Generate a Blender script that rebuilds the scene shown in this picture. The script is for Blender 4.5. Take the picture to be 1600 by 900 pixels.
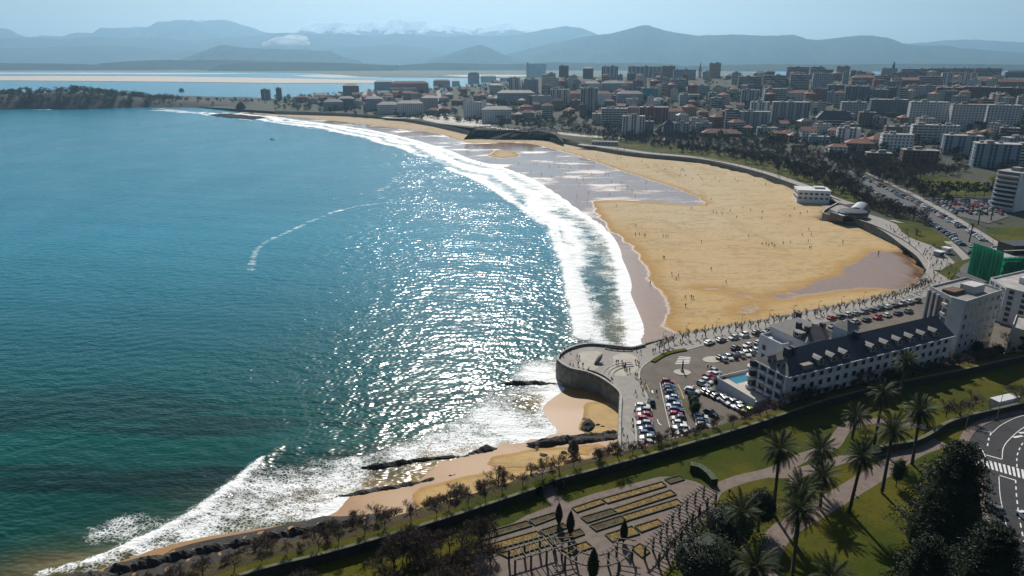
import bpy, bmesh, math, random
import numpy as np
from mathutils import Vector, Matrix
from mathutils.geometry import delaunay_2d_cdt

for _o in list(bpy.data.objects):
    bpy.data.objects.remove(_o)
SC = bpy.context.scene
COL = SC.collection
RAD = math.radians

# ------------------------------------------------------------------ camera, sky, sun, exposure
CAM_Z, PITCH, FPX = 100.0, RAD(18.5), 1067.0
cam_data = bpy.data.cameras.new('camera')
cam_data.lens, cam_data.sensor_width = 24.0, 36.0
cam_data.clip_start, cam_data.clip_end = 1.0, 90000.0
cam = bpy.data.objects.new('camera', cam_data)
COL.objects.link(cam)
cam.location = (0, 0, CAM_Z)
cam.rotation_euler = (RAD(90) - PITCH, 0, 0)
SC.camera = cam

SUN_EL, SUN_AZ = RAD(40), RAD(-4)          # azimuth from +Y towards +X
world = bpy.data.worlds.new('World')
SC.world = world
world.use_nodes = True
wn = world.node_tree
wn.nodes.clear()
sky = wn.nodes.new('ShaderNodeTexSky')
sky.sky_type = 'NISHITA'
sky.sun_disc = False
sky.sun_elevation = SUN_EL
sky.sun_rotation = SUN_AZ
sky.altitude = 0
sky.air_density, sky.dust_density, sky.ozone_density = 1.0, 1.0, 2.0
bg = wn.nodes.new('ShaderNodeBackground')
bg.inputs['Strength'].default_value = 0.055
wo = wn.nodes.new('ShaderNodeOutputWorld')
wn.links.new(sky.outputs[0], bg.inputs[0])
wn.links.new(bg.outputs[0], wo.inputs[0])

sun_data = bpy.data.lights.new('sun', 'SUN')
sun_data.energy = 5.0
sun_data.angle = RAD(0.53)
sun_data.color = (1.0, 0.955, 0.88)
sun = bpy.data.objects.new('sun', sun_data)
COL.objects.link(sun)
_sd = Vector((math.sin(SUN_AZ) * math.cos(SUN_EL), math.cos(SUN_AZ) * math.cos(SUN_EL), math.sin(SUN_EL)))
sun.rotation_euler = (-_sd).to_track_quat('-Z', 'Y').to_euler()
sun.location = _sd * 500

vs = SC.view_settings
vs.view_transform, vs.look, vs.gamma, vs.exposure = 'Standard', 'None', 1.0, 0.2
vs.use_curve_mapping = False
SC.cycles.max_bounces = 6
SC.cycles.diffuse_bounces = 2
SC.cycles.glossy_bounces = 2
SC.cycles.transparent_max_bounces = 12
SC.cycles.volume_bounces = 0
SC.cycles.sample_clamp_indirect = 4

# ------------------------------------------------------------------ survey helpers: picture measurements to ground positions
def ray(px, py):
    u, v = (px - 800) / FPX, (450 - py) / FPX
    return Vector((u, math.cos(PITCH) + v * math.sin(PITCH), -math.sin(PITCH) + v * math.cos(PITCH)))

def P(px, py, z=0.0):
    d = ray(px, py)
    t = (z - CAM_Z) / d.z
    return Vector((d.x * t, d.y * t, z))

def PD(px, py, depth):
    """point on the sight line at horizontal distance depth (for far ridges)"""
    d = ray(px, py)
    t = depth / d.y
    return Vector((d.x * t, d.y * t, CAM_Z + d.z * t))

def proj(v):
    dz = v[2] - CAM_Z
    f = v[1] * math.cos(PITCH) - dz * math.sin(PITCH)
    return 800 + FPX * v[0] / f, 450 - FPX * (v[1] * math.sin(PITCH) + dz * math.cos(PITCH)) / f

def height_to(x, y, py):
    lo, hi = -60.0, 600.0
    for _ in range(50):
        m = (lo + hi) / 2
        if y * math.cos(PITCH) - (m - CAM_Z) * math.sin(PITCH) > 0 and proj((x, y, m))[1] > py:
            lo = m
        else:
            hi = m
    return m

def poly(pts, z=0.0):
    return [P(a, b, z).xy for a, b in pts]

# ------------------------------------------------------------------ materials
MATS = {}
def new_mat(name):
    m = bpy.data.materials.new(name)
    m.use_nodes = True
    nt = m.node_tree
    b = nt.nodes['Principled BSDF']
    MATS[name] = m
    return m, nt, b

def _noise(nt, scale, detail=4, rough=0.6, vec=None, dim='3D'):
    n = nt.nodes.new('ShaderNodeTexNoise')
    n.inputs['Scale'].default_value = scale
    n.inputs['Detail'].default_value = detail
    n.inputs['Roughness'].default_value = rough
    if vec is not None:
        nt.links.new(vec, n.inputs['Vector'])
    return n

def _ramp(nt, fac, stops, interp='LINEAR'):
    r = nt.nodes.new('ShaderNodeValToRGB')
    r.color_ramp.interpolation = interp
    el = r.color_ramp.elements
    while len(el) < len(stops):
        el.new(0.5)
    for e, (p, c) in zip(el, stops):
        e.position = p
        e.color = (c, c, c, 1) if isinstance(c, (int, float)) else (*c, 1)
    nt.links.new(fac, r.inputs[0])
    return r

def _math(nt, op, a, b=None, c=None, clamp=False):
    n = nt.nodes.new('ShaderNodeMath')
    n.operation = op
    n.use_clamp = clamp
    for i, v in enumerate((a, b, c)):
        if v is None:
            continue
        if isinstance(v, (int, float)):
            n.inputs[i].default_value = v
        else:
            nt.links.new(v, n.inputs[i])
    return n.outputs[0]

def _smooth(nt, v, a, b, lo=0.0, hi=1.0):
    n = nt.nodes.new('ShaderNodeMapRange')
    n.interpolation_type = 'SMOOTHSTEP'
    nt.links.new(v, n.inputs['Value'])
    n.inputs['From Min'].default_value, n.inputs['From Max'].default_value = a, b
    n.inputs['To Min'].default_value, n.inputs['To Max'].default_value = lo, hi
    return n.outputs[0]

def _mix(nt, fac, a, b):
    n = nt.nodes.new('ShaderNodeMix')
    n.data_type = 'RGBA'
    for i, v in ((0, fac), (6, a), (7, b)):
        if isinstance(v, (int, float)):
            n.inputs[i].default_value = v
        elif isinstance(v, tuple):
            n.inputs[i].default_value = (*v, 1)
        else:
            nt.links.new(v, n.inputs[i])
    return n.outputs[2]

def _attr(nt, name):
    n = nt.nodes.new('ShaderNodeAttribute')
    n.attribute_name = name
    return n.outputs['Fac']

def _pos(nt):
    return nt.nodes.new('ShaderNodeNewGeometry').outputs['Position']

def _map(nt, vec, scale, rot=0.0):
    n = nt.nodes.new('ShaderNodeMapping')
    n.inputs['Scale'].default_value = scale
    n.inputs['Rotation'].default_value = (0, 0, rot)
    nt.links.new(vec, n.inputs['Vector'])
    return n.outputs[0]

def _bump(nt, h, dist, strength=1.0, normal=None):
    n = nt.nodes.new('ShaderNodeBump')
    n.inputs['Distance'].default_value = dist
    n.inputs['Strength'].default_value = strength
    nt.links.new(h, n.inputs['Height'])
    if normal is not None:
        nt.links.new(normal, n.inputs['Normal'])
    return n.outputs[0]

def mat(name, c, rough=0.8, vary=0.25, scale=0.5, c2=None, bump=0.0, bscale=2.0, metal=0.0, spec=0.35, objvar=0.0, coat=0.0):
    """plain surface: colour broken up by noise in metres, optional relief and per-object variation"""
    if name in MATS:
        return MATS[name]
    m, nt, b = new_mat(name)
    pos = _pos(nt)
    n = _noise(nt, scale, 5, 0.65, pos)
    lo = tuple(x * (1 - vary) for x in c)
    hi = c2 if c2 else tuple(min(1, x * (1 + vary)) for x in c)
    col = _ramp(nt, n.outputs['Fac'], [(0.3, lo), (0.7, hi)]).outputs[0]
    if objvar:
        oi = nt.nodes.new('ShaderNodeObjectInfo')
        v = nt.nodes.new('ShaderNodeHueSaturation')
        nt.links.new(_math(nt, 'MULTIPLY_ADD', oi.outputs['Random'], objvar, 1 - objvar / 2), v.inputs['Value'])
        nt.links.new(col, v.inputs['Color'])
        col = v.outputs[0]
    nt.links.new(col, b.inputs['Base Color'])
    b.inputs['Roughness'].default_value = rough
    b.inputs['Metallic'].default_value = metal
    b.inputs['Specular IOR Level'].default_value = spec
    b.inputs['Coat Weight'].default_value = coat
    b.inputs['Coat Roughness'].default_value = 0.08
    if bump:
        nb = _noise(nt, bscale, 4, 0.6, pos)
        nt.links.new(_bump(nt, nb.outputs['Fac'], bump), b.inputs['Normal'])
    return m

def leafmat(name, c, c2, trans=0.25, objvar=0.3):
    if name in MATS:
        return MATS[name]
    m, nt, b = new_mat(name)
    pos = _pos(nt)
    n = _noise(nt, 0.9, 4, 0.6, pos)
    col = _ramp(nt, n.outputs['Fac'], [(0.3, c), (0.7, c2)]).outputs[0]
    oi = nt.nodes.new('ShaderNodeObjectInfo')
    v = nt.nodes.new('ShaderNodeHueSaturation')
    nt.links.new(_math(nt, 'MULTIPLY_ADD', oi.outputs['Random'], objvar, 1 - objvar / 2), v.inputs['Value'])
    nt.links.new(col, v.inputs['Color'])
    nt.links.new(v.outputs[0], b.inputs['Base Color'])
    b.inputs['Roughness'].default_value = 0.6
    b.inputs['Specular IOR Level'].default_value = 0.2
    tr = nt.nodes.new('ShaderNodeBsdfTranslucent')
    nt.links.new(v.outputs[0], tr.inputs['Color'])
    mx = nt.nodes.new('ShaderNodeMixShader')
    mx.inputs[0].default_value = trans
    nt.links.new(b.outputs[0], mx.inputs[1])
    nt.links.new(tr.outputs[0], mx.inputs[2])
    nt.links.new(mx.outputs[0], nt.nodes['Material Output'].inputs['Surface'])
    return m

# ------------------------------------------------------------------ mesh helpers
class MB:
    """collects faces in world or local metres and links them as one mesh object"""
    def __init__(s):
        s.v, s.f, s.m = [], [], []
    def face(s, pts, m=0):
        i = len(s.v)
        s.v += [tuple(p) for p in pts]
        s.f.append(tuple(range(i, i + len(pts))))
        s.m.append(m)
    def raw(s, vs_, fs, m=0):
        i = len(s.v)
        s.v += [tuple(p) for p in vs_]
        for f in fs:
            s.f.append(tuple(j + i for j in f))
            s.m.append(m)
    def box(s, cx, cy, z0, sx, sy, h, a=0.0, m=0, top=1.0):
        ca, sa = math.cos(a), math.sin(a)
        vs_ = []
        for k, (z, t) in enumerate(((z0, 1.0), (z0 + h, top))):
            for dx, dy in ((-1, -1), (1, -1), (1, 1), (-1, 1)):
                x, y = dx * sx / 2 * t, dy * sy / 2 * t
                vs_.append((cx + x * ca - y * sa, cy + x * sa + y * ca, z))
        s.raw(vs_, [(3, 2, 1, 0), (4, 5, 6, 7), (0, 1, 5, 4), (1, 2, 6, 5), (2, 3, 7, 6), (3, 0, 4, 7)], m)
    def prism(s, pts, z0, z1, m=0, mtop=None, cap=True):
        n = len(pts)
        area = sum(pts[i][0] * pts[(i + 1) % n][1] - pts[(i + 1) % n][0] * pts[i][1] for i in range(n))
        if area < 0:
            pts = list(reversed(pts))
        vs_ = [(p[0], p[1], z0) for p in pts] + [(p[0], p[1], z1) for p in pts]
        s.raw(vs_, [(i, (i + 1) % n, n + (i + 1) % n, n + i) for i in range(n)], m)
        if cap:
            s.raw(vs_[n:], [tuple(range(n))], m if mtop is None else mtop)
    def tube(s, pts, rads, n=6, m=0, cap=True):
        rings = []
        prev = None
        for i, p in enumerate(pts):
            p = Vector(p)
            d = (Vector(pts[min(i + 1, len(pts) - 1)]) - Vector(pts[max(i - 1, 0)]))
            d = d.normalized() if d.length > 1e-9 else Vector((0, 0, 1))
            u = d.cross(Vector((0, 0, 1)))
            if u.length < 1e-3:
                u = d.cross(Vector((0, 1, 0)))
            u.normalize()
            w = u.cross(d)
            r = rads[i] if not isinstance(rads, (int, float)) else rads
            rings.append([p + (u * math.cos(2 * math.pi * k / n) + w * math.sin(2 * math.pi * k / n)) * r for k in range(n)])
        b = len(s.v)
        for rg in rings:
            s.v += [tuple(q) for q in rg]
        for i in range(len(rings) - 1):
            for k in range(n):
                a0, a1 = b + i * n + k, b + i * n + (k + 1) % n
                s.f.append((a0, a0 + n, a1 + n, a1))
                s.m.append(m)
        if cap and n > 2:
            s.f.append(tuple(b + k for k in range(n)))
            s.f.append(tuple(b + (len(rings) - 1) * n + k for k in reversed(range(n))))
            s.m += [m, m]
    def lathe(s, prof, c=(0, 0, 0), n=12, m=0):
        b = len(s.v)
        for r, z in prof:
            s.v += [(c[0] + r * math.cos(2 * math.pi * k / n), c[1] + r * math.sin(2 * math.pi * k / n), c[2] + z) for k in range(n)]
        for i in range(len(prof) - 1):
            for k in range(n):
                a0, a1 = b + i * n + k, b + i * n + (k + 1) % n
                s.f.append((a0, a1, a1 + n, a0 + n))
                s.m.append(m)
        s.f.append(tuple(b + (len(prof) - 1) * n + k for k in range(n)))
        s.m.append(m)
    def mesh(s, name, mats, smooth=False):
        me = bpy.data.meshes.new(name)
        me.from_pydata(s.v, [], s.f)
        for mm in (mats if isinstance(mats, (list, tuple)) else [mats]):
            me.materials.append(mm)
        if len(me.materials) > 1:
            me.polygons.foreach_set('material_index', s.m)
        if smooth:
            me.polygons.foreach_set('use_smooth', [True] * len(me.polygons))
        me.update()
        return me
    def build(s, name, mats, parent=None, smooth=False):
        return link(name, s.mesh(name, mats, smooth), parent)

def link(name, me, parent=None, loc=None, rz=0.0, sc=None):
    o = bpy.data.objects.new(name, me)
    COL.objects.link(o)
    if parent is not None:
        o.parent = parent
    if loc is not None:
        o.location = loc
    if rz:
        o.rotation_euler = (0, 0, rz)
    if sc is not None:
        o.scale = (sc, sc, sc) if isinstance(sc, (int, float)) else sc
    return o

def tag(o, label=None, cat=None, group=None, kind=None):
    for k, v in (('label', label), ('category', cat), ('group', group), ('kind', kind)):
        if v:
            o[k] = v
    return o

def empty(name, loc=(0, 0, 0), rz=0.0, sc=None):
    o = bpy.data.objects.new(name, None)
    COL.objects.link(o)
    o.location = loc
    o.rotation_euler = (0, 0, rz)
    if sc is not None:
        o.scale = (sc, sc, sc) if isinstance(sc, (int, float)) else sc
    return o

def struct(o):
    o['kind'] = 'structure'
    return o

def inside(pts, x, y):
    """vectorised point in polygon"""
    x, y = np.asarray(x, float), np.asarray(y, float)
    r = np.zeros(x.shape, bool)
    n = len(pts)
    for i in range(n):
        x0, y0 = pts[i]
        x1, y1 = pts[(i + 1) % n]
        if y0 == y1:
            continue
        c = ((y0 > y) != (y1 > y)) & (x < (x1 - x0) * (y - y0) / (y1 - y0) + x0)
        r ^= c
    return r

def dist_line(pts, x, y, closed=False):
    x, y = np.asarray(x, float), np.asarray(y, float)
    best = np.full(x.shape, 1e9)
    n = len(pts)
    for i in range(n if closed else n - 1):
        x0, y0 = pts[i]
        x1, y1 = pts[(i + 1) % n]
        dx, dy = x1 - x0, y1 - y0
        L = dx * dx + dy * dy + 1e-12
        t = np.clip(((x - x0) * dx + (y - y0) * dy) / L, 0, 1)
        best = np.minimum(best, np.hypot(x - x0 - t * dx, y - y0 - t * dy))
    return best

def sdist(pts, x, y):
    d = dist_line(pts, x, y, True)
    return np.where(inside(pts, x, y), d, -d)

def spline(pts, step=4.0, closed=False):
    """smooth curve through 2-D points, resampled"""
    pts = [Vector(p[:2]) for p in pts]
    n = len(pts)
    out = []
    rng = range(n if closed else n - 1)
    for i in rng:
        p1, p2 = pts[i], pts[(i + 1) % n]
        p0 = pts[(i - 1) % n] if closed or i > 0 else p1 * 2 - p2
        p3 = pts[(i + 2) % n] if closed or i + 2 < n else p2 * 2 - p1
        k = max(1, int((p2 - p1).length / step))
        for j in range(k):
            t = j / k
            out.append(0.5 * ((2 * p1) + (p2 - p0) * t + (2 * p0 - 5 * p1 + 4 * p2 - p3) * t * t + (3 * p1 - p0 - 3 * p2 + p3) * t ** 3))
    if not closed:
        out.append(pts[-1])
    return out

def offset_line(pts, d):
    out = []
    for i, p in enumerate(pts):
        a, b = pts[max(i - 1, 0)], pts[min(i + 1, len(pts) - 1)]
        t = (Vector(b) - Vector(a)).normalized()
        out.append(Vector((p[0] - t.y * d, p[1] + t.x * d)))
    return out

def sheet_mesh(name, pts, zf, spacing, extra=None):
    """a draped sheet: outline kept, interior filled with points every spacing metres"""
    pts = [Vector(p[:2]) for p in pts]
    n = len(pts)
    X = np.array([p[0] for p in pts]); Y = np.array([p[1] for p in pts])
    vs_ = list(pts)
    if spacing:
        gx, gy = np.meshgrid(np.arange(X.min() + spacing / 2, X.max(), spacing), np.arange(Y.min() + spacing / 2, Y.max(), spacing))
        gx, gy = gx.ravel(), gy.ravel()
        ok = inside(pts, gx, gy) & (dist_line(pts, gx, gy, True) > spacing * 0.35)
        vs_ += [Vector((a, b)) for a, b in zip(gx[ok], gy[ok])]
    if extra is not None:
        vs_ += [Vector(p) for p in extra]
    v, e, f, *_r = delaunay_2d_cdt(vs_, [], [list(range(n))], 1, 1e-4)
    co = np.array([(p[0], p[1]) for p in v])
    z = zf(co[:, 0], co[:, 1]) if callable(zf) else np.full(len(co), float(zf))
    me = bpy.data.meshes.new(name)
    me.from_pydata([(a[0], a[1], c) for a, c in zip(co, z)], [], [tuple(q) for q in f])
    if len(me.polygons):
        nz = me.polygons[0].normal.z
        if nz < 0:
            me.flip_normals()
    return me, co

def sheet(name, pts, zf, spacing, material, parent=None, attrs=None):
    me, co = sheet_mesh(name, pts, zf, spacing)
    me.materials.append(material)
    for k, fn in (attrs or {}).items():
        at = me.attributes.new(k, 'FLOAT', 'POINT')
        at.data.foreach_set('value', np.asarray(fn(co[:, 0], co[:, 1]), np.float32))
    me.polygons.foreach_set('use_smooth', [True] * len(me.polygons))
    return link(name, me, parent)

def ribbon(mb, line, w0, w1, z, m=0, zf=None):
    """a flat strip along a line between offsets w0 and w1"""
    a, b = offset_line(line, w0), offset_line(line, w1)
    for i in range(len(line) - 1):
        q = [a[i], a[i + 1], b[i + 1], b[i]]
        if w0 > w1:
            q = q[::-1]
        q = q[::-1] if w0 < w1 else q
        zz = [z if zf is None else float(zf(p.x, p.y)) + z for p in q]
        fc = [(p.x, p.y, c) for p, c in zip(q, zz)]
        nrm = (Vector(fc[1]) - Vector(fc[0])).cross(Vector(fc[2]) - Vector(fc[0]))
        mb.face(fc if nrm.z > 0 else fc[::-1], m)

def wall_along(mb, line, thick, z0, z1, m=0, mtop=None):
    """an upright wall of some thickness along a line"""
    a, b = offset_line(line, thick / 2), offset_line(line, -thick / 2)
    n = len(line)
    mt = m if mtop is None else mtop
    f0 = z0 if callable(z0) else (lambda i: z0)
    f1 = z1 if callable(z1) else (lambda i: z1)
    for i in range(n - 1):
        a0, a1, b0, b1 = a[i], a[i + 1], b[i], b[i + 1]
        l0, l1, h0, h1 = f0(i), f0(i + 1), f1(i), f1(i + 1)
        mb.face([(a1.x, a1.y, l1), (a0.x, a0.y, l0), (a0.x, a0.y, h0), (a1.x, a1.y, h1)], m)
        mb.face([(b0.x, b0.y, l0), (b1.x, b1.y, l1), (b1.x, b1.y, h1), (b0.x, b0.y, h0)], m)
        mb.face([(a0.x, a0.y, h0), (b0.x, b0.y, h0), (b1.x, b1.y, h1), (a1.x, a1.y, h1)], mt)
    for i, s in ((0, 1), (n - 1, -1)):
        q = [(a[i].x, a[i].y, f0(i)), (b[i].x, b[i].y, f0(i)), (b[i].x, b[i].y, f1(i)), (a[i].x, a[i].y, f1(i))]
        mb.face(q if s > 0 else q[::-1], m)

ORD = ['first', 'second', 'third', 'fourth', 'fifth', 'sixth', 'seventh', 'eighth', 'ninth', 'tenth', 'eleventh', 'twelfth', 'thirteenth', 'fourteenth',
       'fifteenth', 'sixteenth', 'seventeenth', 'eighteenth', 'nineteenth', 'twentieth']
def ordinal(i):
    tens = ['', '', 'twenty', 'thirty', 'forty', 'fifty', 'sixty', 'seventy', 'eighty', 'ninety']
    i += 1
    if i <= 20:
        return ORD[i - 1]
    if i < 100:
        return tens[i // 10] + '-' + ORD[i % 10 - 1] if i % 10 else tens[i // 10][:-1] + 'ieth'
    return 'one-hundred-and-' + ordinal(i - 101) if i > 100 else 'hundredth'
RNG = random.Random(7)
# ------------------------------------------------------------------ coast lines (surveyed)
def ext(pts, z=0.0):
    return [tuple(P(a, b, z).xy) for a, b in pts]

WATER = ext([(1012, 548), (1004, 541), (1001, 505), (986, 455), (973, 402), (951, 362), (923, 340), (906, 330), (887, 315), (859, 296), (827, 277), (784, 261),
             (737, 249), (700, 234), (650, 219), (590, 205), (540, 197), (470, 188), (430, 182), (395, 179), (372, 176)])
PROM = ext([(372, 171), (430, 175), (540, 179), (620, 185), (680, 195), (735, 207), (800, 212), (860, 217), (940, 233), (1000, 242), (1100, 252), (1180, 270),
            (1245, 292), (1312, 316)], 4) + ext([(1285, 335), (1330, 342), (1370, 355), (1410, 375), (1440, 396), (1452, 414), (1447, 430), (1430, 447), (1380, 465),
            (1300, 482), (1200, 502), (1120, 516), (1060, 528), (1008, 541)], 5)
BEACH = [tuple(p) for p in WATER] + PROM
WATER_S = [tuple(p) for p in spline(WATER, 12)]

# dry parts of the sand, and the wet pool by the far promenade bend
DRY = [ext(q, 1.0) for q in (
    [(1065, 540), (1063, 520), (1043, 507), (1048, 487), (1033, 460), (1013, 437), (1013, 413), (990, 383), (950, 353), (930, 327), (925, 313), (965, 311), (1010, 314),
     (1060, 319), (1095, 319), (1101, 316), (1085, 305), (1050, 292), (1000, 276), (960, 263), (930, 252), (890, 240), (850, 229), (815, 222), (850, 210), (940, 225),
     (1100, 240), (1245, 280), (1330, 310), (1300, 330), (1480, 390), (1480, 450), (1300, 500), (1120, 540)],
    [(762, 242), (775, 234), (805, 236), (812, 244), (785, 247)],
    [(372, 170), (540, 172), (640, 180), (735, 200), (860, 210), (860, 217), (815, 223), (780, 222), (740, 224), (715, 219), (690, 209), (640, 201), (590, 196), (540, 190),
     (480, 184), (435, 180), (400, 177)])]
POOL = ext([(1365, 393), (1425, 398), (1442, 435), (1405, 451), (1330, 451), (1290, 457), (1230, 462), (1190, 472), (1165, 487), (1150, 488), (1190, 465), (1250, 449),
            (1310, 431), (1345, 405)], 1.0)
STREAM = ext([(1100, 448), (1130, 452), (1165, 460), (1190, 468), (1230, 463)], 1.0)

def beach_z(x, y):
    d = dist_line(WATER_S, x, y)
    ins = inside(BEACH, x, y)
    return np.where(ins, np.minimum(0.011 * d, 2.0) + 0.02, -0.05 * d + 0.02)

def dry_field(x, y):
    d = np.full(np.shape(x), -40.0)
    for q in DRY:
        d = np.maximum(d, sdist(q, x, y))
    d = np.minimum(d, -sdist(POOL, x, y))
    d = np.minimum(d, dist_line(STREAM, x, y) - 2.0)
    return np.clip(d, -25, 25)

def sand_material(name, near=False):
    m, nt, b = new_mat(name)
    pos = _pos(nt)
    dry = _attr(nt, 'dry')
    wob = _noise(nt, 0.05, 5, 0.6, pos).outputs['Fac']
    d = _math(nt, 'ADD', dry, _math(nt, 'MULTIPLY_ADD', wob, 14.0, -7.0))
    isdry = _smooth(nt, d, -1.6, 1.6)
    damp = _smooth(nt, d, 0.0, 9.0)
    big = _noise(nt, 0.012, 4, 0.6, _map(nt, pos, (1, 0.6, 1))).outputs['Fac']
    fine = _noise(nt, 0.35, 6, 0.7, pos).outputs['Fac']
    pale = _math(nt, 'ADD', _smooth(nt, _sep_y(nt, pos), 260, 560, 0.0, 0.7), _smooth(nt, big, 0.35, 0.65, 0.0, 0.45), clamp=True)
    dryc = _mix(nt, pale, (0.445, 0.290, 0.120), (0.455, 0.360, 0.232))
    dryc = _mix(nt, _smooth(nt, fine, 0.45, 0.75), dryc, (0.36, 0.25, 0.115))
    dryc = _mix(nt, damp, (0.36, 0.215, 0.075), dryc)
    # tracks and weed lines left by the tide
    trk = _noise(nt, 0.03, 7, 0.7, _map(nt, pos, (0.5, 1.6, 1), 0.5)).outputs['Fac']
    line = _smooth(nt, _math(nt, 'ABSOLUTE', _math(nt, 'SUBTRACT', trk, 0.52)), 0.018, 0.0)
    dryc = _mix(nt, _math(nt, 'MULTIPLY', line, 0.55), dryc, (0.20, 0.15, 0.09))
    strk = _noise(nt, 0.022, 6, 0.7, _map(nt, pos, (1.5, 0.35, 1), 0.85)).outputs['Fac']
    dryc = _mix(nt, _math(nt, 'MULTIPLY', _smooth(nt, strk, 0.52, 0.68), 0.5), dryc, (0.30, 0.205, 0.095))
    foot = _noise(nt, 0.9, 4, 0.75, pos).outputs['Fac']
    dryc = _mix(nt, _math(nt, 'MULTIPLY', _smooth(nt, foot, 0.58, 0.72), _math(nt, 'MULTIPLY', _smooth(nt, big, 0.42, 0.6), 0.4)), dryc, (0.24, 0.17, 0.085))
    # the wet flat: firm brown sand; foam and water-film glare painted into its colour
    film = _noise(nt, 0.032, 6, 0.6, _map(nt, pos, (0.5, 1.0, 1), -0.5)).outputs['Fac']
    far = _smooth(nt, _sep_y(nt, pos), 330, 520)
    foam_glare = _math(nt, 'MULTIPLY', _smooth(nt, film, 0.49, 0.68), far)
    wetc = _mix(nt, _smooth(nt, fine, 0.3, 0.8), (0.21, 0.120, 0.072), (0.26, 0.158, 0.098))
    wetc = _mix(nt, _math(nt, 'MULTIPLY', foam_glare, 0.38), wetc, (0.62, 0.57, 0.52))
    if near:
        wetc = _mix(nt, 0.85, wetc, (0.27, 0.135, 0.034))
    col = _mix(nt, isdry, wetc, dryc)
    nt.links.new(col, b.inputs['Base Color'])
    nt.links.new(_mix(nt, isdry, _mix(nt, foam_glare, (0.5,) * 3 if near else _mix(nt, far, (0.28,) * 3, (0.13,) * 3), (0.5,) * 3), (0.95,) * 3), b.inputs['Roughness'])
    nt.links.new(_mix(nt, isdry, ((0.22 if near else 0.5),) * 3, (0.1,) * 3), b.inputs['Specular IOR Level'])
    h = _math(nt, 'ADD', _math(nt, 'MULTIPLY', fine, isdry), _math(nt, 'MULTIPLY', fine, 0.06))
    nt.links.new(_bump(nt, h, 0.30), b.inputs['Normal'])
    return m

def _sep_y(nt, pos):
    s = nt.nodes.new('ShaderNodeSeparateXYZ')
    nt.links.new(pos, s.inputs[0])
    return s.outputs['Y']

# the beach sheet runs a little under the sea and under the promenade
_wout = offset_line([Vector(p) for p in WATER], 14.0)
_wout = [p for p in _wout]
if inside(BEACH, [_wout[5].x], [_wout[5].y])[0]:
    _wout = offset_line([Vector(p) for p in WATER], -14.0)
_pin = offset_line(spline([Vector(p) for p in PROM], 8), 6.0)
if sum(inside(BEACH, [p.x for p in _pin], [p.y for p in _pin])) > len(_pin) / 2:
    _pin = offset_line(spline([Vector(p) for p in PROM], 8), -6.0)
_beach_outline = [tuple(p) for p in spline(_wout, 10)] + [tuple(p) for p in _pin[2:-2]]
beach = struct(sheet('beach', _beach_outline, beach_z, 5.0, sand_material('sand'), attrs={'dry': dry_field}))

# ------------------------------------------------------------------ terrain of the town
_ctl = []
def cp(px, py, z):
    q = P(px, py, z)
    _ctl.append((q.x, q.y, z))
for c in [(380, 171, 5), (430, 174, 5), (540, 178, 5), (620, 184, 5), (680, 193, 6), (735, 203, 11), (800, 206, 12), (860, 212, 8), (940, 230, 5), (1000, 240, 5), (1100, 250, 5),
          (1180, 268, 5), (1245, 290, 5), (1320, 318, 5), (1450, 400, 5), (1500, 440, 5.5), (1560, 500, 5.8), (1600, 540, 6), (1380, 330, 5), (1500, 380, 5.5), (1600, 420, 6),
          (1340, 280, 6), (1450, 290, 6.5), (1590, 330, 7), (1400, 240, 8), (1590, 260, 9), (1200, 225, 8), (1000, 200, 12), (900, 190, 14), (1700, 300, 9), (1700, 400, 7),
          (1300, 200, 16), (1500, 205, 17), (1680, 205, 17), (1100, 180, 20), (900, 160, 30), (800, 170, 20), (700, 160, 21), (600, 160, 16), (520, 160, 12), (760, 185, 12),
          (1300, 150, 39), (1500, 160, 36), (1680, 160, 36), (1100, 140, 42), (1000, 135, 47), (900, 128, 52), (830, 125, 52), (700, 138, 32), (640, 140, 24), (560, 145, 16),
          (480, 150, 10), (420, 158, 7), (1250, 118, 60), (1400, 116, 62), (1500, 118, 60), (1650, 118, 60), (1100, 122, 57), (1000, 120, 59), (900, 119, 60), (830, 121, 57)]:
    cp(*c)
for x, y, z in [(-300, 2300, 2), (0, 2300, 6), (300, 2500, 25), (700, 2700, 30), (1300, 2700, 35), (1900, 2400, 40), (-500, 1900, 2), (-250, 2000, 6), (2100, 1600, 45), (1700, 1100, 25), (1500, 700, 12), (1100, 400, 9),
                (700, 3200, 5), (1500, 3300, 5), (0, 2700, 2), (600, 250, 8), (420, 230, 7)]:
    _ctl.append((x, y, z))
_C = np.array(_ctl)
_N = len(_C)
_A = np.zeros((_N + 3, _N + 3))
_A[:_N, :_N] = np.hypot(_C[:, None, 0] - _C[None, :, 0], _C[:, None, 1] - _C[None, :, 1]) / 1000
_A[:_N, _N] = 1; _A[:_N, _N + 1:] = _C[:, :2] / 1000
_A[_N:, :_N] = _A[:_N, _N:].T
_A[np.arange(_N), np.arange(_N)] -= 0.004
_W = np.linalg.solve(_A, np.concatenate([_C[:, 2], np.zeros(3)]))
GX0, GY0, GS = -1000.0, 150.0, 10.0
_gx = np.arange(GX0, 2600, GS); _gy = np.arange(GY0, 3600, GS)
_mx, _my = np.meshgrid(_gx, _gy)
HG = _W[_N] + _W[_N + 1] * _mx / 1000 + _W[_N + 2] * _my / 1000
for _i in range(_N):
    HG += _W[_i] * np.hypot(_mx - _C[_i, 0], _my - _C[_i, 1]) / 1000
HG = np.maximum(HG, 1.5)
def H(x, y):
    x, y = np.asarray(x, float), np.asarray(y, float)
    fx = np.clip((x - GX0) / GS, 0, HG.shape[1] - 1.001); fy = np.clip((y - GY0) / GS, 0, HG.shape[0] - 1.001)
    i, j = fx.astype(int), fy.astype(int)
    u, v = fx - i, fy - j
    return (HG[j, i] * (1 - u) + HG[j, i + 1] * u) * (1 - v) + (HG[j + 1, i] * (1 - u) + HG[j + 1, i + 1] * u) * v
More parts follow.
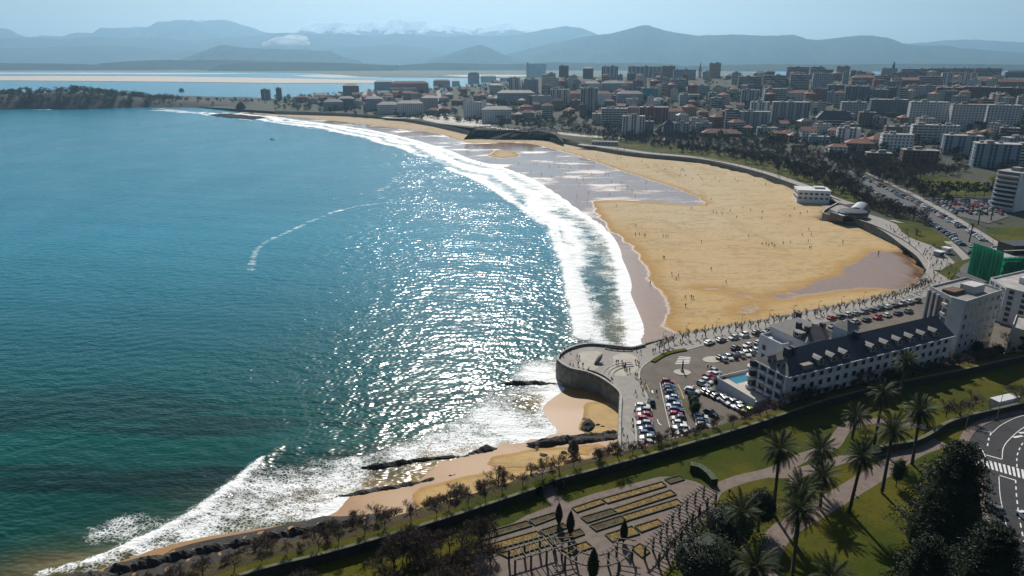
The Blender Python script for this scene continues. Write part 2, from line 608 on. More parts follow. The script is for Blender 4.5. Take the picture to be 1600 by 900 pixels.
_T = np.concatenate([np.arange(180, 1200, 2.0), np.arange(1200, 3400, 4.0)])
def PT(px, py):
    """first point of the town's ground on a sight line"""
    d = ray(px, py)
    x, y = d.x / d.y * _T, _T
    z = CAM_Z + d.z / d.y * _T
    k = np.nonzero(z <= H(x, y))[0]
    k = k[0] if len(k) else len(_T) - 1
    return Vector((x[k], y[k], float(H(x[k], y[k]))))

m_ground = mat('town_ground', (0.036, 0.032, 0.022), 0.95, 0.4, 0.03, c2=(0.040, 0.046, 0.014), bump=0.3, bscale=0.2)
_town = list(reversed(PROM[:-9])) 
TOWN_EDGE = PROM[:20] + ext([(1452, 418), (1470, 440), (1500, 470), (1560, 500), (1640, 545)], 5.5)
_town = TOWN_EDGE + [(330, 205), (620, 180), (1500, 300), (2300, 1200), (2400, 2600), (1800, 3300), (600, 3300), (-100, 2750), (-400, 2250), (-640, 1800), (-700, 1560)]
ground = struct(sheet('ground', _town, lambda x, y: H(x, y), 22.0, m_ground))

# ------------------------------------------------------------------ sea
def graded(lo, hi, step, a, b, g=1.12):
    c = list(np.arange(lo, hi + 1e-6, step))
    s, v = step, hi
    while v < b:
        s *= g; v += s; c.append(min(v, b))
    s, v = step, lo
    pre = []
    while v > a:
        s *= g; v -= s; pre.append(max(v, a))
    return np.array(pre[::-1] + c)
SX = graded(-240, 60, 2.0, -9000, 9000, 1.06)
SY = graded(104, 470, 2.0, -250, 9500, 1.025)
_sx, _sy = np.meshgrid(SX, SY)
sxf, syf = _sx.ravel(), _sy.ravel()
# fields: foam density, shallowness
def soft(pts, w, z=0.0):
    """1 inside a surveyed patch, fading over w metres outside"""
    return np.clip(1 + sdist(ext(pts, z), sxf, syf) / w, 0, 1)
def band(pts, w, fade=None):
    d = dist_line([tuple(p) for p in spline(ext(pts), 8)], sxf, syf)
    return np.clip((w * 1.5 - d) / w, 0, 1)
near_land = [(-300, 60), (-105, 104), (-95, 112)] + ext([(160, 884), (300, 847), (420, 822), (520, 801), (552, 776), (640, 766), (676, 722), (770, 701), (868, 676), (850, 655), (846, 640), (880, 612), (890, 590)], 0) + [(46, 217), (300, 200), (300, 0)]
d_main = np.where(inside(BEACH, sxf, syf), -1, 1) * dist_line(WATER_S, sxf, syf)
d_near = -sdist(near_land, sxf, syf)
foam = np.zeros_like(sxf)
wash = soft([(1012, 546), (1001, 505), (986, 455), (973, 402), (951, 362), (906, 330), (859, 296), (784, 261), (700, 234), (590, 205), (470, 188), (395, 179), (330, 176), (240, 172),
             (300, 177), (420, 190), (500, 202), (560, 214), (620, 230), (680, 250), (730, 270), (780, 292), (820, 316), (846, 340), (866, 368), (880, 410), (894, 460), (903, 500), (898, 530), (880, 548)], 7)
foam = np.maximum(foam, wash * np.clip(0.47 + 0.26 * np.clip((syf - 300) / 200, 0, 1), 0, 0.9))
foam = np.maximum(foam, np.clip(1.3 - np.abs(d_main) / 9, 0, 1) * (d_main > -12))
foam = np.maximum(foam, 1.0 * band([(862, 352), (868, 368), (879, 400), (890, 430), (900, 468), (908, 500), (904, 528)], 4.5))
foam = np.maximum(foam, 0.9 * band([(700, 262), (760, 288), (800, 312), (832, 338), (850, 350)], 4))
foam = np.maximum(foam, 0.62 * soft([(885, 556), (868, 600), (884, 618), (850, 650), (868, 676), (840, 690), (780, 702), (690, 712), (570, 728), (550, 770), (500, 800), (330, 838), (200, 868), (120, 892),
                                    (170, 870), (280, 820), (345, 782), (385, 750), (440, 742), (560, 722), (650, 694), (700, 672), (760, 640), (800, 600), (840, 570)], 9))
foam = np.maximum(foam, 0.85 * band([(60, 902), (130, 884), (190, 862), (250, 833), (310, 802), (350, 771), (385, 742), (405, 722)], 1.5))
foam = np.maximum(foam, 0.85 * band([(500, 806), (545, 778), (600, 766), (640, 764)], 2.5))
foam = np.maximum(foam, 0.68 * soft([(885, 556), (868, 600), (884, 618), (850, 650), (868, 676), (780, 702), (690, 712), (640, 712), (700, 684), (760, 652), (800, 612), (840, 575)], 10))
foam = np.maximum(foam, 0.85 * band([(880, 612), (848, 640), (852, 655), (866, 672)], 3.5))
foam = np.maximum(foam, 0.5 * soft([(130, 830), (190, 812), (250, 818), (240, 838), (170, 848)], 6))
foam = np.maximum(foam, 0.46 * band([(393, 422), (397, 398), (415, 378), (450, 362), (480, 348), (520, 332), (560, 322), (606, 316)], 2.6))
foam = np.maximum(foam, 0.36 * band([(606, 316), (592, 300), (622, 280)], 5))
foam = np.maximum(foam, 0.8 * band([(0, 173), (60, 171), (85, 172)], 5))
foam = np.maximum(foam, 0.75 * band([(130, 172), (230, 172), (300, 176), (400, 186)], 9))
foam = np.maximum(foam, 0.8 * band([(250, 170), (320, 178), (360, 182), (430, 187), (460, 189)], 8))
shallow = np.maximum(np.clip(1 - d_main / 60, 0, 1) * (d_main > -40), np.clip(1.05 - d_near / 30, 0, 1))
shallow = np.maximum(shallow, 0.2 * soft([(0, 860), (120, 820), (260, 790), (330, 775), (280, 830), (100, 895), (0, 920)], 14))
crest = 1.0 * band([(862, 352), (868, 368), (879, 400), (890, 430), (900, 468), (908, 500), (904, 528)], 3.5) + 0.8 * band([(60, 902), (130, 884), (190, 862), (250, 833), (310, 802), (350, 771), (385, 742), (405, 722), (430, 700)], 2.2)
sz = crest * 0.9 + 0.10 * np.sin(syf * 0.22 + 0.05 * sxf) * np.clip((d_main - 20) / 40, 0, 1) * (syf < 900)
nx, ny = len(SX), len(SY)
_idx = np.arange(nx * ny).reshape(ny, nx)
_f = np.stack([_idx[:-1, :-1], _idx[:-1, 1:], _idx[1:, 1:], _idx[1:, :-1]], -1).reshape(-1, 4)
sea_me = bpy.data.meshes.new('sea')
sea_me.vertices.add(nx * ny)
sea_me.vertices.foreach_set('co', np.stack([sxf, syf, sz], -1).astype(np.float32).ravel())
sea_me.loops.add(len(_f) * 4)
sea_me.loops.foreach_set('vertex_index', _f.ravel().astype(np.int32))
sea_me.polygons.add(len(_f))
sea_me.polygons.foreach_set('loop_start', np.arange(len(_f), dtype=np.int32) * 4)
sea_me.polygons.foreach_set('use_smooth', np.ones(len(_f), bool))
sea_me.update(calc_edges=True)
for k, a in (('foam', foam), ('shallow', shallow), ('shore', np.clip(d_main, 0, 200))):
    at = sea_me.attributes.new(k, 'FLOAT', 'POINT')
    at.data.foreach_set('value', a.astype(np.float32))

def sea_material():
    m, nt, b = new_mat('sea_water')
    pos = _pos(nt)
    fo, sh = _attr(nt, 'foam'), _attr(nt, 'shallow')
    big = _noise(nt, 0.008, 4, 0.55, _map(nt, pos, (0.5, 1.2, 1), 0.25)).outputs['Fac']
    reef = _noise(nt, 0.02, 5, 0.6, _map(nt, pos, (0.28, 1.5, 1), -0.32)).outputs['Fac']
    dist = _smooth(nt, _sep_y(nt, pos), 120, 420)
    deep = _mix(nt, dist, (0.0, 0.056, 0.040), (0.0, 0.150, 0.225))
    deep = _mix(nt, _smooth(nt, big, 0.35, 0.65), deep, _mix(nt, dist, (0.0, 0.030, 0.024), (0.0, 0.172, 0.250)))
    rock = _math(nt, 'MULTIPLY', _smooth(nt, reef, 0.46, 0.56), _smooth(nt, _sep_y(nt, pos), 240, 150))
    deep = _mix(nt, _math(nt, 'MULTIPLY', rock, 0.72), deep, (0.001, 0.010, 0.009))
    shal = _mix(nt, _smooth(nt, reef, 0.4, 0.6), (0.060, 0.065, 0.020), (0.24, 0.15, 0.05))
    wsh = _math(nt, 'POWER', sh, 3.2)
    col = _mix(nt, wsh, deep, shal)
    # ripples and swell
    wv = _map(nt, pos, (0.57, 1.0, 1.0), 0.06)
    n1 = _noise(nt, 0.33, 0, 0.5, wv).outputs['Fac']
    n2 = _noise(nt, 1.1, 0, 0.5, wv).outputs['Fac']
    gust = _smooth(nt, _noise(nt, 0.022, 3, 0.6, _map(nt, pos, (1, 0.6, 1), 0.5)).outputs['Fac'], 0.35, 0.65, 0.58, 1.1)
    h = _math(nt, 'MULTIPLY', gust, _math(nt, 'ADD', _math(nt, 'MULTIPLY', n1, 0.52), _math(nt, 'MULTIPLY', n2, 0.235)))
    nrm = _bump(nt, h, 1.0, 1.0)
    # foam: solid where dense, lacy where thin
    warp = nt.nodes.new('ShaderNodeVectorMath'); warp.operation = 'MULTIPLY_ADD'
    wn_ = _noise(nt, 0.25, 3, 0.6, pos)
    nt.links.new(wn_.outputs['Color'], warp.inputs[0]); warp.inputs[1].default_value = (3, 3, 0); nt.links.new(pos, warp.inputs[2])
    vo = nt.nodes.new('ShaderNodeTexVoronoi'); vo.feature = 'DISTANCE_TO_EDGE'; vo.inputs['Scale'].default_value = 1.15
    nt.links.new(warp.outputs[0], vo.inputs['Vector'])
    lace = _smooth(nt, vo.outputs['Distance'], 0.32, 0.0)
    clump = _noise(nt, 0.14, 8, 0.74, _map(nt, pos, (0.6, 1, 1), 0.6)).outputs['Fac']
    t = _math(nt, 'ADD', _math(nt, 'MULTIPLY_ADD', clump, 1.55, -0.775), _math(nt, 'MULTIPLY_ADD', lace, 0.20, -0.085))
    # breaker lines: crests roughly parallel to the shore, bent and broken
    ph = _math(nt, 'MULTIPLY_ADD', _noise(nt, 0.012, 3, 0.55, pos).outputs['Fac'], 14.0, _math(nt, 'MULTIPLY', _attr(nt, 'shore'), 0.26))
    ph = _math(nt, 'MULTIPLY_ADD', _noise(nt, 0.07, 4, 0.6, pos).outputs['Fac'], 2.6, ph)
    crest = _math(nt, 'MULTIPLY', _math(nt, 'SINE', ph), 0.24)
    t = _math(nt, 'ADD', t, _math(nt, 'MULTIPLY', crest, _math(nt, 'MULTIPLY', _smooth(nt, _attr(nt, 'shore'), 6.0, 16.0), _smooth(nt, _attr(nt, 'shore'), 90.0, 60.0))))
    fm = _smooth(nt, _math(nt, 'ADD', fo, t), 0.46, 0.80)
    fm = _math(nt, 'MULTIPLY', fm, _smooth(nt, fo, 0.05, 0.3))
    # sparse whitecaps
    cap = _smooth(nt, _noise(nt, 0.05, 8, 0.7, _map(nt, pos, (0.5, 1.4, 1), 0.2)).outputs['Fac'], 0.80, 0.84)
    fm = _math(nt, 'MAXIMUM', fm, _math(nt, 'MULTIPLY', cap, 0.5))
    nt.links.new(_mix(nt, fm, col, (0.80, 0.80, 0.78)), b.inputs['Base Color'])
    nt.links.new(_mix(nt, fm, (0.195,) * 3, (0.65,) * 3), b.inputs['Roughness'])
    b.inputs['IOR'].default_value = 1.33
    b.inputs['Specular IOR Level'].default_value = 0.23
    fb = _noise(nt, 1.1, 4, 0.65, pos).outputs['Fac']
    nt.links.new(_bump(nt, _math(nt, 'MULTIPLY', fb, fm), 0.35, 0.8, nrm), b.inputs['Normal'])
    return m
sea_me.materials.append(sea_material())
sea = struct(link('sea', sea_me))

# ------------------------------------------------------------------ far shore, plain and mountains
m_plain = mat('far_plain', (0.10, 0.105, 0.06), 0.95, 0.5, 0.0025, c2=(0.06, 0.09, 0.03))
m_spit = mat('spit_sand', (0.50, 0.42, 0.34), 0.95, 0.12, 0.01)
m_mud = mat('mud_flat', (0.42, 0.38, 0.33), 0.6, 0.4, 0.004)
struct(sheet('plain', [(-30000, 6500), (-9000, 6300), (-4500, 6900), (-2600, 6200), (-1500, 5600), (-900, 4300), (200, 4000), (1300, 4100), (1900, 5200), (2300, 9300), (5200, 9300), (6000, 5600), (30000, 5600), (30000, 22500), (-30000, 22500)], 1.5, 1500, m_plain))
struct(sheet('sand_spit', ext([(-120, 119), (100, 118.5), (250, 119), (380, 121), (480, 123), (560, 125), (640, 127), (640, 130), (560, 129.5), (430, 129.5), (300, 128), (150, 126.5), (-120, 124.5)], 1.2), 1.2, 300, m_spit))
struct(sheet('mud_flat', ext([(455, 118), (500, 116.5), (560, 117), (620, 118), (590, 121), (520, 121.5), (480, 120)], 1.0), 1.0, 300, m_spit))
struct(sheet('mud_flat', ext([(-100, 113), (150, 113.5), (300, 114), (420, 114.5), (300, 116), (100, 116), (-100, 115.5)], 1.0), 1.0, 400, m_mud))
struct(sheet('mud_flat', ext([(690, 117.2), (740, 116.5), (800, 116.8), (860, 117.5), (800, 119.5), (720, 119.8)], 2.0), 2.0, 300, m_spit))

def rockmat(name, c, c2, snow=None):
    m, nt, b = new_mat(name)
    pos = _pos(nt)
    n = _noise(nt, 0.0016, 7, 0.6, pos)
    col = _ramp(nt, n.outputs['Fac'], [(0.35, c), (0.65, c2)]).outputs[0]
    if snow:
        s = nt.nodes.new('ShaderNodeSeparateXYZ'); nt.links.new(pos, s.inputs[0])
        nn = _noise(nt, 0.0022, 6, 0.65, pos).outputs['Fac']
        hh = _math(nt, 'MULTIPLY_ADD', nn, 620, s.outputs['Z'])
        col = _mix(nt, _smooth(nt, hh, snow, snow + 90), col, (0.88, 0.9, 0.93))
    nt.links.new(col, b.inputs['Base Color'])
    b.inputs['Roughness'].default_value = 1.0
    b.inputs['Specular IOR Level'].default_value = 0.0
    return m

def ridge_noise(x, seed):
    r = np.random.RandomState(seed)
    y = np.zeros_like(x)
    for k in range(9):
        f = 0.0004 * 1.9 ** k
        y += np.sin(x * f * 2 * np.pi + r.rand() * 7) / 1.7 ** k
    return y

def mountain(name, prof, D, width, material, seed, rough=0.05, n=260, mcross=28):
    """a mountain range: crest line surveyed on the horizon at distance D, slopes falling to the plain on both sides"""
    px = np.array([p[0] for p in prof], float); py = np.array([p[1] for p in prof], float)
    t = np.linspace(px[0], px[-1], n)
    yy = np.interp(t, px, py)
    crest = [PD(a, b, D) for a, b in zip(t, yy)]
    x = np.array([c.x for c in crest]); z = np.maximum(np.array([c.z for c in crest]), 2.0)
    r = np.random.RandomState(seed)
    jit = ridge_noise(x, seed) * z.max() * 0.016
    z = z + jit * np.clip(z / z.max(), 0, 1)
    v = np.linspace(-1, 1, mcross)
    V, X = np.meshgrid(v, x, indexing='ij')
    prof_v = (1 - np.abs(V)) ** 1.15
    wav = np.zeros_like(V)
    for k in range(6):
        f = 1.6 ** k
        a, bb, c = r.rand(3) * 6.28
        wav += np.abs(np.sin(X / (width * 0.55) * f * 3 + V * f * 2.2 * (1 if k % 2 else -1) + a)) / f
    wav = (wav - wav.mean()) / 2
    Z = z[None, :] * (prof_v + rough * 5 * wav * prof_v * (1 - prof_v) * 2)
    Z = np.where(np.abs(V) > 0.999, -2, Z)
    Y = D + V * width * (0.6 + 0.4 * z[None, :] / z.max()) + ridge_noise(X, seed + 3) * width * 0.06
    # keep the crest on its sight line: the crest row sits at v = 0
    k0 = mcross // 2
    mb_v = np.stack([X, Y, Z], -1).reshape(-1, 3)
    idx = np.arange(mcross * n).reshape(mcross, n)
    f = np.stack([idx[:-1, :-1], idx[:-1, 1:], idx[1:, 1:], idx[1:, :-1]], -1).reshape(-1, 4)
    me = bpy.data.meshes.new(name)
    me.from_pydata(mb_v.tolist(), [], f.tolist())
    me.materials.append(material)
    me.polygons.foreach_set('use_smooth', [True] * len(me.polygons))
    return struct(link(name, me))

m_hill = rockmat('hill_slopes', (0.020, 0.034, 0.016), (0.055, 0.065, 0.030))
m_low = rockmat('low_hill_woods', (0.018, 0.028, 0.018), (0.06, 0.065, 0.035))
m_snow = rockmat('snow_mountain', (0.06, 0.065, 0.06), (0.13, 0.125, 0.11), snow=1000)
m_snowl = rockmat('grey_mountain', (0.06, 0.065, 0.06), (0.13, 0.125, 0.11), snow=1290)
mountain('snowy_mountains', [(400, 62), (430, 52), (470, 41), (500, 34), (540, 33), (580, 31), (605, 30), (620, 26.5), (640, 32), (665, 33), (690, 35), (715, 39), (740, 43), (755, 39), (785, 34.5), (800, 37), (820, 44), (850, 47), (900, 60), (960, 75)], 18300, 3000, m_snow, 11, 0.10, n=420, mcross=56)
mountain('mountains', [(-260, 60), (-120, 50), (-20, 43), (5, 42.5), (20, 49), (30, 56), (70, 54), (110, 55), (125, 50), (150, 52), (162, 43), (200, 40), (235, 39), (262, 32), (290, 29), (318, 31), (350, 28), (375, 36), (405, 46), (440, 52), (500, 62), (560, 75)], 17500, 2800, m_snowl, 5, 0.07, n=420, mcross=40)
mountain('mountains', [(-260, 66), (0, 58), (100, 58), (220, 57), (330, 62), (400, 53), (440, 49), (490, 50), (560, 54), (640, 51), (700, 56), (760, 54), (810, 52), (850, 43), (885, 38), (905, 42), (930, 52), (980, 66), (1060, 82)], 15600, 2400, m_hill, 23, 0.08, n=420)
mountain('mountains', [(1360, 80), (1400, 66), (1440, 66), (1475, 62), (1510, 60), (1560, 61), (1600, 66), (1700, 62), (1850, 72)], 16500, 2000, m_hill, 31)
mountain('hills', [(-260, 80), (0, 74), (90, 72), (180, 70), (260, 76), (340, 80), (450, 77), (560, 72), (620, 68), (680, 74), (720, 82), (800, 90)], 13600, 1900, m_hill, 41)
mountain('hills', [(760, 92), (800, 82), (830, 74), (870, 66), (900, 59), (940, 52), (975, 45), (1000, 38.5), (1012, 37.5), (1035, 43), (1060, 49), (1090, 54), (1120, 55), (1160, 53), (1205, 54), (1232, 52.5), (1255, 59), (1280, 61), (1310, 58), (1340, 54.5), (1362, 55), (1390, 61), (1412, 68), (1440, 70), (1470, 70), (1500, 75), (1530, 75), (1570, 79), (1600, 83), (1700, 78), (1850, 88)], 11800, 2100, m_hill, 53, 0.10, n=460, mcross=44)
mountain('hills', [(285, 92), (315, 80), (340, 71), (352, 70), (385, 74), (430, 75), (470, 75), (500, 78), (516, 79), (535, 88), (560, 94)], 10500, 1000, m_low, 61, 0.09)
mountain('hills', [(670, 93), (700, 85), (720, 78), (738, 71), (750, 69), (764, 73), (785, 83), (810, 90), (840, 94)], 10800, 1000, m_low, 67, 0.09)
for _k, (_pts, _D) in enumerate([([(160, 98), (210, 94), (260, 91.5), (300, 93), (350, 92), (420, 95), (470, 98)], 7600), ([(345, 100), (380, 97), (420, 96), (480, 96), (540, 97.5), (580, 99), (620, 101)], 6900),
                          ([(600, 103), (640, 100), (680, 97), (720, 98), (790, 99), (860, 96), (940, 98), (1010, 97), (1060, 100)], 7200), ([(1040, 104), (1120, 101), (1200, 99), (1300, 100), (1420, 98), (1600, 100), (1750, 98)], 6800),
                          ([(-200, 100), (-60, 97), (60, 98), (120, 99), (170, 101)], 7400)]):
    mountain('hills', _pts, _D, 420, m_low, 71 + _k, n=120, mcross=14)

# a small bank of morning cloud lying against the hills
def puff_cloud():
    r = random.Random(4)
    bm = bmesh.new()
    for k in range(46):
        u = r.random()
        c = PD(416 + 62 * u, 71 - 13 * u * r.random() - 3 * r.random(), 12600 + r.uniform(-250, 250))
        s = (0.5 + 0.7 * math.sin(math.pi * min(max(u, 0.08), 0.92))) * r.uniform(60, 115)
        bmesh.ops.create_icosphere(bm, subdivisions=3, radius=s, matrix=Matrix.Translation(c) @ Matrix.Diagonal((1.7, 1.2, 0.55, 1)))
    me = bpy.data.meshes.new('cloud')
    bm.to_mesh(me); bm.free()
    m, nt, b = new_mat('cloud_white')
    b.inputs['Base Color'].default_value = (0.95, 0.95, 0.95, 1); b.inputs['Roughness'].default_value = 1; b.inputs['Specular IOR Level'].default_value = 0
    tr = nt.nodes.new('ShaderNodeBsdfTranslucent'); tr.inputs[0].default_value = (0.95, 0.95, 0.95, 1)
    tp = nt.nodes.new('ShaderNodeBsdfTransparent')
    lw = nt.nodes.new('ShaderNodeTexNoise'); lw.inputs['Scale'].default_value = 0.0025; lw.inputs['Detail'].default_value = 6
    nt.links.new(_pos(nt), lw.inputs['Vector'])
    mx = nt.nodes.new('ShaderNodeMixShader'); mx.inputs[0].default_value = 0.5
    nt.links.new(b.outputs[0], mx.inputs[1]); nt.links.new(tr.outputs[0], mx.inputs[2])
    m2 = nt.nodes.new('ShaderNodeMixShader')
    nt.links.new(_smooth(nt, lw.outputs['Fac'], 0.3, 0.7, 0.25, 0.7), m2.inputs[0])
    nt.links.new(mx.outputs[0], m2.inputs[1]); nt.links.new(tp.outputs[0], m2.inputs[2])
    nt.links.new(m2.outputs[0], nt.nodes['Material Output'].inputs['Surface'])
    me.materials.append(m)
    me.polygons.foreach_set('use_smooth', [True] * len(me.polygons))
    o = link('cloud', me)
    tag(o, 'small white bank of cloud lying against the hazy hills', 'cloud', kind='stuff')
puff_cloud()

# ------------------------------------------------------------------ the air
def haze_box():
    mb = MB()
    mb.box(0, 11500, -6, 64000, 24000, 1330)
    m = bpy.data.materials.new('haze')
    m.use_nodes = True
    nt = m.node_tree
    nt.nodes.clear()
    v = nt.nodes.new('ShaderNodeVolumePrincipled')
    v.inputs['Color'].default_value = (0.41, 0.72, 1.0, 1)
    v.inputs['Density'].default_value = 0.000066
    v.inputs['Anisotropy'].default_value = 0.5
    out = nt.nodes.new('ShaderNodeOutputMaterial')
    nt.links.new(v.outputs[0], out.inputs['Volume'])
    o = mb.build('haze', m)
    tag(o, 'pale blue haze over the bay and hills', 'haze', kind='stuff')
haze_box()
# ------------------------------------------------------------------ near ground: terrace, park, berm, near beach
ZT, ZP, ZB = 6.0, 8.0, 10.2
WALL_A = ext([(-60, 1050), (100, 990), (250, 940), (410, 888), (500, 866), (600, 838), (700, 808), (770, 785), (836, 763)], ZB)
WALL_B = ext([(866, 750), (960, 725), (1050, 700), (1120, 680), (1200, 655), (1300, 622), (1400, 598), (1500, 578), (1600, 556), (1720, 532)], ZB)
WALL_ALL = WALL_A + WALL_B
wl = [Vector(p) for p in WALL_ALL]
wls = spline(wl, 3.0)
PLAZA_EDGE = ext([(1008, 541), (987, 546), (968, 544), (949, 542), (920, 540), (898, 544), (882, 551), (873, 559), (871, 564), (878, 571), (893, 579), (916, 584), (936, 592), (949, 600),
                  (960, 608), (968, 616), (970, 624), (969, 644), (968, 676), (968, 706)], ZT)
NEAR_WATER = ext([(60, 905), (160, 884), (300, 847), (420, 822), (520, 801), (552, 776), (600, 767), (640, 765), (662, 745), (680, 724), (770, 702), (830, 692), (872, 676), (852, 657), (847, 640), (880, 612), (889, 588)])

m_asphalt = mat('car_park_asphalt', (0.105, 0.085, 0.066), 0.85, 0.22, 0.25, bump=0.02, bscale=8)
m_road = mat('road_asphalt', (0.030, 0.029, 0.030), 0.85, 0.3, 0.2, bump=0.02, bscale=10)
m_avenue = mat('avenue_asphalt', (0.07, 0.066, 0.062), 0.85, 0.25, 0.1)
m_pave = mat('promenade_paving', (0.24, 0.215, 0.19), 0.8, 0.18, 0.4, bump=0.02, bscale=3)
m_pave2 = mat('beige_paving', (0.36, 0.32, 0.26), 0.8, 0.14, 0.3)
m_path = mat('garden_path', (0.145, 0.108, 0.088), 0.85, 0.22, 0.6, bump=0.03, bscale=4)
m_kerb = mat('kerb_stone', (0.36, 0.35, 0.32), 0.8, 0.2, 0.8)
m_white = mat('road_paint', (0.62, 0.61, 0.58), 0.6, 0.25, 1.2)
m_yellow = mat('yellow_paint', (0.42, 0.29, 0.06), 0.6, 0.25, 1.2)
m_seawall = mat('sea_wall_stone', (0.17, 0.155, 0.13), 0.9, 0.45, 0.5, bump=0.12, bscale=1.2)
m_wallcap = mat('wall_coping', (0.30, 0.28, 0.25), 0.8, 0.25, 0.8)
m_parkwall = mat('park_wall_stone', (0.028, 0.026, 0.022), 0.95, 0.4, 0.7, bump=0.1, bscale=1.5)
m_rock = mat('shore_rock', (0.030, 0.026, 0.022), 0.85, 0.5, 0.6, bump=0.25, bscale=1.0)

def grass_material(name, a, bb, c):
    m, nt, b = new_mat(name)
    pos = _pos(nt)
    n1 = _noise(nt, 0.06, 5, 0.6, pos).outputs['Fac']
    n2 = _noise(nt, 1.6, 5, 0.7, pos).outputs['Fac']
    col = _mix(nt, _smooth(nt, n1, 0.38, 0.62), a, bb)
    col = _mix(nt, _smooth(nt, n2, 0.48, 0.75), col, c)
    nt.links.new(col, b.inputs['Base Color'])
    b.inputs['Roughness'].default_value = 0.95
    b.inputs['Specular IOR Level'].default_value = 0.1
    nt.links.new(_bump(nt, n2, 0.12), b.inputs['Normal'])
    return m
m_grass = grass_material('lawn_grass', (0.038, 0.050, 0.004), (0.080, 0.072, 0.006), (0.024, 0.030, 0.003))
m_scrub = grass_material('bank_scrub', (0.040, 0.040, 0.012), (0.060, 0.045, 0.024), (0.018, 0.016, 0.009))

near_wout = [p for p in offset_line(spline([Vector(p) for p in NEAR_WATER], 3), 6.0)]
if inside(near_land, [near_wout[20].x], [near_wout[20].y])[0]:
    near_wout = [p for p in offset_line(spline([Vector(p) for p in NEAR_WATER], 3), -6.0)]
NWS = [tuple(p) for p in spline([Vector(p) for p in NEAR_WATER], 4)]
def near_beach_z(x, y):
    d = dist_line(NWS, x, y)
    s = np.where(inside(near_land, x, y), d, -d)
    return np.where(s > 0, np.minimum(0.085 * s, 1.5) + 0.03, 0.12 * s + 0.03)
NEAR_DRY = [ext(q, 0.8) for q in ([(648, 792), (644, 770), (660, 758), (760, 740), (850, 731), (900, 722), (985, 700), (990, 730), (850, 770), (700, 800)],
                                  [(800, 708), (830, 701), (900, 698), (960, 694), (900, 715), (840, 728), (780, 733), (760, 725), (770, 712)],
                                  [(916, 630), (945, 630), (985, 640), (985, 690), (930, 680), (905, 672), (912, 650)])]
def near_dry(x, y):
    d = np.full(np.shape(x), -6.0)
    for q in NEAR_DRY:
        d = np.maximum(d, sdist(q, x, y))
    return np.clip(d * 4, -25, 25)
_nb = [tuple(p) for p in near_wout] + [(36, 204), (38, 150), (24, 139), (4.9, 128.7), (-25, 113), (-61, 96), (-85, 92)]
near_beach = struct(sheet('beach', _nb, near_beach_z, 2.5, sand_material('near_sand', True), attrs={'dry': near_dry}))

# berm with the bare trees: level with the wall's top, then a scrub bank down to beach or terrace
def berm_z(x, y):
    x, y = np.asarray(x, float), np.asarray(y, float)
    d = dist_line([tuple(p) for p in wls], x, y)
    k = np.clip((x - 22) / 8, 0, 1)
    zb = 0.2 + (ZT - 0.25 - 0.2) * k
    w = np.where(x < 10, 21 - 0.06 * (x + 46), 17) * (1 - k) + 9.0 * k
    t = np.clip((d - 3.2) / (w - 3.2), 0, 1)
    t = t * t * (3 - 2 * t)
    rough = 0.35 * np.sin(x * 0.7 + y * 0.3) * np.sin(y * 0.55 - x * 0.2) * np.clip(t * 4, 0, 1) * (1 - k)
    return ZB - 0.08 + (zb - ZB) * t + rough
_bout = offset_line(wls, 24.0)
_bw = [p if p.x < 24 else None for p in _bout]
_far = []
for p, q in zip(wls, _bout):
    n = (q - p) / 24.0
    w = 24.0 if p.x < 12 else (24.0 - 15.0 * min(1, (p.x - 12) / 10))
    _far.append(p + n * max(w, 9.0))
berm = struct(sheet('bank', [tuple(p) for p in wls] + [tuple(p) for p in reversed(_far)], berm_z, 2.2, m_scrub))

# the verge on top of the bank
mb = MB(); ribbon(mb, wls[:-1], 0.5, 2.2, ZB + 0.015)
struct(mb.build('verge', m_grass))
# park lawn
lawn = struct(sheet('lawn', [tuple(p) for p in wls] + [(210, 190), (210, 60), (60, 55), (-20, 55), (-110, 70)], ZP, 12, m_grass))

# terrace with the car parks
_ter = PLAZA_EDGE + [tuple(p + (Vector((-0.42, 0.9)) * 2.0)) for p in [Vector(q) for q in WALL_B[1:]]] + ext([(1640, 545), (1560, 500), (1500, 470), (1470, 440), (1452, 418)], 5.5) + ext(
    [(1447, 430), (1430, 447), (1380, 465), (1300, 482), (1200, 502), (1120, 516), (1060, 528)], 5)
terrace = struct(sheet('car_park', _ter, ZT, 0, m_asphalt))

# promenade and plaza paving
PROM_IN = [(1073, 547), (1110, 537), (1160, 529), (1210, 520), (1300, 501), (1380, 484), (1430, 470), (1462, 455), (1490, 441)]
PLAZA_IN = [(984, 705), (993, 698), (994, 675), (992, 653), (993, 640), (1009, 631), (1011, 618), (1004, 607), (999, 589), (1001, 577), (1011, 567), (1029, 558), (1053, 549)]
_pz = [Vector(p) for p in PLAZA_EDGE]
plaza_poly = PLAZA_EDGE + ext(PLAZA_IN, ZT) + ext(PROM_IN, ZT) + ext([(1452, 418)], ZT) + ext([(1447, 430), (1430, 447), (1380, 465), (1300, 482), (1200, 502), (1120, 516), (1060, 528)], 5)
struct(sheet('promenade', plaza_poly, ZT + 0.12, 0, m_pave))
mb = MB()
kl = spline([Vector(p) for p in ext(PLAZA_IN, ZT) + ext(PROM_IN, ZT)], 2.0)
wall_along(mb, kl, 0.35, ZT - 0.02, ZT + 0.14)
struct(mb.build('kerb', m_kerb))
# lighter panels of the plaza floor
for q in ([(905, 552), (925, 549), (940, 552), (938, 566), (930, 578), (912, 576), (902, 566)], [(958, 557), (975, 552), (990, 556), (999, 566), (993, 580), (975, 588), (958, 586), (952, 576), (960, 566)]):
    struct(sheet('plaza_floor', [tuple(p) for p in spline(ext(q, ZT), 1.5, True)], ZT + 0.126, 0, m_pave2))
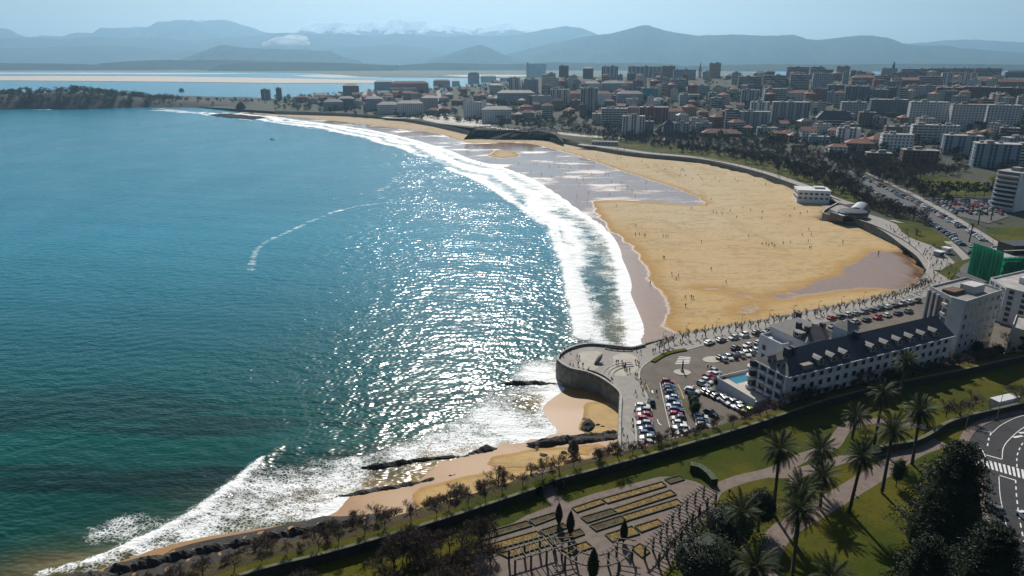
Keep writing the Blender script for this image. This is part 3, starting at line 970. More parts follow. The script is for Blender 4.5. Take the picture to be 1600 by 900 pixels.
# curved steps
cx_, cy_ = P(1002, 592, ZT).xy
for k, r in enumerate((9.0, 10.6, 12.2)):
    mb = MB()
    arc = [Vector((cx_ + r * math.cos(a), cy_ + r * math.sin(a))) for a in np.linspace(RAD(95), RAD(185), 22)]
    wall_along(mb, arc, 0.5, ZT + 0.1, ZT + 0.36 - 0.05 * k)
    tag(mb.build('curved_step', m_wallcap), 'curved stone step on the round plaza, %s from its centre' % ORD[k], 'step', 'curved plaza steps')

# sea wall of the plaza with its parapet
root = empty('sea_wall', (PLAZA_EDGE[8][0], PLAZA_EDGE[8][1], 0))
sw = spline([Vector(p) for p in PLAZA_EDGE], 1.5)
sw = [p - root.location.xy for p in sw]
mb = MB(); wall_along(mb, sw, 0.9, -1.5, ZT + 0.1, 0); mb.build('wall_face', m_seawall, root)
mb = MB(); wall_along(mb, sw, 0.55, ZT + 0.1, ZT + 0.85, 0); mb.build('parapet', m_seawall, root)
mb = MB(); wall_along(mb, sw, 0.75, ZT + 0.852, ZT + 1.0, 0); mb.build('coping', m_wallcap, root)
tag(root, 'curved stone sea wall round the plaza above the small cove', 'sea wall')
# promenade wall along the big beach and round the bend
root = empty('promenade_wall', (P(1300, 482, 5).x, P(1300, 482, 5).y, 0))
l1 = [p - root.location.xy for p in spline([Vector(p) for p in ext([(1008, 541), (1060, 528), (1120, 516), (1200, 502), (1300, 482), (1380, 465), (1430, 447), (1447, 430)], 5)], 3)]
mb = MB(); wall_along(mb, l1, 0.6, 0.5, ZT + 0.14); mb.build('wall_face', m_seawall, root)
mb = MB()
for i in range(0, len(l1) - 1):
    mb.box(l1[i].x, l1[i].y, ZT + 0.14, 0.07, 0.07, 0.95)
mb.build('railing_posts', mat('railing_paint', (0.5, 0.5, 0.5), 0.5), root)['kind'] = 'stuff'
mb = MB(); wall_along(mb, l1, 0.06, ZT + 1.08, ZT + 1.15); mb.build('handrail', MATS['railing_paint'], root)
tag(root, 'promenade wall with white railing along the near end of the big beach', 'wall')
root = empty('promenade_wall', (P(1370, 355, 5).x, P(1370, 355, 5).y, 0))
l2 = [p - root.location.xy for p in spline([Vector(p) for p in ext([(1309, 318), (1286, 334), (1330, 342), (1370, 355), (1410, 375), (1437, 395), (1451, 414), (1447, 430)], 5)], 4)]
mb = MB(); wall_along(mb, l2, 0.7, 0.5, 5.7); mb.build('wall_face', m_seawall, root)
mb = MB(); wall_along(mb, l2, 0.9, 5.702, 5.95); mb.build('coping', m_wallcap, root)
tag(root, 'dark curving sea wall below the promenade bend', 'wall')
root = empty('promenade_wall', (P(1100, 252, 4).x, P(1100, 252, 4).y, 0))
l3 = [p - root.location.xy for p in spline([Vector(p) for p in PROM[7:14]], 10)]
mb = MB(); wall_along(mb, l3, 0.8, 0.5, 5.6); mb.build('wall_face', m_seawall, root)
mb = MB(); wall_along(mb, l3, 1.0, 5.602, 5.9); mb.build('coping', m_wallcap, root)
tag(root, 'long low sea wall between the dry sand and the wooded park', 'wall')
root = empty('promenade_wall', (P(620, 185, 4).x, P(620, 185, 4).y, 0))
l4 = [p - root.location.xy for p in spline([Vector(p) for p in PROM[1:6]], 10)]
mb = MB(); wall_along(mb, l4, 1.0, 0.5, 6.5); mb.build('wall_face', mat('far_wall', (0.20, 0.20, 0.20), 0.9), root)
tag(root, 'grey promenade wall behind the far beach', 'wall')

# park walls (retaining wall in two runs, with the stair gap between them)
for seg, lab in ((WALL_A, 'dark stone retaining wall between the shore bank and the lower lawn'), (WALL_B, 'long dark retaining wall from the garden stairs to the palm lawn')):
    pts = spline([Vector(p) for p in seg], 3)
    root = empty('retaining_wall', (pts[len(pts) // 2].x, pts[len(pts) // 2].y, ZP))
    loc = [p - root.location.xy for p in pts]
    mb = MB(); wall_along(mb, loc, 0.6, -0.3, ZB - ZP); mb.build('wall_face', m_parkwall, root)
    mb = MB(); wall_along(mb, loc, 0.8, ZB - ZP + 0.003, ZB - ZP + 0.16); mb.build('coping', mat('mossy_coping', (0.10, 0.10, 0.06), 0.9, 0.4, 0.6), root)
    tag(root, lab, 'wall')
# clipped hedge wall above the lower path
pts = spline([Vector(p) for p in ext([(1366, 700), (1400, 693), (1430, 688), (1456, 676), (1480, 660), (1520, 647), (1560, 638), (1600, 629), (1680, 615)], ZP + 1.8)], 2)
root = empty('retaining_wall', (pts[0].x, pts[0].y, ZP))
loc = [p - root.location.xy for p in pts]
mb = MB(); wall_along(mb, loc, 0.7, -0.2, 1.8); mb.build('wall_face', m_parkwall, root)
mb = MB(); wall_along(mb, loc, 0.9, 1.803, 1.95); mb.build('coping', MATS['mossy_coping'], root)
tag(root, 'curving dark wall between the palm lawn and the road', 'wall')

# paths in the park
def path(name, pts, w, z, material, px=True, zf=ZP):
    c = spline([Vector(p) for p in (ext(pts, zf) if px else pts)], 1.5)
    mb = MB(); ribbon(mb, c, -w / 2, w / 2, zf + z)
    return struct(mb.build(name, material))
path('path', [(1190, 925), (1196, 890), (1203, 862), (1223, 830), (1275, 798), (1326, 767), (1366, 743), (1399, 722), (1432, 703), (1470, 690)], 4.6, 0.012, m_path)
path('path', [(1118, 765), (1135, 757), (1160, 748), (1199, 739), (1233, 726), (1256, 714), (1299, 697), (1319, 671), (1343, 660), (1373, 658), (1410, 662), (1450, 668)], 3.2, 0.016, m_path)
path('path', [(1199, 741), (1230, 741), (1266, 733), (1313, 719), (1350, 711), (1400, 704), (1440, 700)], 3.0, 0.020, m_path)
path('path', [(1266, 733), (1245, 745), (1240, 760)], 2.2, 0.024, m_path)

# road on the slope with its markings
struct(sheet('road', [tuple(p) for p in spline(ext([(1530, 905), (1545, 930)], ZP), 5)] + [(140, 70), (190, 70), (190, 170)] + ext([(1640, 636), (1600, 646), (1560, 655), (1532, 668), (1518, 682), (1512, 697), (1516, 715), (1532, 745), (1541, 775), (1545, 810), (1546, 850), (1540, 885)], ZP), ZP + 0.03, 0, m_road))
mb = MB()
def stripe(pts, w, z=0.036, m=0, dash=None):
    c = spline([Vector(p) for p in ext(pts, ZP)], 0.5 if dash else 1.0)
    if not dash:
        ribbon(mb, c, -w / 2, w / 2, ZP + z, m)
    else:
        k = 0
        while k < len(c) - dash:
            ribbon(mb, c[k:k + dash + 1], -w / 2, w / 2, ZP + z, m)
            k += dash * 2
stripe([(1513, 693), (1525, 697), (1535, 704), (1540, 714)], 0.22)
stripe([(1541, 711), (1566, 718)], 0.35)
stripe([(1562, 743), (1588, 751)], 0.35, 0.040)
stripe([(1566, 717), (1568, 700), (1578, 686), (1600, 668), (1640, 650)], 0.18)
stripe([(1528, 672), (1551, 676)], 0.2, 0.040); stripe([(1551, 676), (1565, 664), (1590, 652), (1620, 645)], 0.16)
stripe([(1561, 745), (1563, 775), (1570, 810), (1577, 840), (1582, 870), (1586, 900)], 0.15)
stripe([(1543, 697), (1546, 683), (1552, 672)], 0.3, 0.036, 0, 3)
stripe([(1587, 750), (1589, 780), (1594, 815), (1600, 845), (1608, 880)], 0.25, 0.036, 0, 3)
stripe([(1589, 730), (1590, 710), (1600, 690), (1615, 675)], 0.25, 0.036, 0, 3)
struct(mb.build('road_marking', m_white))
A0, A1, B0, B1 = P(1505, 709, ZP), P(1610, 737, ZP), P(1510, 722, ZP), P(1612, 752, ZP)
for k in range(15):
    t0, t1 = k / 15, (k + 0.55) / 15
    mb = MB()
    q = [A0.lerp(A1, t0), A0.lerp(A1, t1), B0.lerp(B1, t1), B0.lerp(B1, t0)]
    mb.face([(p.x, p.y, ZP + 0.044) for p in reversed(q)])
    o = mb.build('crossing_stripe', m_white)
    if mb and o.data.polygons[0].normal.z < 0: o.data.flip_normals()
    struct(o)
q = ext([(1576, 690), (1600, 664), (1625, 650), (1640, 655), (1612, 672), (1590, 686)], ZP)
for k in range(5):
    t = 0.15 + k * 0.17
    a, b = Vector(q[0]).lerp(Vector(q[2]), t), Vector(q[5]).lerp(Vector(q[3]), t)
    mb = MB(); ribbon(mb, [a, b], -0.35, 0.35, ZP + 0.038); struct(mb.build('hatch_stripe', m_white))
# pavement along the road's inner side
c = spline([Vector(p) for p in ext([(1600, 642), (1560, 651), (1528, 664), (1511, 680), (1505, 697), (1508, 716), (1524, 746), (1533, 776), (1537, 810), (1538, 850), (1530, 890)], ZP)], 1.5)
mb = MB(); wall_along(mb, c, 2.2, ZP - 0.05, ZP + 0.14); struct(mb.build('pavement', m_path))

# car park details: islands, markings
def island(px, py, rx, ry, rot=0.0, material=None):
    c = P(px, py, ZT)
    pts = [(c.x + rx * math.cos(a) * math.cos(rot) - ry * math.sin(a) * math.sin(rot), c.y + rx * math.cos(a) * math.sin(rot) + ry * math.sin(a) * math.cos(rot)) for a in np.linspace(0, 2 * math.pi, 28)[:-1]]
    mb = MB(); mb.prism(pts, ZT - 0.02, ZT + 0.15, 0, 1)
    return struct(mb.build('traffic_island', [m_kerb, material or m_pave2]))
island(1066, 582, 2.7, 2.2)
island(1114, 562, 3.6, 2.4, 0.3)
island(1085, 648, 1.5, 11.0, 0.18, mat('island_soil', (0.15, 0.11, 0.045), 0.9, 0.4, 0.5, c2=(0.06, 0.07, 0.015)))
mb = MB()
def lot_line(pts, w=0.16, m=0, z=0.006):
    ribbon(mb, spline([Vector(p) for p in ext(pts, ZT)], 1.0), -w / 2, w / 2, ZT + z, m)
lot_line([(1031, 598), (1040, 640), (1052, 690)], 0.12)
lot_line([(1010, 600), (1015, 612)], 0.15, 1); lot_line([(1011, 618), (1009, 632)], 0.15, 1)
lot_line([(1059, 600), (1066, 615), (1072, 640)], 0.2, 1); lot_line([(1090, 606), (1096, 615)], 0.2, 1)
for k in range(5):
    lot_line([(1072 + k * 5, 604 - 0.6 * k), (1074.5 + k * 5, 603.6 - 0.6 * k)], 0.25)
lot_line([(1027, 655), (1029, 661)], 0.2); lot_line([(1029, 661), (1033, 664)], 0.3, 0, 0.01)
lot_line([(1019, 610), (1020, 614)], 0.5, 0, 0.012)
struct(mb.build('bay_marking', [m_white, m_yellow]))
Z0, Z1 = P(1052, 566, ZT), P(1077, 566, ZT)
for k in range(5):
    a, b = P(1055 + 1.4 * k, 568 - 2.6 * k, ZT), P(1077 + 0.6 * k, 567.5 - 2.2 * k, ZT)
    mb = MB(); ribbon(mb, [a.xy, b.xy], -0.25, 0.25, ZT + 0.01); struct(mb.build('crossing_stripe', m_white))
# planted kerb by the promenade corner
mb = MB()
wall_along(mb, spline([Vector(p) for p in ext([(1020, 566), (1029, 560), (1043, 553), (1060, 549), (1072, 547)], ZT)], 1.0), 1.6, ZT + 0.13, ZT + 0.4)
tag(mb.build('grass_verge', m_grass), 'curved strip of grass edging the promenade by the car park', 'verge')

# ------------------------------------------------------------------ shore rocks
def rock(name, pts, h, label, cat='rock', group=None, seed=0, z=-0.2, px=True, zp=0.3):
    """an irregular rock: outline in plan, domed and broken top"""
    r = np.random.RandomState(seed)
    out = spline([Vector(p) for p in (ext(pts, zp) if px else pts)], 0.9, True)
    out = [p + Vector(r.uniform(-0.25, 0.25, 2)) for p in out]
    cx = sum(p.x for p in out) / len(out); cy = sum(p.y for p in out) / len(out)
    loc_ = [(p.x - cx, p.y - cy) for p in out]
    def zf(x, y):
        d = dist_line(loc_, x, y, True)
        n = np.sin(x * 0.55 + seed) * np.sin(y * 0.8 + x * 0.3) * 0.45 + r.uniform(-0.2, 0.2, np.shape(x))
        return np.where(d < 1e-3, 0.0, h * np.clip(d / (0.55 * h + 0.5), 0, 1) ** 0.6 * (0.75 + n))
    me, co = sheet_mesh(name, loc_, zf, 0.6)
    me.materials.append(m_rock)
    o = link(name, me, None, (cx, cy, z))
    return tag(o, label, cat, group)
rock('rock_ledge', [(563, 729), (600, 723), (650, 716), (700, 711), (735, 709), (735, 713), (700, 717), (640, 725), (590, 733)], 1.2, 'long thin dark rock ledge lying in the foam off the small beach', 'rock', 'rock ledges of the small shore', 1)
rock('rock_ledge', [(728, 709), (745, 700), (765, 696), (782, 700), (765, 706), (745, 710)], 1.4, 'dark rounded rock at the sea end of the wet sand', 'rock', 'rock ledges of the small shore', 2)
rock('rock_ledge', [(672, 745), (700, 740), (740, 735), (772, 733), (765, 739), (720, 747), (690, 752), (640, 756)], 1.1, 'low broken rock ledge between two patches of sand', 'rock', 'rock ledges of the small shore', 3)
rock('rock_ledge', [(520, 774), (552, 766), (600, 757), (650, 749), (690, 748), (640, 759), (590, 768), (540, 776)], 0.9, 'thin weed covered ledge at the foaming edge of the sand', 'rock', 'rock ledges of the small shore', 4)
rock('rock_ledge', [(822, 692), (850, 684), (880, 679), (920, 677), (964, 673), (966, 680), (930, 685), (880, 692), (840, 697)], 1.3, 'broad dark rock ledge below the plaza wall', 'rock', 'rock ledges of the small shore', 5, z=0.6, zp=1.0)
rock('rock_ledge', [(895, 684), (940, 680), (967, 679), (967, 690), (920, 692), (890, 694)], 0.8, 'grey slabby ledge at the foot of the plaza wall', 'rock', 'rock ledges of the small shore', 6, z=1.0, zp=1.0)
rock('groyne', [(782, 598), (800, 595), (830, 595), (872, 597), (872, 601), (830, 601), (795, 601)], 1.1, 'low dark breakwater running into the surf from the plaza wall', 'groyne', None, 7)
rock('boulder', [(890, 709), (887, 698), (893, 691), (904, 693), (905, 704), (898, 714), (886, 714)], 4.0, 'big brown boulder standing against the grassy bank', 'boulder', None, 8, z=0.8, zp=1.5)
rock('boulder', [(908, 668), (912, 659), (922, 657), (930, 662), (927, 671), (916, 674)], 2.0, 'dark boulder on the cove sand under the plaza', 'boulder', None, 9, z=0.8, zp=1.0)
rr = random.Random(3)
for k in range(26):
    px, py = rr.choice([(915, 648), (935, 658), (945, 662), (955, 668), (940, 670), (925, 655), (850, 705), (875, 712), (860, 690)])
    px += rr.uniform(-14, 12); py += rr.uniform(-7, 7)
    if px > 962: px = 958
    c = P(px, py, 1.0); s = rr.uniform(0.3, 0.9)
    rock('stone', [(c.x + s * math.cos(a) * rr.uniform(.7, 1.2), c.y + s * math.sin(a) * rr.uniform(.7, 1.2)) for a in np.linspace(0, 6.28, 7)[:-1]], s * 0.9, 'small dark stone scattered on the cove sand', 'stone', 'stones on the cove sand', 20 + k, z=0.95, px=False)
# rocky foot of the bank
struct(sheet('rock_shore', [tuple(p) for p in spline(ext([(50, 915), (160, 885), (300, 848), (420, 824), (505, 804), (530, 806), (600, 806), (610, 810), (580, 830), (400, 872), (250, 915), (100, 965)], 0.5), 3, True)], lambda x, y: near_beach_z(x, y) + 0.12 + 0.25 * np.sin(x * 1.9 + y) * np.sin(y * 1.3 - x * 0.4), 1.5, m_rock))
rock('rock_ledge', [(170, 888), (215, 874), (280, 862), (360, 846), (430, 832), (520, 815), (560, 812), (600, 806), (560, 822), (480, 836), (400, 850), (300, 872), (230, 890), (190, 898)], 1.6, 'long dark rocky foot of the bank beside the near surf', 'rock', 'rock ledges of the small shore', 50, z=0.2, zp=0.6)
rock('rock_ledge', [(60, 915), (110, 898), (150, 892), (200, 896), (160, 915), (100, 930)], 1.2, 'dark rock shelf at the bottom corner of the near shore', 'rock', 'rock ledges of the small shore', 51, z=0.1, zp=0.5)
# ------------------------------------------------------------------ vegetation: one set of meshes per kind, shared by every plant of that kind
m_bark = mat('bark', (0.060, 0.046, 0.034), 0.9, 0.35, 1.5, objvar=0.4)
m_twig = mat('twigs', (0.075, 0.052, 0.038), 0.9, 0.3, 0.8, objvar=0.5)
m_twigf = mat('far_twigs', (0.060, 0.042, 0.036), 0.95, 0.35, 0.2, objvar=0.6)
m_leaf = leafmat('evergreen_leaves', (0.014, 0.024, 0.009), (0.036, 0.050, 0.016))
m_leafd = leafmat('dark_conifer', (0.008, 0.014, 0.007), (0.022, 0.030, 0.011), 0.15)
m_leafp = leafmat('pine_needles', (0.014, 0.028, 0.012), (0.034, 0.052, 0.020))
m_frond = leafmat('palm_frond', (0.018, 0.028, 0.009), (0.048, 0.058, 0.017), 0.3)
m_frondo = leafmat('old_frond', (0.060, 0.045, 0.020), (0.090, 0.065, 0.030), 0.3)
m_palmtrunk = mat('palm_trunk', (0.070, 0.052, 0.038), 0.95, 0.4, 3.0, bump=0.08, bscale=5)
m_hedge = leafmat('hedge_leaves', (0.020, 0.034, 0.008), (0.045, 0.060, 0.014), 0.1)

def bare_tree(seed, h=8.0, spread=0.9, levels=4, kids=(5, 4, 4, 3), r0=0.17, minr=0.018, lean=0.1, twist=0.5):
    r = random.Random(seed)
    trunk, crown = MB(), MB()
    def grow(p, d, L, rad, lev):
        tgt = trunk if lev == 0 else crown
        q = p + d * L * 0.5 + Vector((r.uniform(-1, 1), r.uniform(-1, 1), r.uniform(-.3, .5))) * L * 0.1
        e = p + d * L + Vector((r.uniform(-1, 1), r.uniform(-1, 1), 0)) * L * 0.08
        re = max(rad * 0.6, minr * 0.7)
        if lev >= 3 or (lev >= 2 and minr >= 0.05):
            tgt.tube([p, e], [rad, re], 3, cap=False)
        else:
            tgt.tube([p, q, e], [rad, (rad + re) / 2, re], 6 if lev == 0 else (4 if lev == 1 else 3), cap=False)
        if lev >= levels:
            return
        for k in range(kids[lev]):
            f = 1.0 if k < 2 else r.uniform(0.45, 0.95)
            base = p.lerp(q, f * 2) if f < 0.5 else q.lerp(e, f * 2 - 1)
            a = r.uniform(0, 6.28)
            side = d.cross(Vector((math.cos(a), math.sin(a), 0.3)))
            if side.length < 1e-3: side = Vector((1, 0, 0))
            nd = (d * r.uniform(0.5, 0.9) + side.normalized() * r.uniform(0.5, 1.0) * spread + Vector((0, 0, 0.25))).normalized()
            grow(base, nd, L * r.uniform(0.55, 0.8), max(re * 0.85, minr), lev + 1)
    grow(Vector((0, 0, -0.2)), Vector((r.uniform(-lean, lean), r.uniform(-lean, lean), 1)).normalized(), h * 0.33, r0, 0)
    zmax = max(v[2] for v in crown.v)
    s = h / zmax
    for m_ in (trunk, crown):
        m_.v = [(x * s, y * s, z * s) for x, y, z in m_.v]
    return trunk, crown

def cards(mb, c, rad, n, size, r, flat=1.0, m=0):
    for _ in range(n):
        d = Vector((r.gauss(0, 1), r.gauss(0, 1), r.gauss(0, 1))).normalized() * rad * r.random() ** 0.4
        p = Vector(c) + Vector((d.x, d.y, d.z * flat))
        u = Vector((r.gauss(0, 1), r.gauss(0, 1), r.gauss(0, 0.6))).normalized() * size * r.uniform(0.6, 1.2)
        v = u.cross(Vector((r.gauss(0, 1), r.gauss(0, 1), r.gauss(0, 1)))).normalized() * size * r.uniform(0.5, 0.9)
        mb.face([p - u, p + v * 0.6, p + u, p - v * 0.6], m)

def leafy_tree(seed, h=9.0, w=6.0, clumps=46, per=15, size=0.42, th=0.3, flat=0.8, umbrella=False):
    r = random.Random(seed)
    trunk, crown = MB(), MB()
    trunk.tube([(0, 0, -0.3), (r.uniform(-.2, .2), r.uniform(-.2, .2), h * th), (0, 0, h * 0.75)], [0.28, 0.2, 0.08], 6, cap=False)
    for k in range(5):
        a = k * 1.256 + r.random()
        trunk.tube([(0, 0, h * th), (math.cos(a) * w * .18, math.sin(a) * w * .18, h * .55), (math.cos(a) * w * .34, math.sin(a) * w * .34, h * .72)], [0.12, 0.08, 0.03], 4, cap=False)
    if not umbrella and clumps >= 60:
        crown.lathe([(w * .05, h * (th + .05)), (w * .30, h * (th + .15)), (w * .36, h * (th + (1 - th) * .5)), (w * .28, h * (th + (1 - th) * .75)), (w * .08, h * .93)], n=12)
    for k in range(clumps):
        a, t = r.uniform(0, 6.28), r.random()
        if umbrella:
            zz = h * (0.72 + 0.22 * r.random()); rr_ = w / 2 * math.sqrt(r.random())
        else:
            zz = h * (th + (1 - th) * (0.08 + 0.84 * t))
            env = math.sin(math.pi * (0.12 + 0.82 * t)) ** 0.7
            rr_ = w / 2 * env * r.uniform(0.35, 1.0)
        cards(crown, (math.cos(a) * rr_, math.sin(a) * rr_, zz), w * 0.15 * r.uniform(0.7, 1.3), per, size, r, flat)
    return trunk, crown

def conifer(seed, h=20.0, w=13.0, boughs=210, per=84, lo=0.06):
    r = random.Random(seed)
    trunk, crown = MB(), MB()
    trunk.tube([(0, 0, -0.4), (0.2, 0.1, h * 0.5), (0, 0, h * 0.97)], [0.6, 0.38, 0.05], 8, cap=False)
    crown.lathe([(w * .10, h * lo), (w * .33, h * (lo + .04)), (w * .33, h * .2), (w * .26, h * .45), (w * .16, h * .7), (w * .04, h * .93)], n=12)
    for k in range(boughs):
        t = lo + (0.97 - lo) * (k / boughs) ** 0.85
        a = k * 2.4 + r.uniform(-.4, .4)
        L = w / 2 * (1 - t) ** 0.62 * r.uniform(0.65, 1.12) + 0.4
        z = h * t
        e = Vector((math.cos(a) * L, math.sin(a) * L, z + L * r.uniform(-0.12, 0.18)))
        b = Vector((0, 0, z))
        trunk.tube([b, b.lerp(e, 0.9)], [0.09, 0.02], 3, cap=False)
        for j in range(4):
            f = 0.42 + 0.19 * j
            cards(crown, b.lerp(e, f) + Vector((r.uniform(-.5, .5), r.uniform(-.5, .5), r.uniform(-.1, .25))), 0.55 + 0.13 * L * (1.15 - abs(f - .7)), per // 4, 0.22, r, 0.38)
    return trunk, crown

def cypress(seed, h=7.0, w=2.2):
    r = random.Random(seed)
    trunk, crown = MB(), MB()
    trunk.tube([(0, 0, -0.2), (0, 0, h * 0.5)], [0.14, 0.08], 6, cap=False)
    prof = [(0.12, 0.0), (0.55, 0.12), (0.9, 0.3), (1.0, 0.42), (0.82, 0.62), (0.5, 0.82), (0.2, 0.94), (0.03, 1.0)]
    crown.lathe([(a * w / 2 * 0.88, 0.35 + b * (h - 0.35)) for a, b in prof], n=14)
    for k in range(900):
        t = r.random()
        rad = np.interp(t, [b for a, b in prof], [a for a, b in prof]) * w / 2
        a = r.uniform(0, 6.28)
        p = Vector((math.cos(a) * rad * r.uniform(.85, 1.06), math.sin(a) * rad * r.uniform(.85, 1.06), 0.35 + t * (h - 0.35)))
        cards(crown, p, 0.06, 1, 0.17, r)
    return trunk, crown

def frond_mesh(seed, L=3.5, droop=0.9, up=0.35, n=22):
    r = random.Random(seed)
    mb = MB()
    pts = []
    for i in range(9):
        t = i / 8
        pts.append(Vector((L * (t - 0.12 * t * t * droop), 0, L * (up * t - droop * 0.55 * t ** 2.2))))
    mb.tube(pts, [0.05 * (1 - 0.85 * i / 8) for i in range(9)], 3, cap=False)
    for i in range(n):
        t = 0.12 + 0.88 * (i + 0.5) / n
        k = t * 8; j = min(int(k), 7)
        p = pts[j].lerp(pts[j + 1], k - j)
        d = (pts[j + 1] - pts[j]).normalized()
        ll = 0.75 * math.sin(math.pi * (0.15 + 0.78 * t)) * r.uniform(0.85, 1.15)
        for s in (-1, 1):
            tip = p + d * ll * 0.55 + Vector((0, s * ll * 0.8, 0)) + Vector((0, 0, -ll * r.uniform(0.1, 0.45)))
            mb.face([p - d * 0.07, p + d * 0.07, tip])
    return mb
FROND = [frond_mesh(1, 3.4, 0.5, 0.75).mesh('frond', m_frond), frond_mesh(2, 3.7, 1.0, 0.45).mesh('frond', m_frond), frond_mesh(3, 3.5, 1.25, 0.15).mesh('frond', m_frond), frond_mesh(4, 2.9, 1.3, -0.1, 16).mesh('frond', m_frondo)]
FROND_SMALL = MB()
for _k in range(26):
    _a = _k * 2.4; _e = RAD(70 - 110 * (_k / 26))
    _m = frond_mesh(_k + 30, 3.2, 0.9, 0.3, 9)
    _R = Matrix.Rotation(_a, 3, 'Z') @ Matrix.Rotation(-_e * 0.8, 3, 'Y')
    FROND_SMALL.raw([_R @ Vector(v) for v in _m.v], _m.f)
FROND_SMALL_ME = FROND_SMALL.mesh('crown', m_frond)

def palm(base, top_z, label, group, seed, nf=52, crown_s=1.0, small=False):
    r = random.Random(seed)
    h = top_z - base[2] - 0.3
    o = empty('palm_tree', base, r.uniform(0, 6.28))
    lx, ly = r.uniform(-.055, .055) * h, r.uniform(-.055, .055) * h
    nf += r.randrange(-10, 11); crown_s *= r.uniform(.9, 1.12)
    mb = MB()
    pts = [(0, 0, -0.3), (0, 0, 0.4), (lx * .3, ly * .3, h * .35), (lx * .7, ly * .7, h * .7), (lx, ly, h * 0.93), (lx, ly, h)]
    mb.tube(pts, [0.52, 0.40, 0.33, 0.31, 0.33, 0.5], 9)
    mb.build('trunk', m_palmtrunk, o, True)
    if small:
        link('crown', FROND_SMALL_ME, o, (lx, ly, h), sc=crown_s)
    else:
        mb = MB(); mb.lathe([(0.35, -0.9), (0.62, -0.35), (0.62, 0.1), (0.3, 0.5)], (lx, ly, h), 9); mb.build('crown_base', m_palmtrunk, o, True)
        for k in range(nf):
            t = k / nf
            el = 74 - 128 * t + r.uniform(-12, 12)
            me = FROND[0] if t < 0.3 else FROND[1] if t < 0.62 else FROND[2] if t < 0.88 else FROND[3]
            base_el = {0: 36, 1: 10, 2: -10, 3: -20}[FROND.index(me)]
            f = link('frond', me, o, (lx, ly, h + 0.25 - 0.5 * t))
            f.rotation_euler = Matrix.Rotation(k * 2.39996, 3, 'Z').to_euler()
            f.rotation_euler = (Matrix.Rotation(k * 2.39996 + r.uniform(-.15, .15), 3, 'Z') @ Matrix.Rotation(-RAD(el - base_el) * 0.75, 3, 'Y')).to_euler()
            s = crown_s * r.uniform(0.9, 1.12)
            f.scale = (s, s, s)
    return tag(o, label, 'palm tree', group)

# tree kinds: (trunk mesh, crown mesh, height)
KIND = {}
def kind(name, pair, mt, mc, h):
    KIND.setdefault(name, []).append((pair[0].mesh('trunk', mt), pair[1].mesh('crown', mc), h))
def kind1(name, pair, mt, mc, h):
    """small far trees: trunk and crown in one mesh"""
    mb = MB(); mb.raw(pair[0].v, pair[0].f, 0); mb.raw(pair[1].v, pair[1].f, 1)
    KIND.setdefault(name, []).append((mb.mesh('tree', [mt, mc]), None, h))
for s in range(4):
    kind('bare', bare_tree(s + 1, 8, kids=(6, 5, 5, 5), minr=0.024), m_bark, m_twig, 8)
    kind('pollard', bare_tree(s + 40, 4.2, 1.1, 2, (5, 4, 0, 0), 0.14, 0.06, 0.05), m_bark, m_bark, 4.2)
    kind('shrub', bare_tree(s + 60, 3.5, 1.2, 4, (8, 5, 4, 4), 0.10, 0.02, 0.3), m_bark, m_twig, 3.5)
    kind1('bare_far', bare_tree(s + 20, 11, 0.95, 3, (7, 6, 6, 0), 0.24, 0.075), m_bark, m_twigf, 11)
    kind1('pollard_far', bare_tree(s + 50, 5.0, 1.1, 2, (5, 5, 0, 0), 0.15, 0.07), m_bark, m_twigf, 5)
    kind1('leafy_far', leafy_tree(s + 5, 9, 7.5, 26, 11, 0.75), m_bark, m_leaf, 9)
    kind1('pine_far', leafy_tree(s + 80, 12, 11, 30, 12, 0.85, 0.5, 0.5, True), m_bark, m_leafp, 12)
    kind('leafy', leafy_tree(s + 15, 6, 5.0, 60, 18, 0.26, 0.2), m_bark, m_leaf, 6)
kind1('conifer_far', conifer(90, 18, 7, 46, 24, 0.1), m_bark, m_leafd, 18)
kind('conifer', conifer(91), m_bark, m_leafd, 20); kind('conifer', conifer(92), m_bark, m_leafd, 20)
kind('pine', leafy_tree(93, 7, 8, 90, 46, 0.17, 0.3, 0.6), m_bark, m_leafd, 7); kind('pine', leafy_tree(94, 7, 8, 90, 46, 0.17, 0.25, 0.6), m_bark, m_leafd, 7)
kind('cypress', cypress(95), m_bark, m_leafd, 7)

def tree(k, loc, h, label, cat='tree', group=None, seed=None, name=None, wide=1.0):
    r = random.Random(seed if seed is not None else hash((round(loc[0], 1), round(loc[1], 1))) & 0xffff)
    tr, cr, h0 = r.choice(KIND[k])
    s = h / h0
    sc = (s * wide, s * wide, s)
    rz = r.uniform(0, 6.28)
    if cr is None:
        o = link(name or 'tree', tr, None, loc, rz, sc)
    else:
        o = empty(name or 'tree', loc, rz, sc)
        link('trunk', tr, o); link('crown', cr, o)
    return tag(o, label, cat, group)

# --- palms of the park (surveyed foot and crown)
PALMS = [((1208, 803), 702, 'tall palm beside the split of the garden paths'), ((1270, 757), 700, 'palm rising behind the middle of the palm group'), ((1327, 800), 712, 'tall palm with its foot on open lawn below the broad path'),
         ((1378, 770), 672, 'tall palm standing against the dark conifer'), ((1331, 685), 650, 'short palm beside the curved upper path'), ((1366, 695), 615, 'tallest slim palm by the reddish shrub'),
         ((1425, 725), 640, 'palm next to the bare bush and dark curving wall'), ((1281, 795), 745, 'short bushy palm at the middle of the broad path'), ((1238, 897), 800, 'tall palm by the bend of the broad path'),
         ((1149, 900), 800, 'tall palm over the dark round pine by the pergola'), ((1242, 850), 768, 'palm half hidden behind the tall palm at the path bend'), ((1405, 622), 566, 'dark palm in front of the white hotel'),
         ((1170, 985), 885, 'palm whose crown overhangs the path end'), ((1280, 1000), 905, 'palm crown cut by the bottom edge below the shadows')]
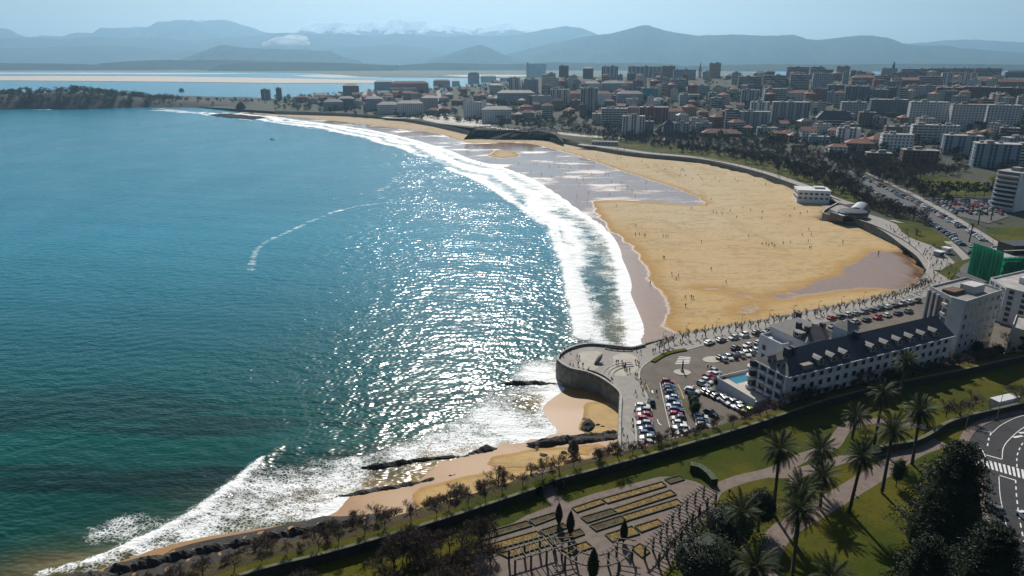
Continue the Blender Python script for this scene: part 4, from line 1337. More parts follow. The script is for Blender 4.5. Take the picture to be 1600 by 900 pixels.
for k, (b, t, lab) in enumerate(PALMS):
    q = P(b[0], b[1], ZB if k == 11 else ZP)
    zt = height_to(q.x, q.y, t)
    palm(q, zt, lab, 'palms of the park', 100 + k, 52, 1.2 if k not in (4, 7) else 1.12)

# --- conifers and pines
def at_h(k, b, t, lab, seed, wide=1.0, z=ZP, cat='tree', group=None, name=None):
    q = P(b[0], b[1], z)
    return tree(k, q, height_to(q.x, q.y, t) - z, lab, cat, group, seed, name, wide)
at_h('conifer', (1468, 868), 690, 'huge dark conifer between the palm lawn and the road', 1, 1.15, name='conifer')
at_h('conifer', (1520, 985), 820, 'dark conifer at the bottom corner beside the road', 2, 1.25, name='conifer')
at_h('conifer', (1425, 985), 838, 'dark conifer below the huge one, beside the lawn shadows', 3, 1.1, name='conifer')
at_h('pine', (1135, 868), 792, 'dark round pine beside the pergola', 4, 0.95, name='pine_tree')
at_h('pine', (1185, 830), 765, 'small dark pine under the tall palm', 5, 0.7, name='pine_tree')
at_h('pine', (1098, 935), 838, 'dark bushy pine at the lower end of the pergola', 6, 1.0, name='pine_tree')
at_h('leafy', (1400, 760), 716, 'pale loose shrub at the edge of the conifer', 7, 0.6, name='shrub', cat='shrub')

# --- cypresses of the formal garden
for k, (b, t, lab) in enumerate([((873, 820), 786, 'dark clipped cypress nearest the garden stairs'), ((891, 836), 798, 'dark clipped cypress, second along the garden axis'),
                                 ((974, 848), 812, 'dark clipped cypress on the far side of the garden crossing'), ((926, 908), 856, 'dark clipped cypress inside the round pergola')]):
    at_h('cypress', b, t, lab, k, 1.0, cat='cypress', group='garden cypresses', name='cypress')

# --- bare trees on the bank behind the wall
bank = spline([Vector(p) for p in WALL_ALL], 1.0)
bl = [0.0]
for a, b in zip(bank, bank[1:]): bl.append(bl[-1] + (b - a).length)
off = offset_line(bank, 1.0)
r_ = random.Random(11)
k = 0; pos_ = 30.0
spots = []
while pos_ < bl[-1] - 12:
    i = next(j for j, v in enumerate(bl) if v >= pos_)
    n = off[i] - bank[i]
    q = bank[i] + n * r_.uniform(1.4, 3.0)
    spots.append(q)
    pos_ += r_.uniform(3.4, 6.0)
for k, q in enumerate(spots):
    tree('bare', (q.x, q.y, ZB - 0.1), r_.uniform(2.8, 5.2), 'bare tree on the bank behind the long wall, %s counting from the near shore' % ordinal(k), 'tree', 'bare trees on the bank', 300 + k, 'bare_tree', 1.15)
# low scrub between bank and terrace
scrub = []
for k in range(170):
    i = r_.randrange(20, len(bank) - 10)
    n = off[i] - bank[i]
    q = bank[i] + n * r_.uniform(2.6, 8.0 if bank[i].x > 22 else 17)
    z = float(berm_z(q.x, q.y))
    scrub.append(q)
    tree('shrub', (q.x, q.y, z - 0.1), r_.uniform(1.3, 3.2), 'low brown leafless shrub on the scrub bank', 'shrub', 'shrubs of the bank', 500 + k, 'shrub', 1.2)
for k, o in enumerate(sorted([o for o in COL.objects if o.get('group') == 'shrubs of the bank'], key=lambda o: o.location.x)):
    o['label'] = 'low brown leafless shrub on the scrub bank, %s counting from the near shore' % ordinal(k)
for k, (px, py, h) in enumerate([(778, 770, 5.0), (788, 762, 4.5), (705, 792, 4), (590, 835, 4.5), (560, 838, 4), (420, 862, 3.5), (520, 838, 3.5), (850, 745, 4)]):
    q = P(px, py, 6.0); z = float(berm_z(q.x, q.y))
    tree('bare', (q.x, q.y, z - 0.1), h, 'bare bush on the slope above the small beach, %s from the surf end' % ordinal(sorted([778, 788, 705, 590, 560, 420, 520, 850]).index(px)), 'tree', 'bushes over the small beach', 620 + k, 'bare_tree', 1.3)
# brown thicket at the bottom, in front of the lower lawn
th = []
for k in range(44):
    px, py = r_.uniform(585, 770), r_.uniform(815, 925)
    if py < 1290 - 0.72 * px + 0: py = min(930, 1300 - 0.72 * px)
    th.append((px, py))
th += [(r_.uniform(440, 600), r_.uniform(905, 960)) for _ in range(12)]
for k, (px, py) in enumerate(th):
    q = P(px, py + 30, ZP)
    tree('bare', q, r_.uniform(5.0, 7.5), 'leafless tree in the dense brown thicket beside the garden', 'tree', 'brown thicket by the garden', 700 + k, 'bare_tree', 1.1)
# garden-end bare trees and lawn bushes
for k, (px, py, h, lab) in enumerate([(1500, 655, 6, 'spreading bare bush beside the dark curving wall'), (1478, 652, 5, 'smaller bare bush left of the white container shed'), (1590, 632, 6, 'bare tree behind the white container shed'), (1520, 640, 5.5, 'bare bush half behind the spreading one')]):
    tree('bare', P(px, py, ZP), h, lab.replace('left of', 'near'), 'tree', 'bare trees of the palm lawn', 800 + k, 'bare_tree', 1.5)
for k, (px, py, h, lab) in enumerate([(1352, 682, 2.2, 'round reddish shrub by the curved upper path'), (1280, 688, 1.6, 'small reddish shrub near the upper lawn path')]):
    tree('shrub', P(px, py, ZP), h, lab, 'shrub', None, 820 + k, 'shrub', 1.6)
# pollarded trees along the promenade
pl = spline([Vector(p) for p in ext([(1030, 548), (1060, 534), (1120, 523), (1200, 509), (1300, 489), (1380, 472), (1425, 457), (1448, 442)], ZT)], 1.0)
for k in range(0, 46):
    q = pl[min(int(k * len(pl) / 46), len(pl) - 1)]
    tree('pollard', (q.x, q.y, ZT + 0.1), r_.uniform(3.2, 4.4), 'pollarded bare tree on the seafront promenade, %s from the plaza' % ordinal(k), 'tree', 'promenade trees', 900 + k, 'pollard_tree', 1.1)
# shrubs round the hotel and flats
for k, (px, py) in enumerate([(1245, 632), (1262, 627), (1285, 618), (1305, 612), (1330, 604), (1350, 600), (1375, 592), (1432, 585), (1450, 580), (1475, 570), (1495, 566), (1515, 560), (1540, 555), (1560, 552), (1585, 545), (1600, 540), (1505, 548), (1470, 560), (1525, 548), (1575, 535)]):
    q = P(px, py, ZT + 1)
    leafy = k % 5 == 3
    tree('leafy' if leafy else 'bare', (q.x, q.y, ZT - 0.2), r_.uniform(3.5, 5.5), ('green evergreen bush' if leafy else 'brown leafless tree') + ' behind the hotel and flats, %s along the row' % ordinal(k), 'tree', 'trees behind the hotel', 960 + k, 'evergreen_bush' if leafy else 'bare_tree', 1.3)

# --- wood behind the big beach
def scatter(n, px_poly, zfun, r, mind):
    xs = [p[0] for p in px_poly]; ys = [p[1] for p in px_poly]
    wp = [tuple(zfun(a, b).xy) for a, b in px_poly]
    X = [p[0] for p in wp]; Y = [p[1] for p in wp]
    out = []
    tries = 0
    while len(out) < n and tries < n * 60:
        tries += 1
        x, y = r.uniform(min(X), max(X)), r.uniform(min(Y), max(Y))
        if not inside(wp, [x], [y])[0]: continue
        if any((x - a) ** 2 + (y - b) ** 2 < mind * mind for a, b in out): continue
        out.append((x, y))
    return out
wood = scatter(110, [(1040, 236), (1110, 243), (1180, 258), (1250, 282), (1330, 316), (1372, 330), (1350, 305), (1300, 280), (1200, 250), (1100, 236)], PT, r_, 5.0)
for k, (x, y) in enumerate(wood):
    tree('bare_far', (x, y, float(H(x, y)) - 0.2), r_.uniform(7, 11), 'leafless brown tree in the wood behind the beach wall', 'tree', 'wood behind the big beach', 1100 + k, 'bare_tree')
avn = scatter(45, [(1290, 250), (1330, 262), (1380, 285), (1445, 315), (1480, 330), (1500, 322), (1440, 296), (1400, 278), (1340, 250), (1300, 240)], PT, r_, 5.5)
for k, (x, y) in enumerate(avn):
    tree('bare_far', (x, y, float(H(x, y)) - 0.2), r_.uniform(7, 10.5), 'leafless brown tree on the inland side of the avenue', 'tree', 'trees along the avenue', 1400 + k, 'bare_tree')
# ------------------------------------------------------------------ headlands
m_cliff = mat('cliff_scrub', (0.018, 0.020, 0.013), 0.95, 0.5, 0.05, c2=(0.034, 0.032, 0.022), bump=1.0, bscale=0.15)
def dome_sheet(name, outline, hills, rim, spacing, material):
    ol = [tuple(p) for p in spline([Vector(p) for p in outline], spacing, True)]
    def zf(x, y):
        d = dist_line(ol, x, y, True)
        z = -1 + (rim + 1) * np.clip(d / 14, 0, 1) ** 0.6
        for hx, hy, rx, ry, hh in hills:
            z = z + hh * np.exp(-((x - hx) / rx) ** 2 - ((y - hy) / ry) ** 2) * np.clip(d / 60, 0, 1)
        return z + 0.8 * np.sin(x * 0.05) * np.sin(y * 0.06)
    o = struct(sheet(name, ol, zf, spacing, material))
    return o, zf, ol
PEN = ext([(-260, 176), (-100, 174), (0, 172), (45, 170), (85, 171), (135, 171), (180, 169), (240, 167.5), (300, 168), (345, 169), (372, 172)]) + ext([(430, 168), (430, 156), (330, 152), (250, 150), (180, 148), (60, 146), (-260, 146)])
_h1, _h2 = P(20, 156, 20), P(120, 159, 10)
peninsula, pen_z, pen_ol = dome_sheet('headland', PEN, [(_h1.x, _h1.y, 330, 170, 27), (_h2.x + 20, _h2.y, 130, 130, 10)], 4.0, 22, m_cliff)
# its wood reads as one mass
def tree_mass(name, pts, zf, hmin, hmax, r, protos, label, cat, sink=0.5):
    mb = MB()
    mi = 0
    for x, y in pts:
        v0, f0, m0 = r.choice(protos)
        s = r.uniform(hmin, hmax); a = r.uniform(0, 6.28); ca, sa = math.cos(a), math.sin(a)
        z = float(zf(np.array([x]), np.array([y]))[0]) - sink
        i = len(mb.v)
        mb.v += [(x + (q[0] * ca - q[1] * sa) * s, y + (q[0] * sa + q[1] * ca) * s, z + q[2] * s) for q in v0]
        mb.f += [tuple(j + i for j in f) for f in f0]
        mb.m += m0
    return mb
def proto(pair, h):
    v = pair[0].v + pair[1].v; n = len(pair[0].v)
    return [(a / h, b / h, c / h) for a, b, c in v], list(pair[0].f) + [tuple(j + n for j in f) for f in pair[1].f], [0] * len(pair[0].f) + [1] * len(pair[1].f)
r_ = random.Random(21)
lp = [proto(leafy_tree(s + 200, 9, 9, 20, 8, 0.95, 0.15), 9) for s in range(4)]
bp = [proto(bare_tree(s + 220, 11, 0.95, 3, (6, 5, 4, 0), 0.24, 0.085), 11) for s in range(4)]
pts = []
while len(pts) < 680:
    x, y = r_.uniform(_h1.x - 420, _h2.x + 190), r_.uniform(_h1.y - 220, _h1.y + 250)
    if not inside(pen_ol, [x], [y])[0]: continue
    d = dist_line(pen_ol, [x], [y], True)[0]
    z = pen_z(np.array([x]), np.array([y]))[0]
    if d > 9 and r_.random() < (z - 2.5) / 9: pts.append((x, y))
o = tree_mass('forest', pts, pen_z, 9, 15, r_, lp, '', '').build('forest', [m_bark, m_leaf])
tag(o, 'dark evergreen forest covering the low headland across the water', 'forest', kind='stuff')
pts = []
while len(pts) < 90:
    x, y = P(r_.uniform(180, 430), r_.uniform(156, 164), 5).xy
    if inside(pen_ol, [x], [y])[0]: pts.append((x, y))
o = tree_mass('treeline', pts, pen_z, 6, 11, r_, lp + bp, '', '').build('treeline', [m_bark, m_leaf])
tag(o, 'mixed dark treeline along the low neck of the headland', 'treeline', kind='stuff')
rock('sea_stack', [(367, 172), (372, 169), (380, 168.5), (386, 171), (384, 174), (372, 174.5)], 13, 'dark steep rock standing at the end of the far beach', 'rock', None, 70, z=-1)
rock('rock_reef', [(330, 180), (352, 178), (400, 182), (415, 184), (390, 186), (350, 183)], 1.6, 'low dark reef in the surf off the far beach', 'rock', None, 71, z=-0.3)
rock('islet', [(279, 142.3), (284, 141.6), (288, 142), (287, 143), (281, 143.2)], 9, 'tiny dark islet in the far bay', 'islet', None, 72, z=-1)
# headland between the two beaches
base = spline([Vector(p) for p in ext([(724, 217), (745, 214.5), (765, 217.5), (800, 218), (835, 217), (862, 216.5), (882, 220)], 1.5)], 6)
topl = spline([Vector(p) for p in ext([(741, 203), (752, 203), (770, 203.5), (800, 204), (835, 205), (858, 207.5), (880, 215)], 11.5)], 6)
n = 60
mb = MB()
def along(l, t):
    k = t * (len(l) - 1); i = min(int(k), len(l) - 2)
    return l[i].lerp(l[i + 1], k - i)
rows = 7
grid = []
for j in range(rows):
    v = j / (rows - 1)
    row = []
    for i in range(n):
        t = i / (n - 1)
        p = along(base, t).lerp(along(topl, t), v)
        zt = 11.5 if t < 0.8 else 11.5 - (t - 0.8) / 0.2 * 5.5
        jit = math.sin(i * 1.3 + j) * 1.6 * (1 - abs(2 * v - 1))
        row.append((p.x, p.y + jit, 0.6 + (zt - 0.6) * v ** 0.8))
    grid.append(row)
back = [(p[0] + 4, p[1] + 60, p[2] - 0.3) for p in grid[-1]]
grid.append(back)
mb.raw([q for row in grid for q in row], [(j * n + i, j * n + i + 1, (j + 1) * n + i + 1, (j + 1) * n + i) for j in range(rows) for i in range(n - 1)])
struct(mb.build('headland', m_cliff))
mb = MB(); wall_along(mb, [Vector(p[:2]) for p in grid[-2]][:50], 0.6, 11.0, 12.6); tag(mb.build('terrace_wall', m_wallcap), 'pale parapet along the top of the headland between the beaches', 'wall')

# ------------------------------------------------------------------ streets and open ground of the town
def drape(name, pxs, w, material, lift=0.25, px=True):
    c = spline([Vector(PT(a, b).xy) for a, b in pxs], 8)
    mb = MB(); ribbon(mb, c, -w / 2, w / 2, lift, 0, H)
    return struct(mb.build(name, material))
m_street = mat('town_street', (0.20, 0.19, 0.175), 0.9, 0.3, 0.02)
AVE = [(1285, 250), (1320, 268), (1360, 290), (1400, 310), (1440, 330), (1480, 354), (1515, 378), (1545, 402), (1575, 430)]
drape('avenue', AVE, 17, m_avenue, 0.18)
drape('promenade', [(905, 226), (960, 232), (1010, 239), (1100, 248), (1180, 266), (1245, 287), (1300, 310), (1330, 320)], 9, m_pave, 0.22)
drape('promenade', [(1300, 322), (1330, 334), (1362, 343), (1400, 362), (1432, 384), (1458, 404), (1475, 425)], 15, m_pave, 0.26)
drape('pavement', [(1392, 345), (1420, 352), (1470, 372), (1500, 395), (1515, 412)], 4, m_pave, 0.30)
drape('pavement', [(1352, 270), (1400, 292), (1450, 318), (1500, 346), (1540, 372), (1580, 395)], 4.5, m_pave, 0.30)
drape('street', [(694, 180), (690, 165), (684, 148), (681, 134)], 13, m_street, 0.5)
drape('street', [(561, 168), (565, 155), (570, 146), (574, 138)], 12, m_street, 0.5)
drape('street', [(1240, 178), (1262, 195), (1280, 210), (1292, 235), (1290, 250)], 7, m_avenue, 0.3)
drape('street', [(600, 183), (660, 186), (720, 195), (800, 203), (860, 207), (930, 214), (1040, 218)], 15, m_pave2, 0.25)
struct(sheet('square', [tuple(PT(a, b).xy) for a, b in [(655, 180), (700, 182), (760, 190), (768, 197), (730, 197), (690, 190), (655, 186)]], lambda x, y: H(x, y) + .3, 15, m_pave2))
struct(sheet('lawn', [tuple(PT(a, b).xy) for a, b in [(885, 217), (960, 229), (1060, 241), (1180, 262), (1260, 287), (1330, 316), (1390, 336), (1345, 300), (1290, 268), (1200, 246), (1100, 230), (1000, 221)]], lambda x, y: H(x, y) + .16, 15, m_grass))
for pts, z in (([(1395, 338), (1418, 342), (1450, 356), (1480, 374), (1495, 386), (1478, 392), (1440, 380), (1412, 366)], 0.3), ([(1422, 281), (1448, 276), (1500, 280), (1540, 287), (1548, 296), (1540, 306), (1450, 304), (1425, 292)], 0.3),
               ([(1540, 362), (1575, 356), (1640, 360), (1640, 392), (1580, 386)], 0.3), ([(1545, 276), (1580, 270), (1600, 274), (1580, 284), (1552, 284)], 0.3), ([(1470, 424), (1500, 410), (1530, 404), (1500, 422), (1480, 440)], 0.34)):
    pw = [tuple(PT(a, b).xy) for a, b in pts]
    struct(sheet('lawn', [tuple(p) for p in spline([Vector(p) for p in pw], 6, True)], lambda x, y, z=z: H(x, y) + z, 8, m_grass))
LOT = [tuple(PT(a, b).xy) for a, b in [(1448, 312), (1560, 310), (1575, 340), (1545, 350), (1490, 338)]]
struct(sheet('car_park', LOT, lambda x, y: H(x, y) + 0.3, 10, m_avenue))
ROAD2 = [tuple(PT(a, b).xy) for a, b in [(1492, 432), (1505, 414), (1530, 404), (1560, 410), (1560, 440), (1520, 446)]]
struct(sheet('road', ROAD2, lambda x, y: H(x, y) + 0.36, 10, m_avenue))

# ------------------------------------------------------------------ buildings of the town
WALLC = {'white': (0.66, 0.66, 0.65), 'cream': (0.55, 0.49, 0.39), 'pale grey': (0.47, 0.47, 0.47), 'grey': (0.31, 0.315, 0.33), 'dark grey': (0.15, 0.155, 0.17), 'brick red': (0.28, 0.10, 0.065),
         'dark brick': (0.15, 0.075, 0.06), 'brown': (0.21, 0.145, 0.105), 'ochre': (0.34, 0.23, 0.12), 'pink': (0.40, 0.27, 0.24), 'blue': (0.26, 0.33, 0.40), 'teal': (0.05, 0.30, 0.33)}
WM = {k: mat('wall_' + k.replace(' ', '_'), v, 0.85, 0.12, 0.08, objvar=0.2) for k, v in WALLC.items()}
m_win = mat('window_glass', (0.028, 0.033, 0.042), 0.25, 0.4, 0.3, spec=0.5)
m_tile = mat('red_roof_tile', (0.25, 0.115, 0.075), 0.85, 0.3, 0.2, objvar=0.4)
m_slate = mat('slate_roof', (0.055, 0.058, 0.066), 0.6, 0.3, 0.2, objvar=0.4)
m_flat = mat('flat_roof', (0.27, 0.255, 0.24), 0.9, 0.35, 0.15, objvar=0.6)
m_trim = mat('facade_trim', (0.50, 0.50, 0.49), 0.8, 0.1, 0.3)
BUILT = []
FOOT = []
SIZEW = lambda h: 'low' if h < 9 else 'midsize' if h < 19 else 'tall'
def building(x, y, z, w, d, h, rz, col, style='grid', roof='flat', where='', bays=None, label=None, cat='building', extra=None, px=None):
    """one town building: wall, roof, storey windows, balconies; local origin at its foot, front towards -Y"""
    o = empty('apartment_building' if h > 8.5 else 'house', (x, y, z), rz)
    st = max(1, round(h / 3.0)); sh = h / st
    mb = MB(); mb.box(0, 0, -6, w, d, h + 6); mb.build('wall', WM[col], o)
    mb = MB()
    if roof == 'flat':
        mb.box(0, 0, h + 0.003, w + 0.3, d + 0.3, 0.55)
        rr2 = random.Random(int(x * 7 + y))
        mb.box(rr2.uniform(-.25, .25) * w, rr2.uniform(-.2, .2) * d, h + 0.555, min(w * 0.3, 6), min(d * 0.4, 5), 2.4)
        if w > 20: mb.box(-rr2.uniform(.2, .38) * w, rr2.uniform(-.2, .2) * d, h + 0.557, 3.2, 3.2, 1.8)
        for _q in range(rr2.randrange(2, 6)): mb.box(rr2.uniform(-.42, .42) * w, rr2.uniform(-.4, .4) * d, h + 0.556, rr2.uniform(.7, 2.2), rr2.uniform(.7, 1.8), rr2.uniform(.8, 1.9))
        mb.build('roof', m_flat, o)
    else:
        oh, rh = 0.6, (min(w, d) * 0.30 if roof != 'steep' else min(w, d) * 0.55)
        W, D = w / 2 + oh, d / 2 + oh
        if roof == 'gable':
            mb.raw([(-W, -D, h), (W, -D, h), (W, D, h), (-W, D, h), (-W, 0, h + rh), (W, 0, h + rh)], [(0, 1, 5, 4), (2, 3, 4, 5), (1, 2, 5), (3, 0, 4), (3, 2, 1, 0)])
        else:
            k = max(W - D, 0.01) if W > D else 0.01
            kk = max(D - W, 0.0)
            mb.raw([(-W, -D, h), (W, -D, h), (W, D, h), (-W, D, h), (-k, -kk, h + rh), (k, kk, h + rh)], [(0, 1, 5, 4), (1, 2, 5), (2, 3, 4, 5), (3, 0, 4), (3, 2, 1, 0)])
        rf_ = mb.build('roof', m_slate if roof in ('slate', 'steep') else m_tile, o)
        mb = MB(); mb.box(0, 0, 0, 1.1, .8, rh + 1.0); mb.build('chimney', m_trim, rf_).location = (w * .22, d * .1, h + .1)
    wn_, bal = MB(), MB()
    e = 0.05
    def win(side, a, zc, ww, hh):
        if side == 0: wn_.face([(a - ww / 2, -d / 2 - e, zc), (a + ww / 2, -d / 2 - e, zc), (a + ww / 2, -d / 2 - e, zc + hh), (a - ww / 2, -d / 2 - e, zc + hh)])
        elif side == 1: wn_.face([(w / 2 + e, a - ww / 2, zc), (w / 2 + e, a + ww / 2, zc), (w / 2 + e, a + ww / 2, zc + hh), (w / 2 + e, a - ww / 2, zc + hh)])
        elif side == 2: wn_.face([(a + ww / 2, d / 2 + e, zc), (a - ww / 2, d / 2 + e, zc), (a - ww / 2, d / 2 + e, zc + hh), (a + ww / 2, d / 2 + e, zc + hh)])
        else: wn_.face([(-w / 2 - e, a + ww / 2, zc), (-w / 2 - e, a - ww / 2, zc), (-w / 2 - e, a - ww / 2, zc + hh), (-w / 2 - e, a + ww / 2, zc + hh)])
    for side in range(4):
        L = w if side in (0, 2) else d
        nb = max(1, int(L / (3.4 if style != 'band' else 5.0)))
        for s in range(st):
            for b in range(nb):
                a = -L / 2 + (b + 0.5) * L / nb
                if style == 'band' and side in (0, 2):
                    win(side, a, s * sh + 0.9, L / nb * 0.86, sh * 0.52)
                elif style == 'vert':
                    if b % 3 != 2: win(side, a, s * sh + 0.25, L / nb * 0.62, sh * 0.86)
                else:
                    win(side, a, s * sh + 0.95, 1.5, sh * 0.5)
        if style == 'band' and side == 0:
            for s in range(1, st):
                for b in range(0, nb, 1):
                    if (b + s) % 7 == 3: continue
                    a = -L / 2 + (b + 0.5) * L / nb
                    bal.box(a, -d / 2 - 0.55, s * sh + 0.0, L / nb * 0.92, 1.0, 0.95)
    wn_.build('window_panes', m_win, o)['kind'] = 'stuff'
    if bal.v: bal.build('balcony_fronts', m_trim if col != 'white' else WM['pale grey'], o)['kind'] = 'stuff'
    FOOT.append((x, y, max(w, d) * 0.5))
    roofn = {'flat': 'flat roof', 'hip': 'red tiled roof', 'gable': 'red tiled roof', 'slate': 'dark hipped roof', 'steep': 'steep dark roof'}[roof]
    BUILT.append((o, '%s %s %s with %s' % (SIZEW(h), col, 'house' if h <= 8.5 else 'block', roofn), where, label, cat, proj((x, y, z))[0], h))
    return o

def bld(px, py, wpx, top, col, style='grid', roof='flat', where='', d=None, rz=None, label=None, cat='building'):
    q = PT(px, py)
    dep = q.y * math.cos(PITCH) - (q.z - CAM_Z) * math.sin(PITCH)
    w = wpx * dep / FPX
    h = max(3.5, height_to(q.x, q.y, top) - q.z)
    if roof != 'flat': h *= 0.8
    d = d or min(max(9, w * 0.5), 16)
    a = math.atan2(-q.x, q.y) if rz is None else rz
    return building(q.x + math.sin(-a) * 0, q.y + d / 2, q.z, w, d, h, a * 0.6 if rz is None else rz, col, style, roof, where, label=label, cat=cat)

SKY, UP, MID, LOW, SEA_, VIL = 'on the skyline', 'on the upper slope', 'on the middle slope', 'on the lower slope', 'on the far seafront', 'above the far beach'
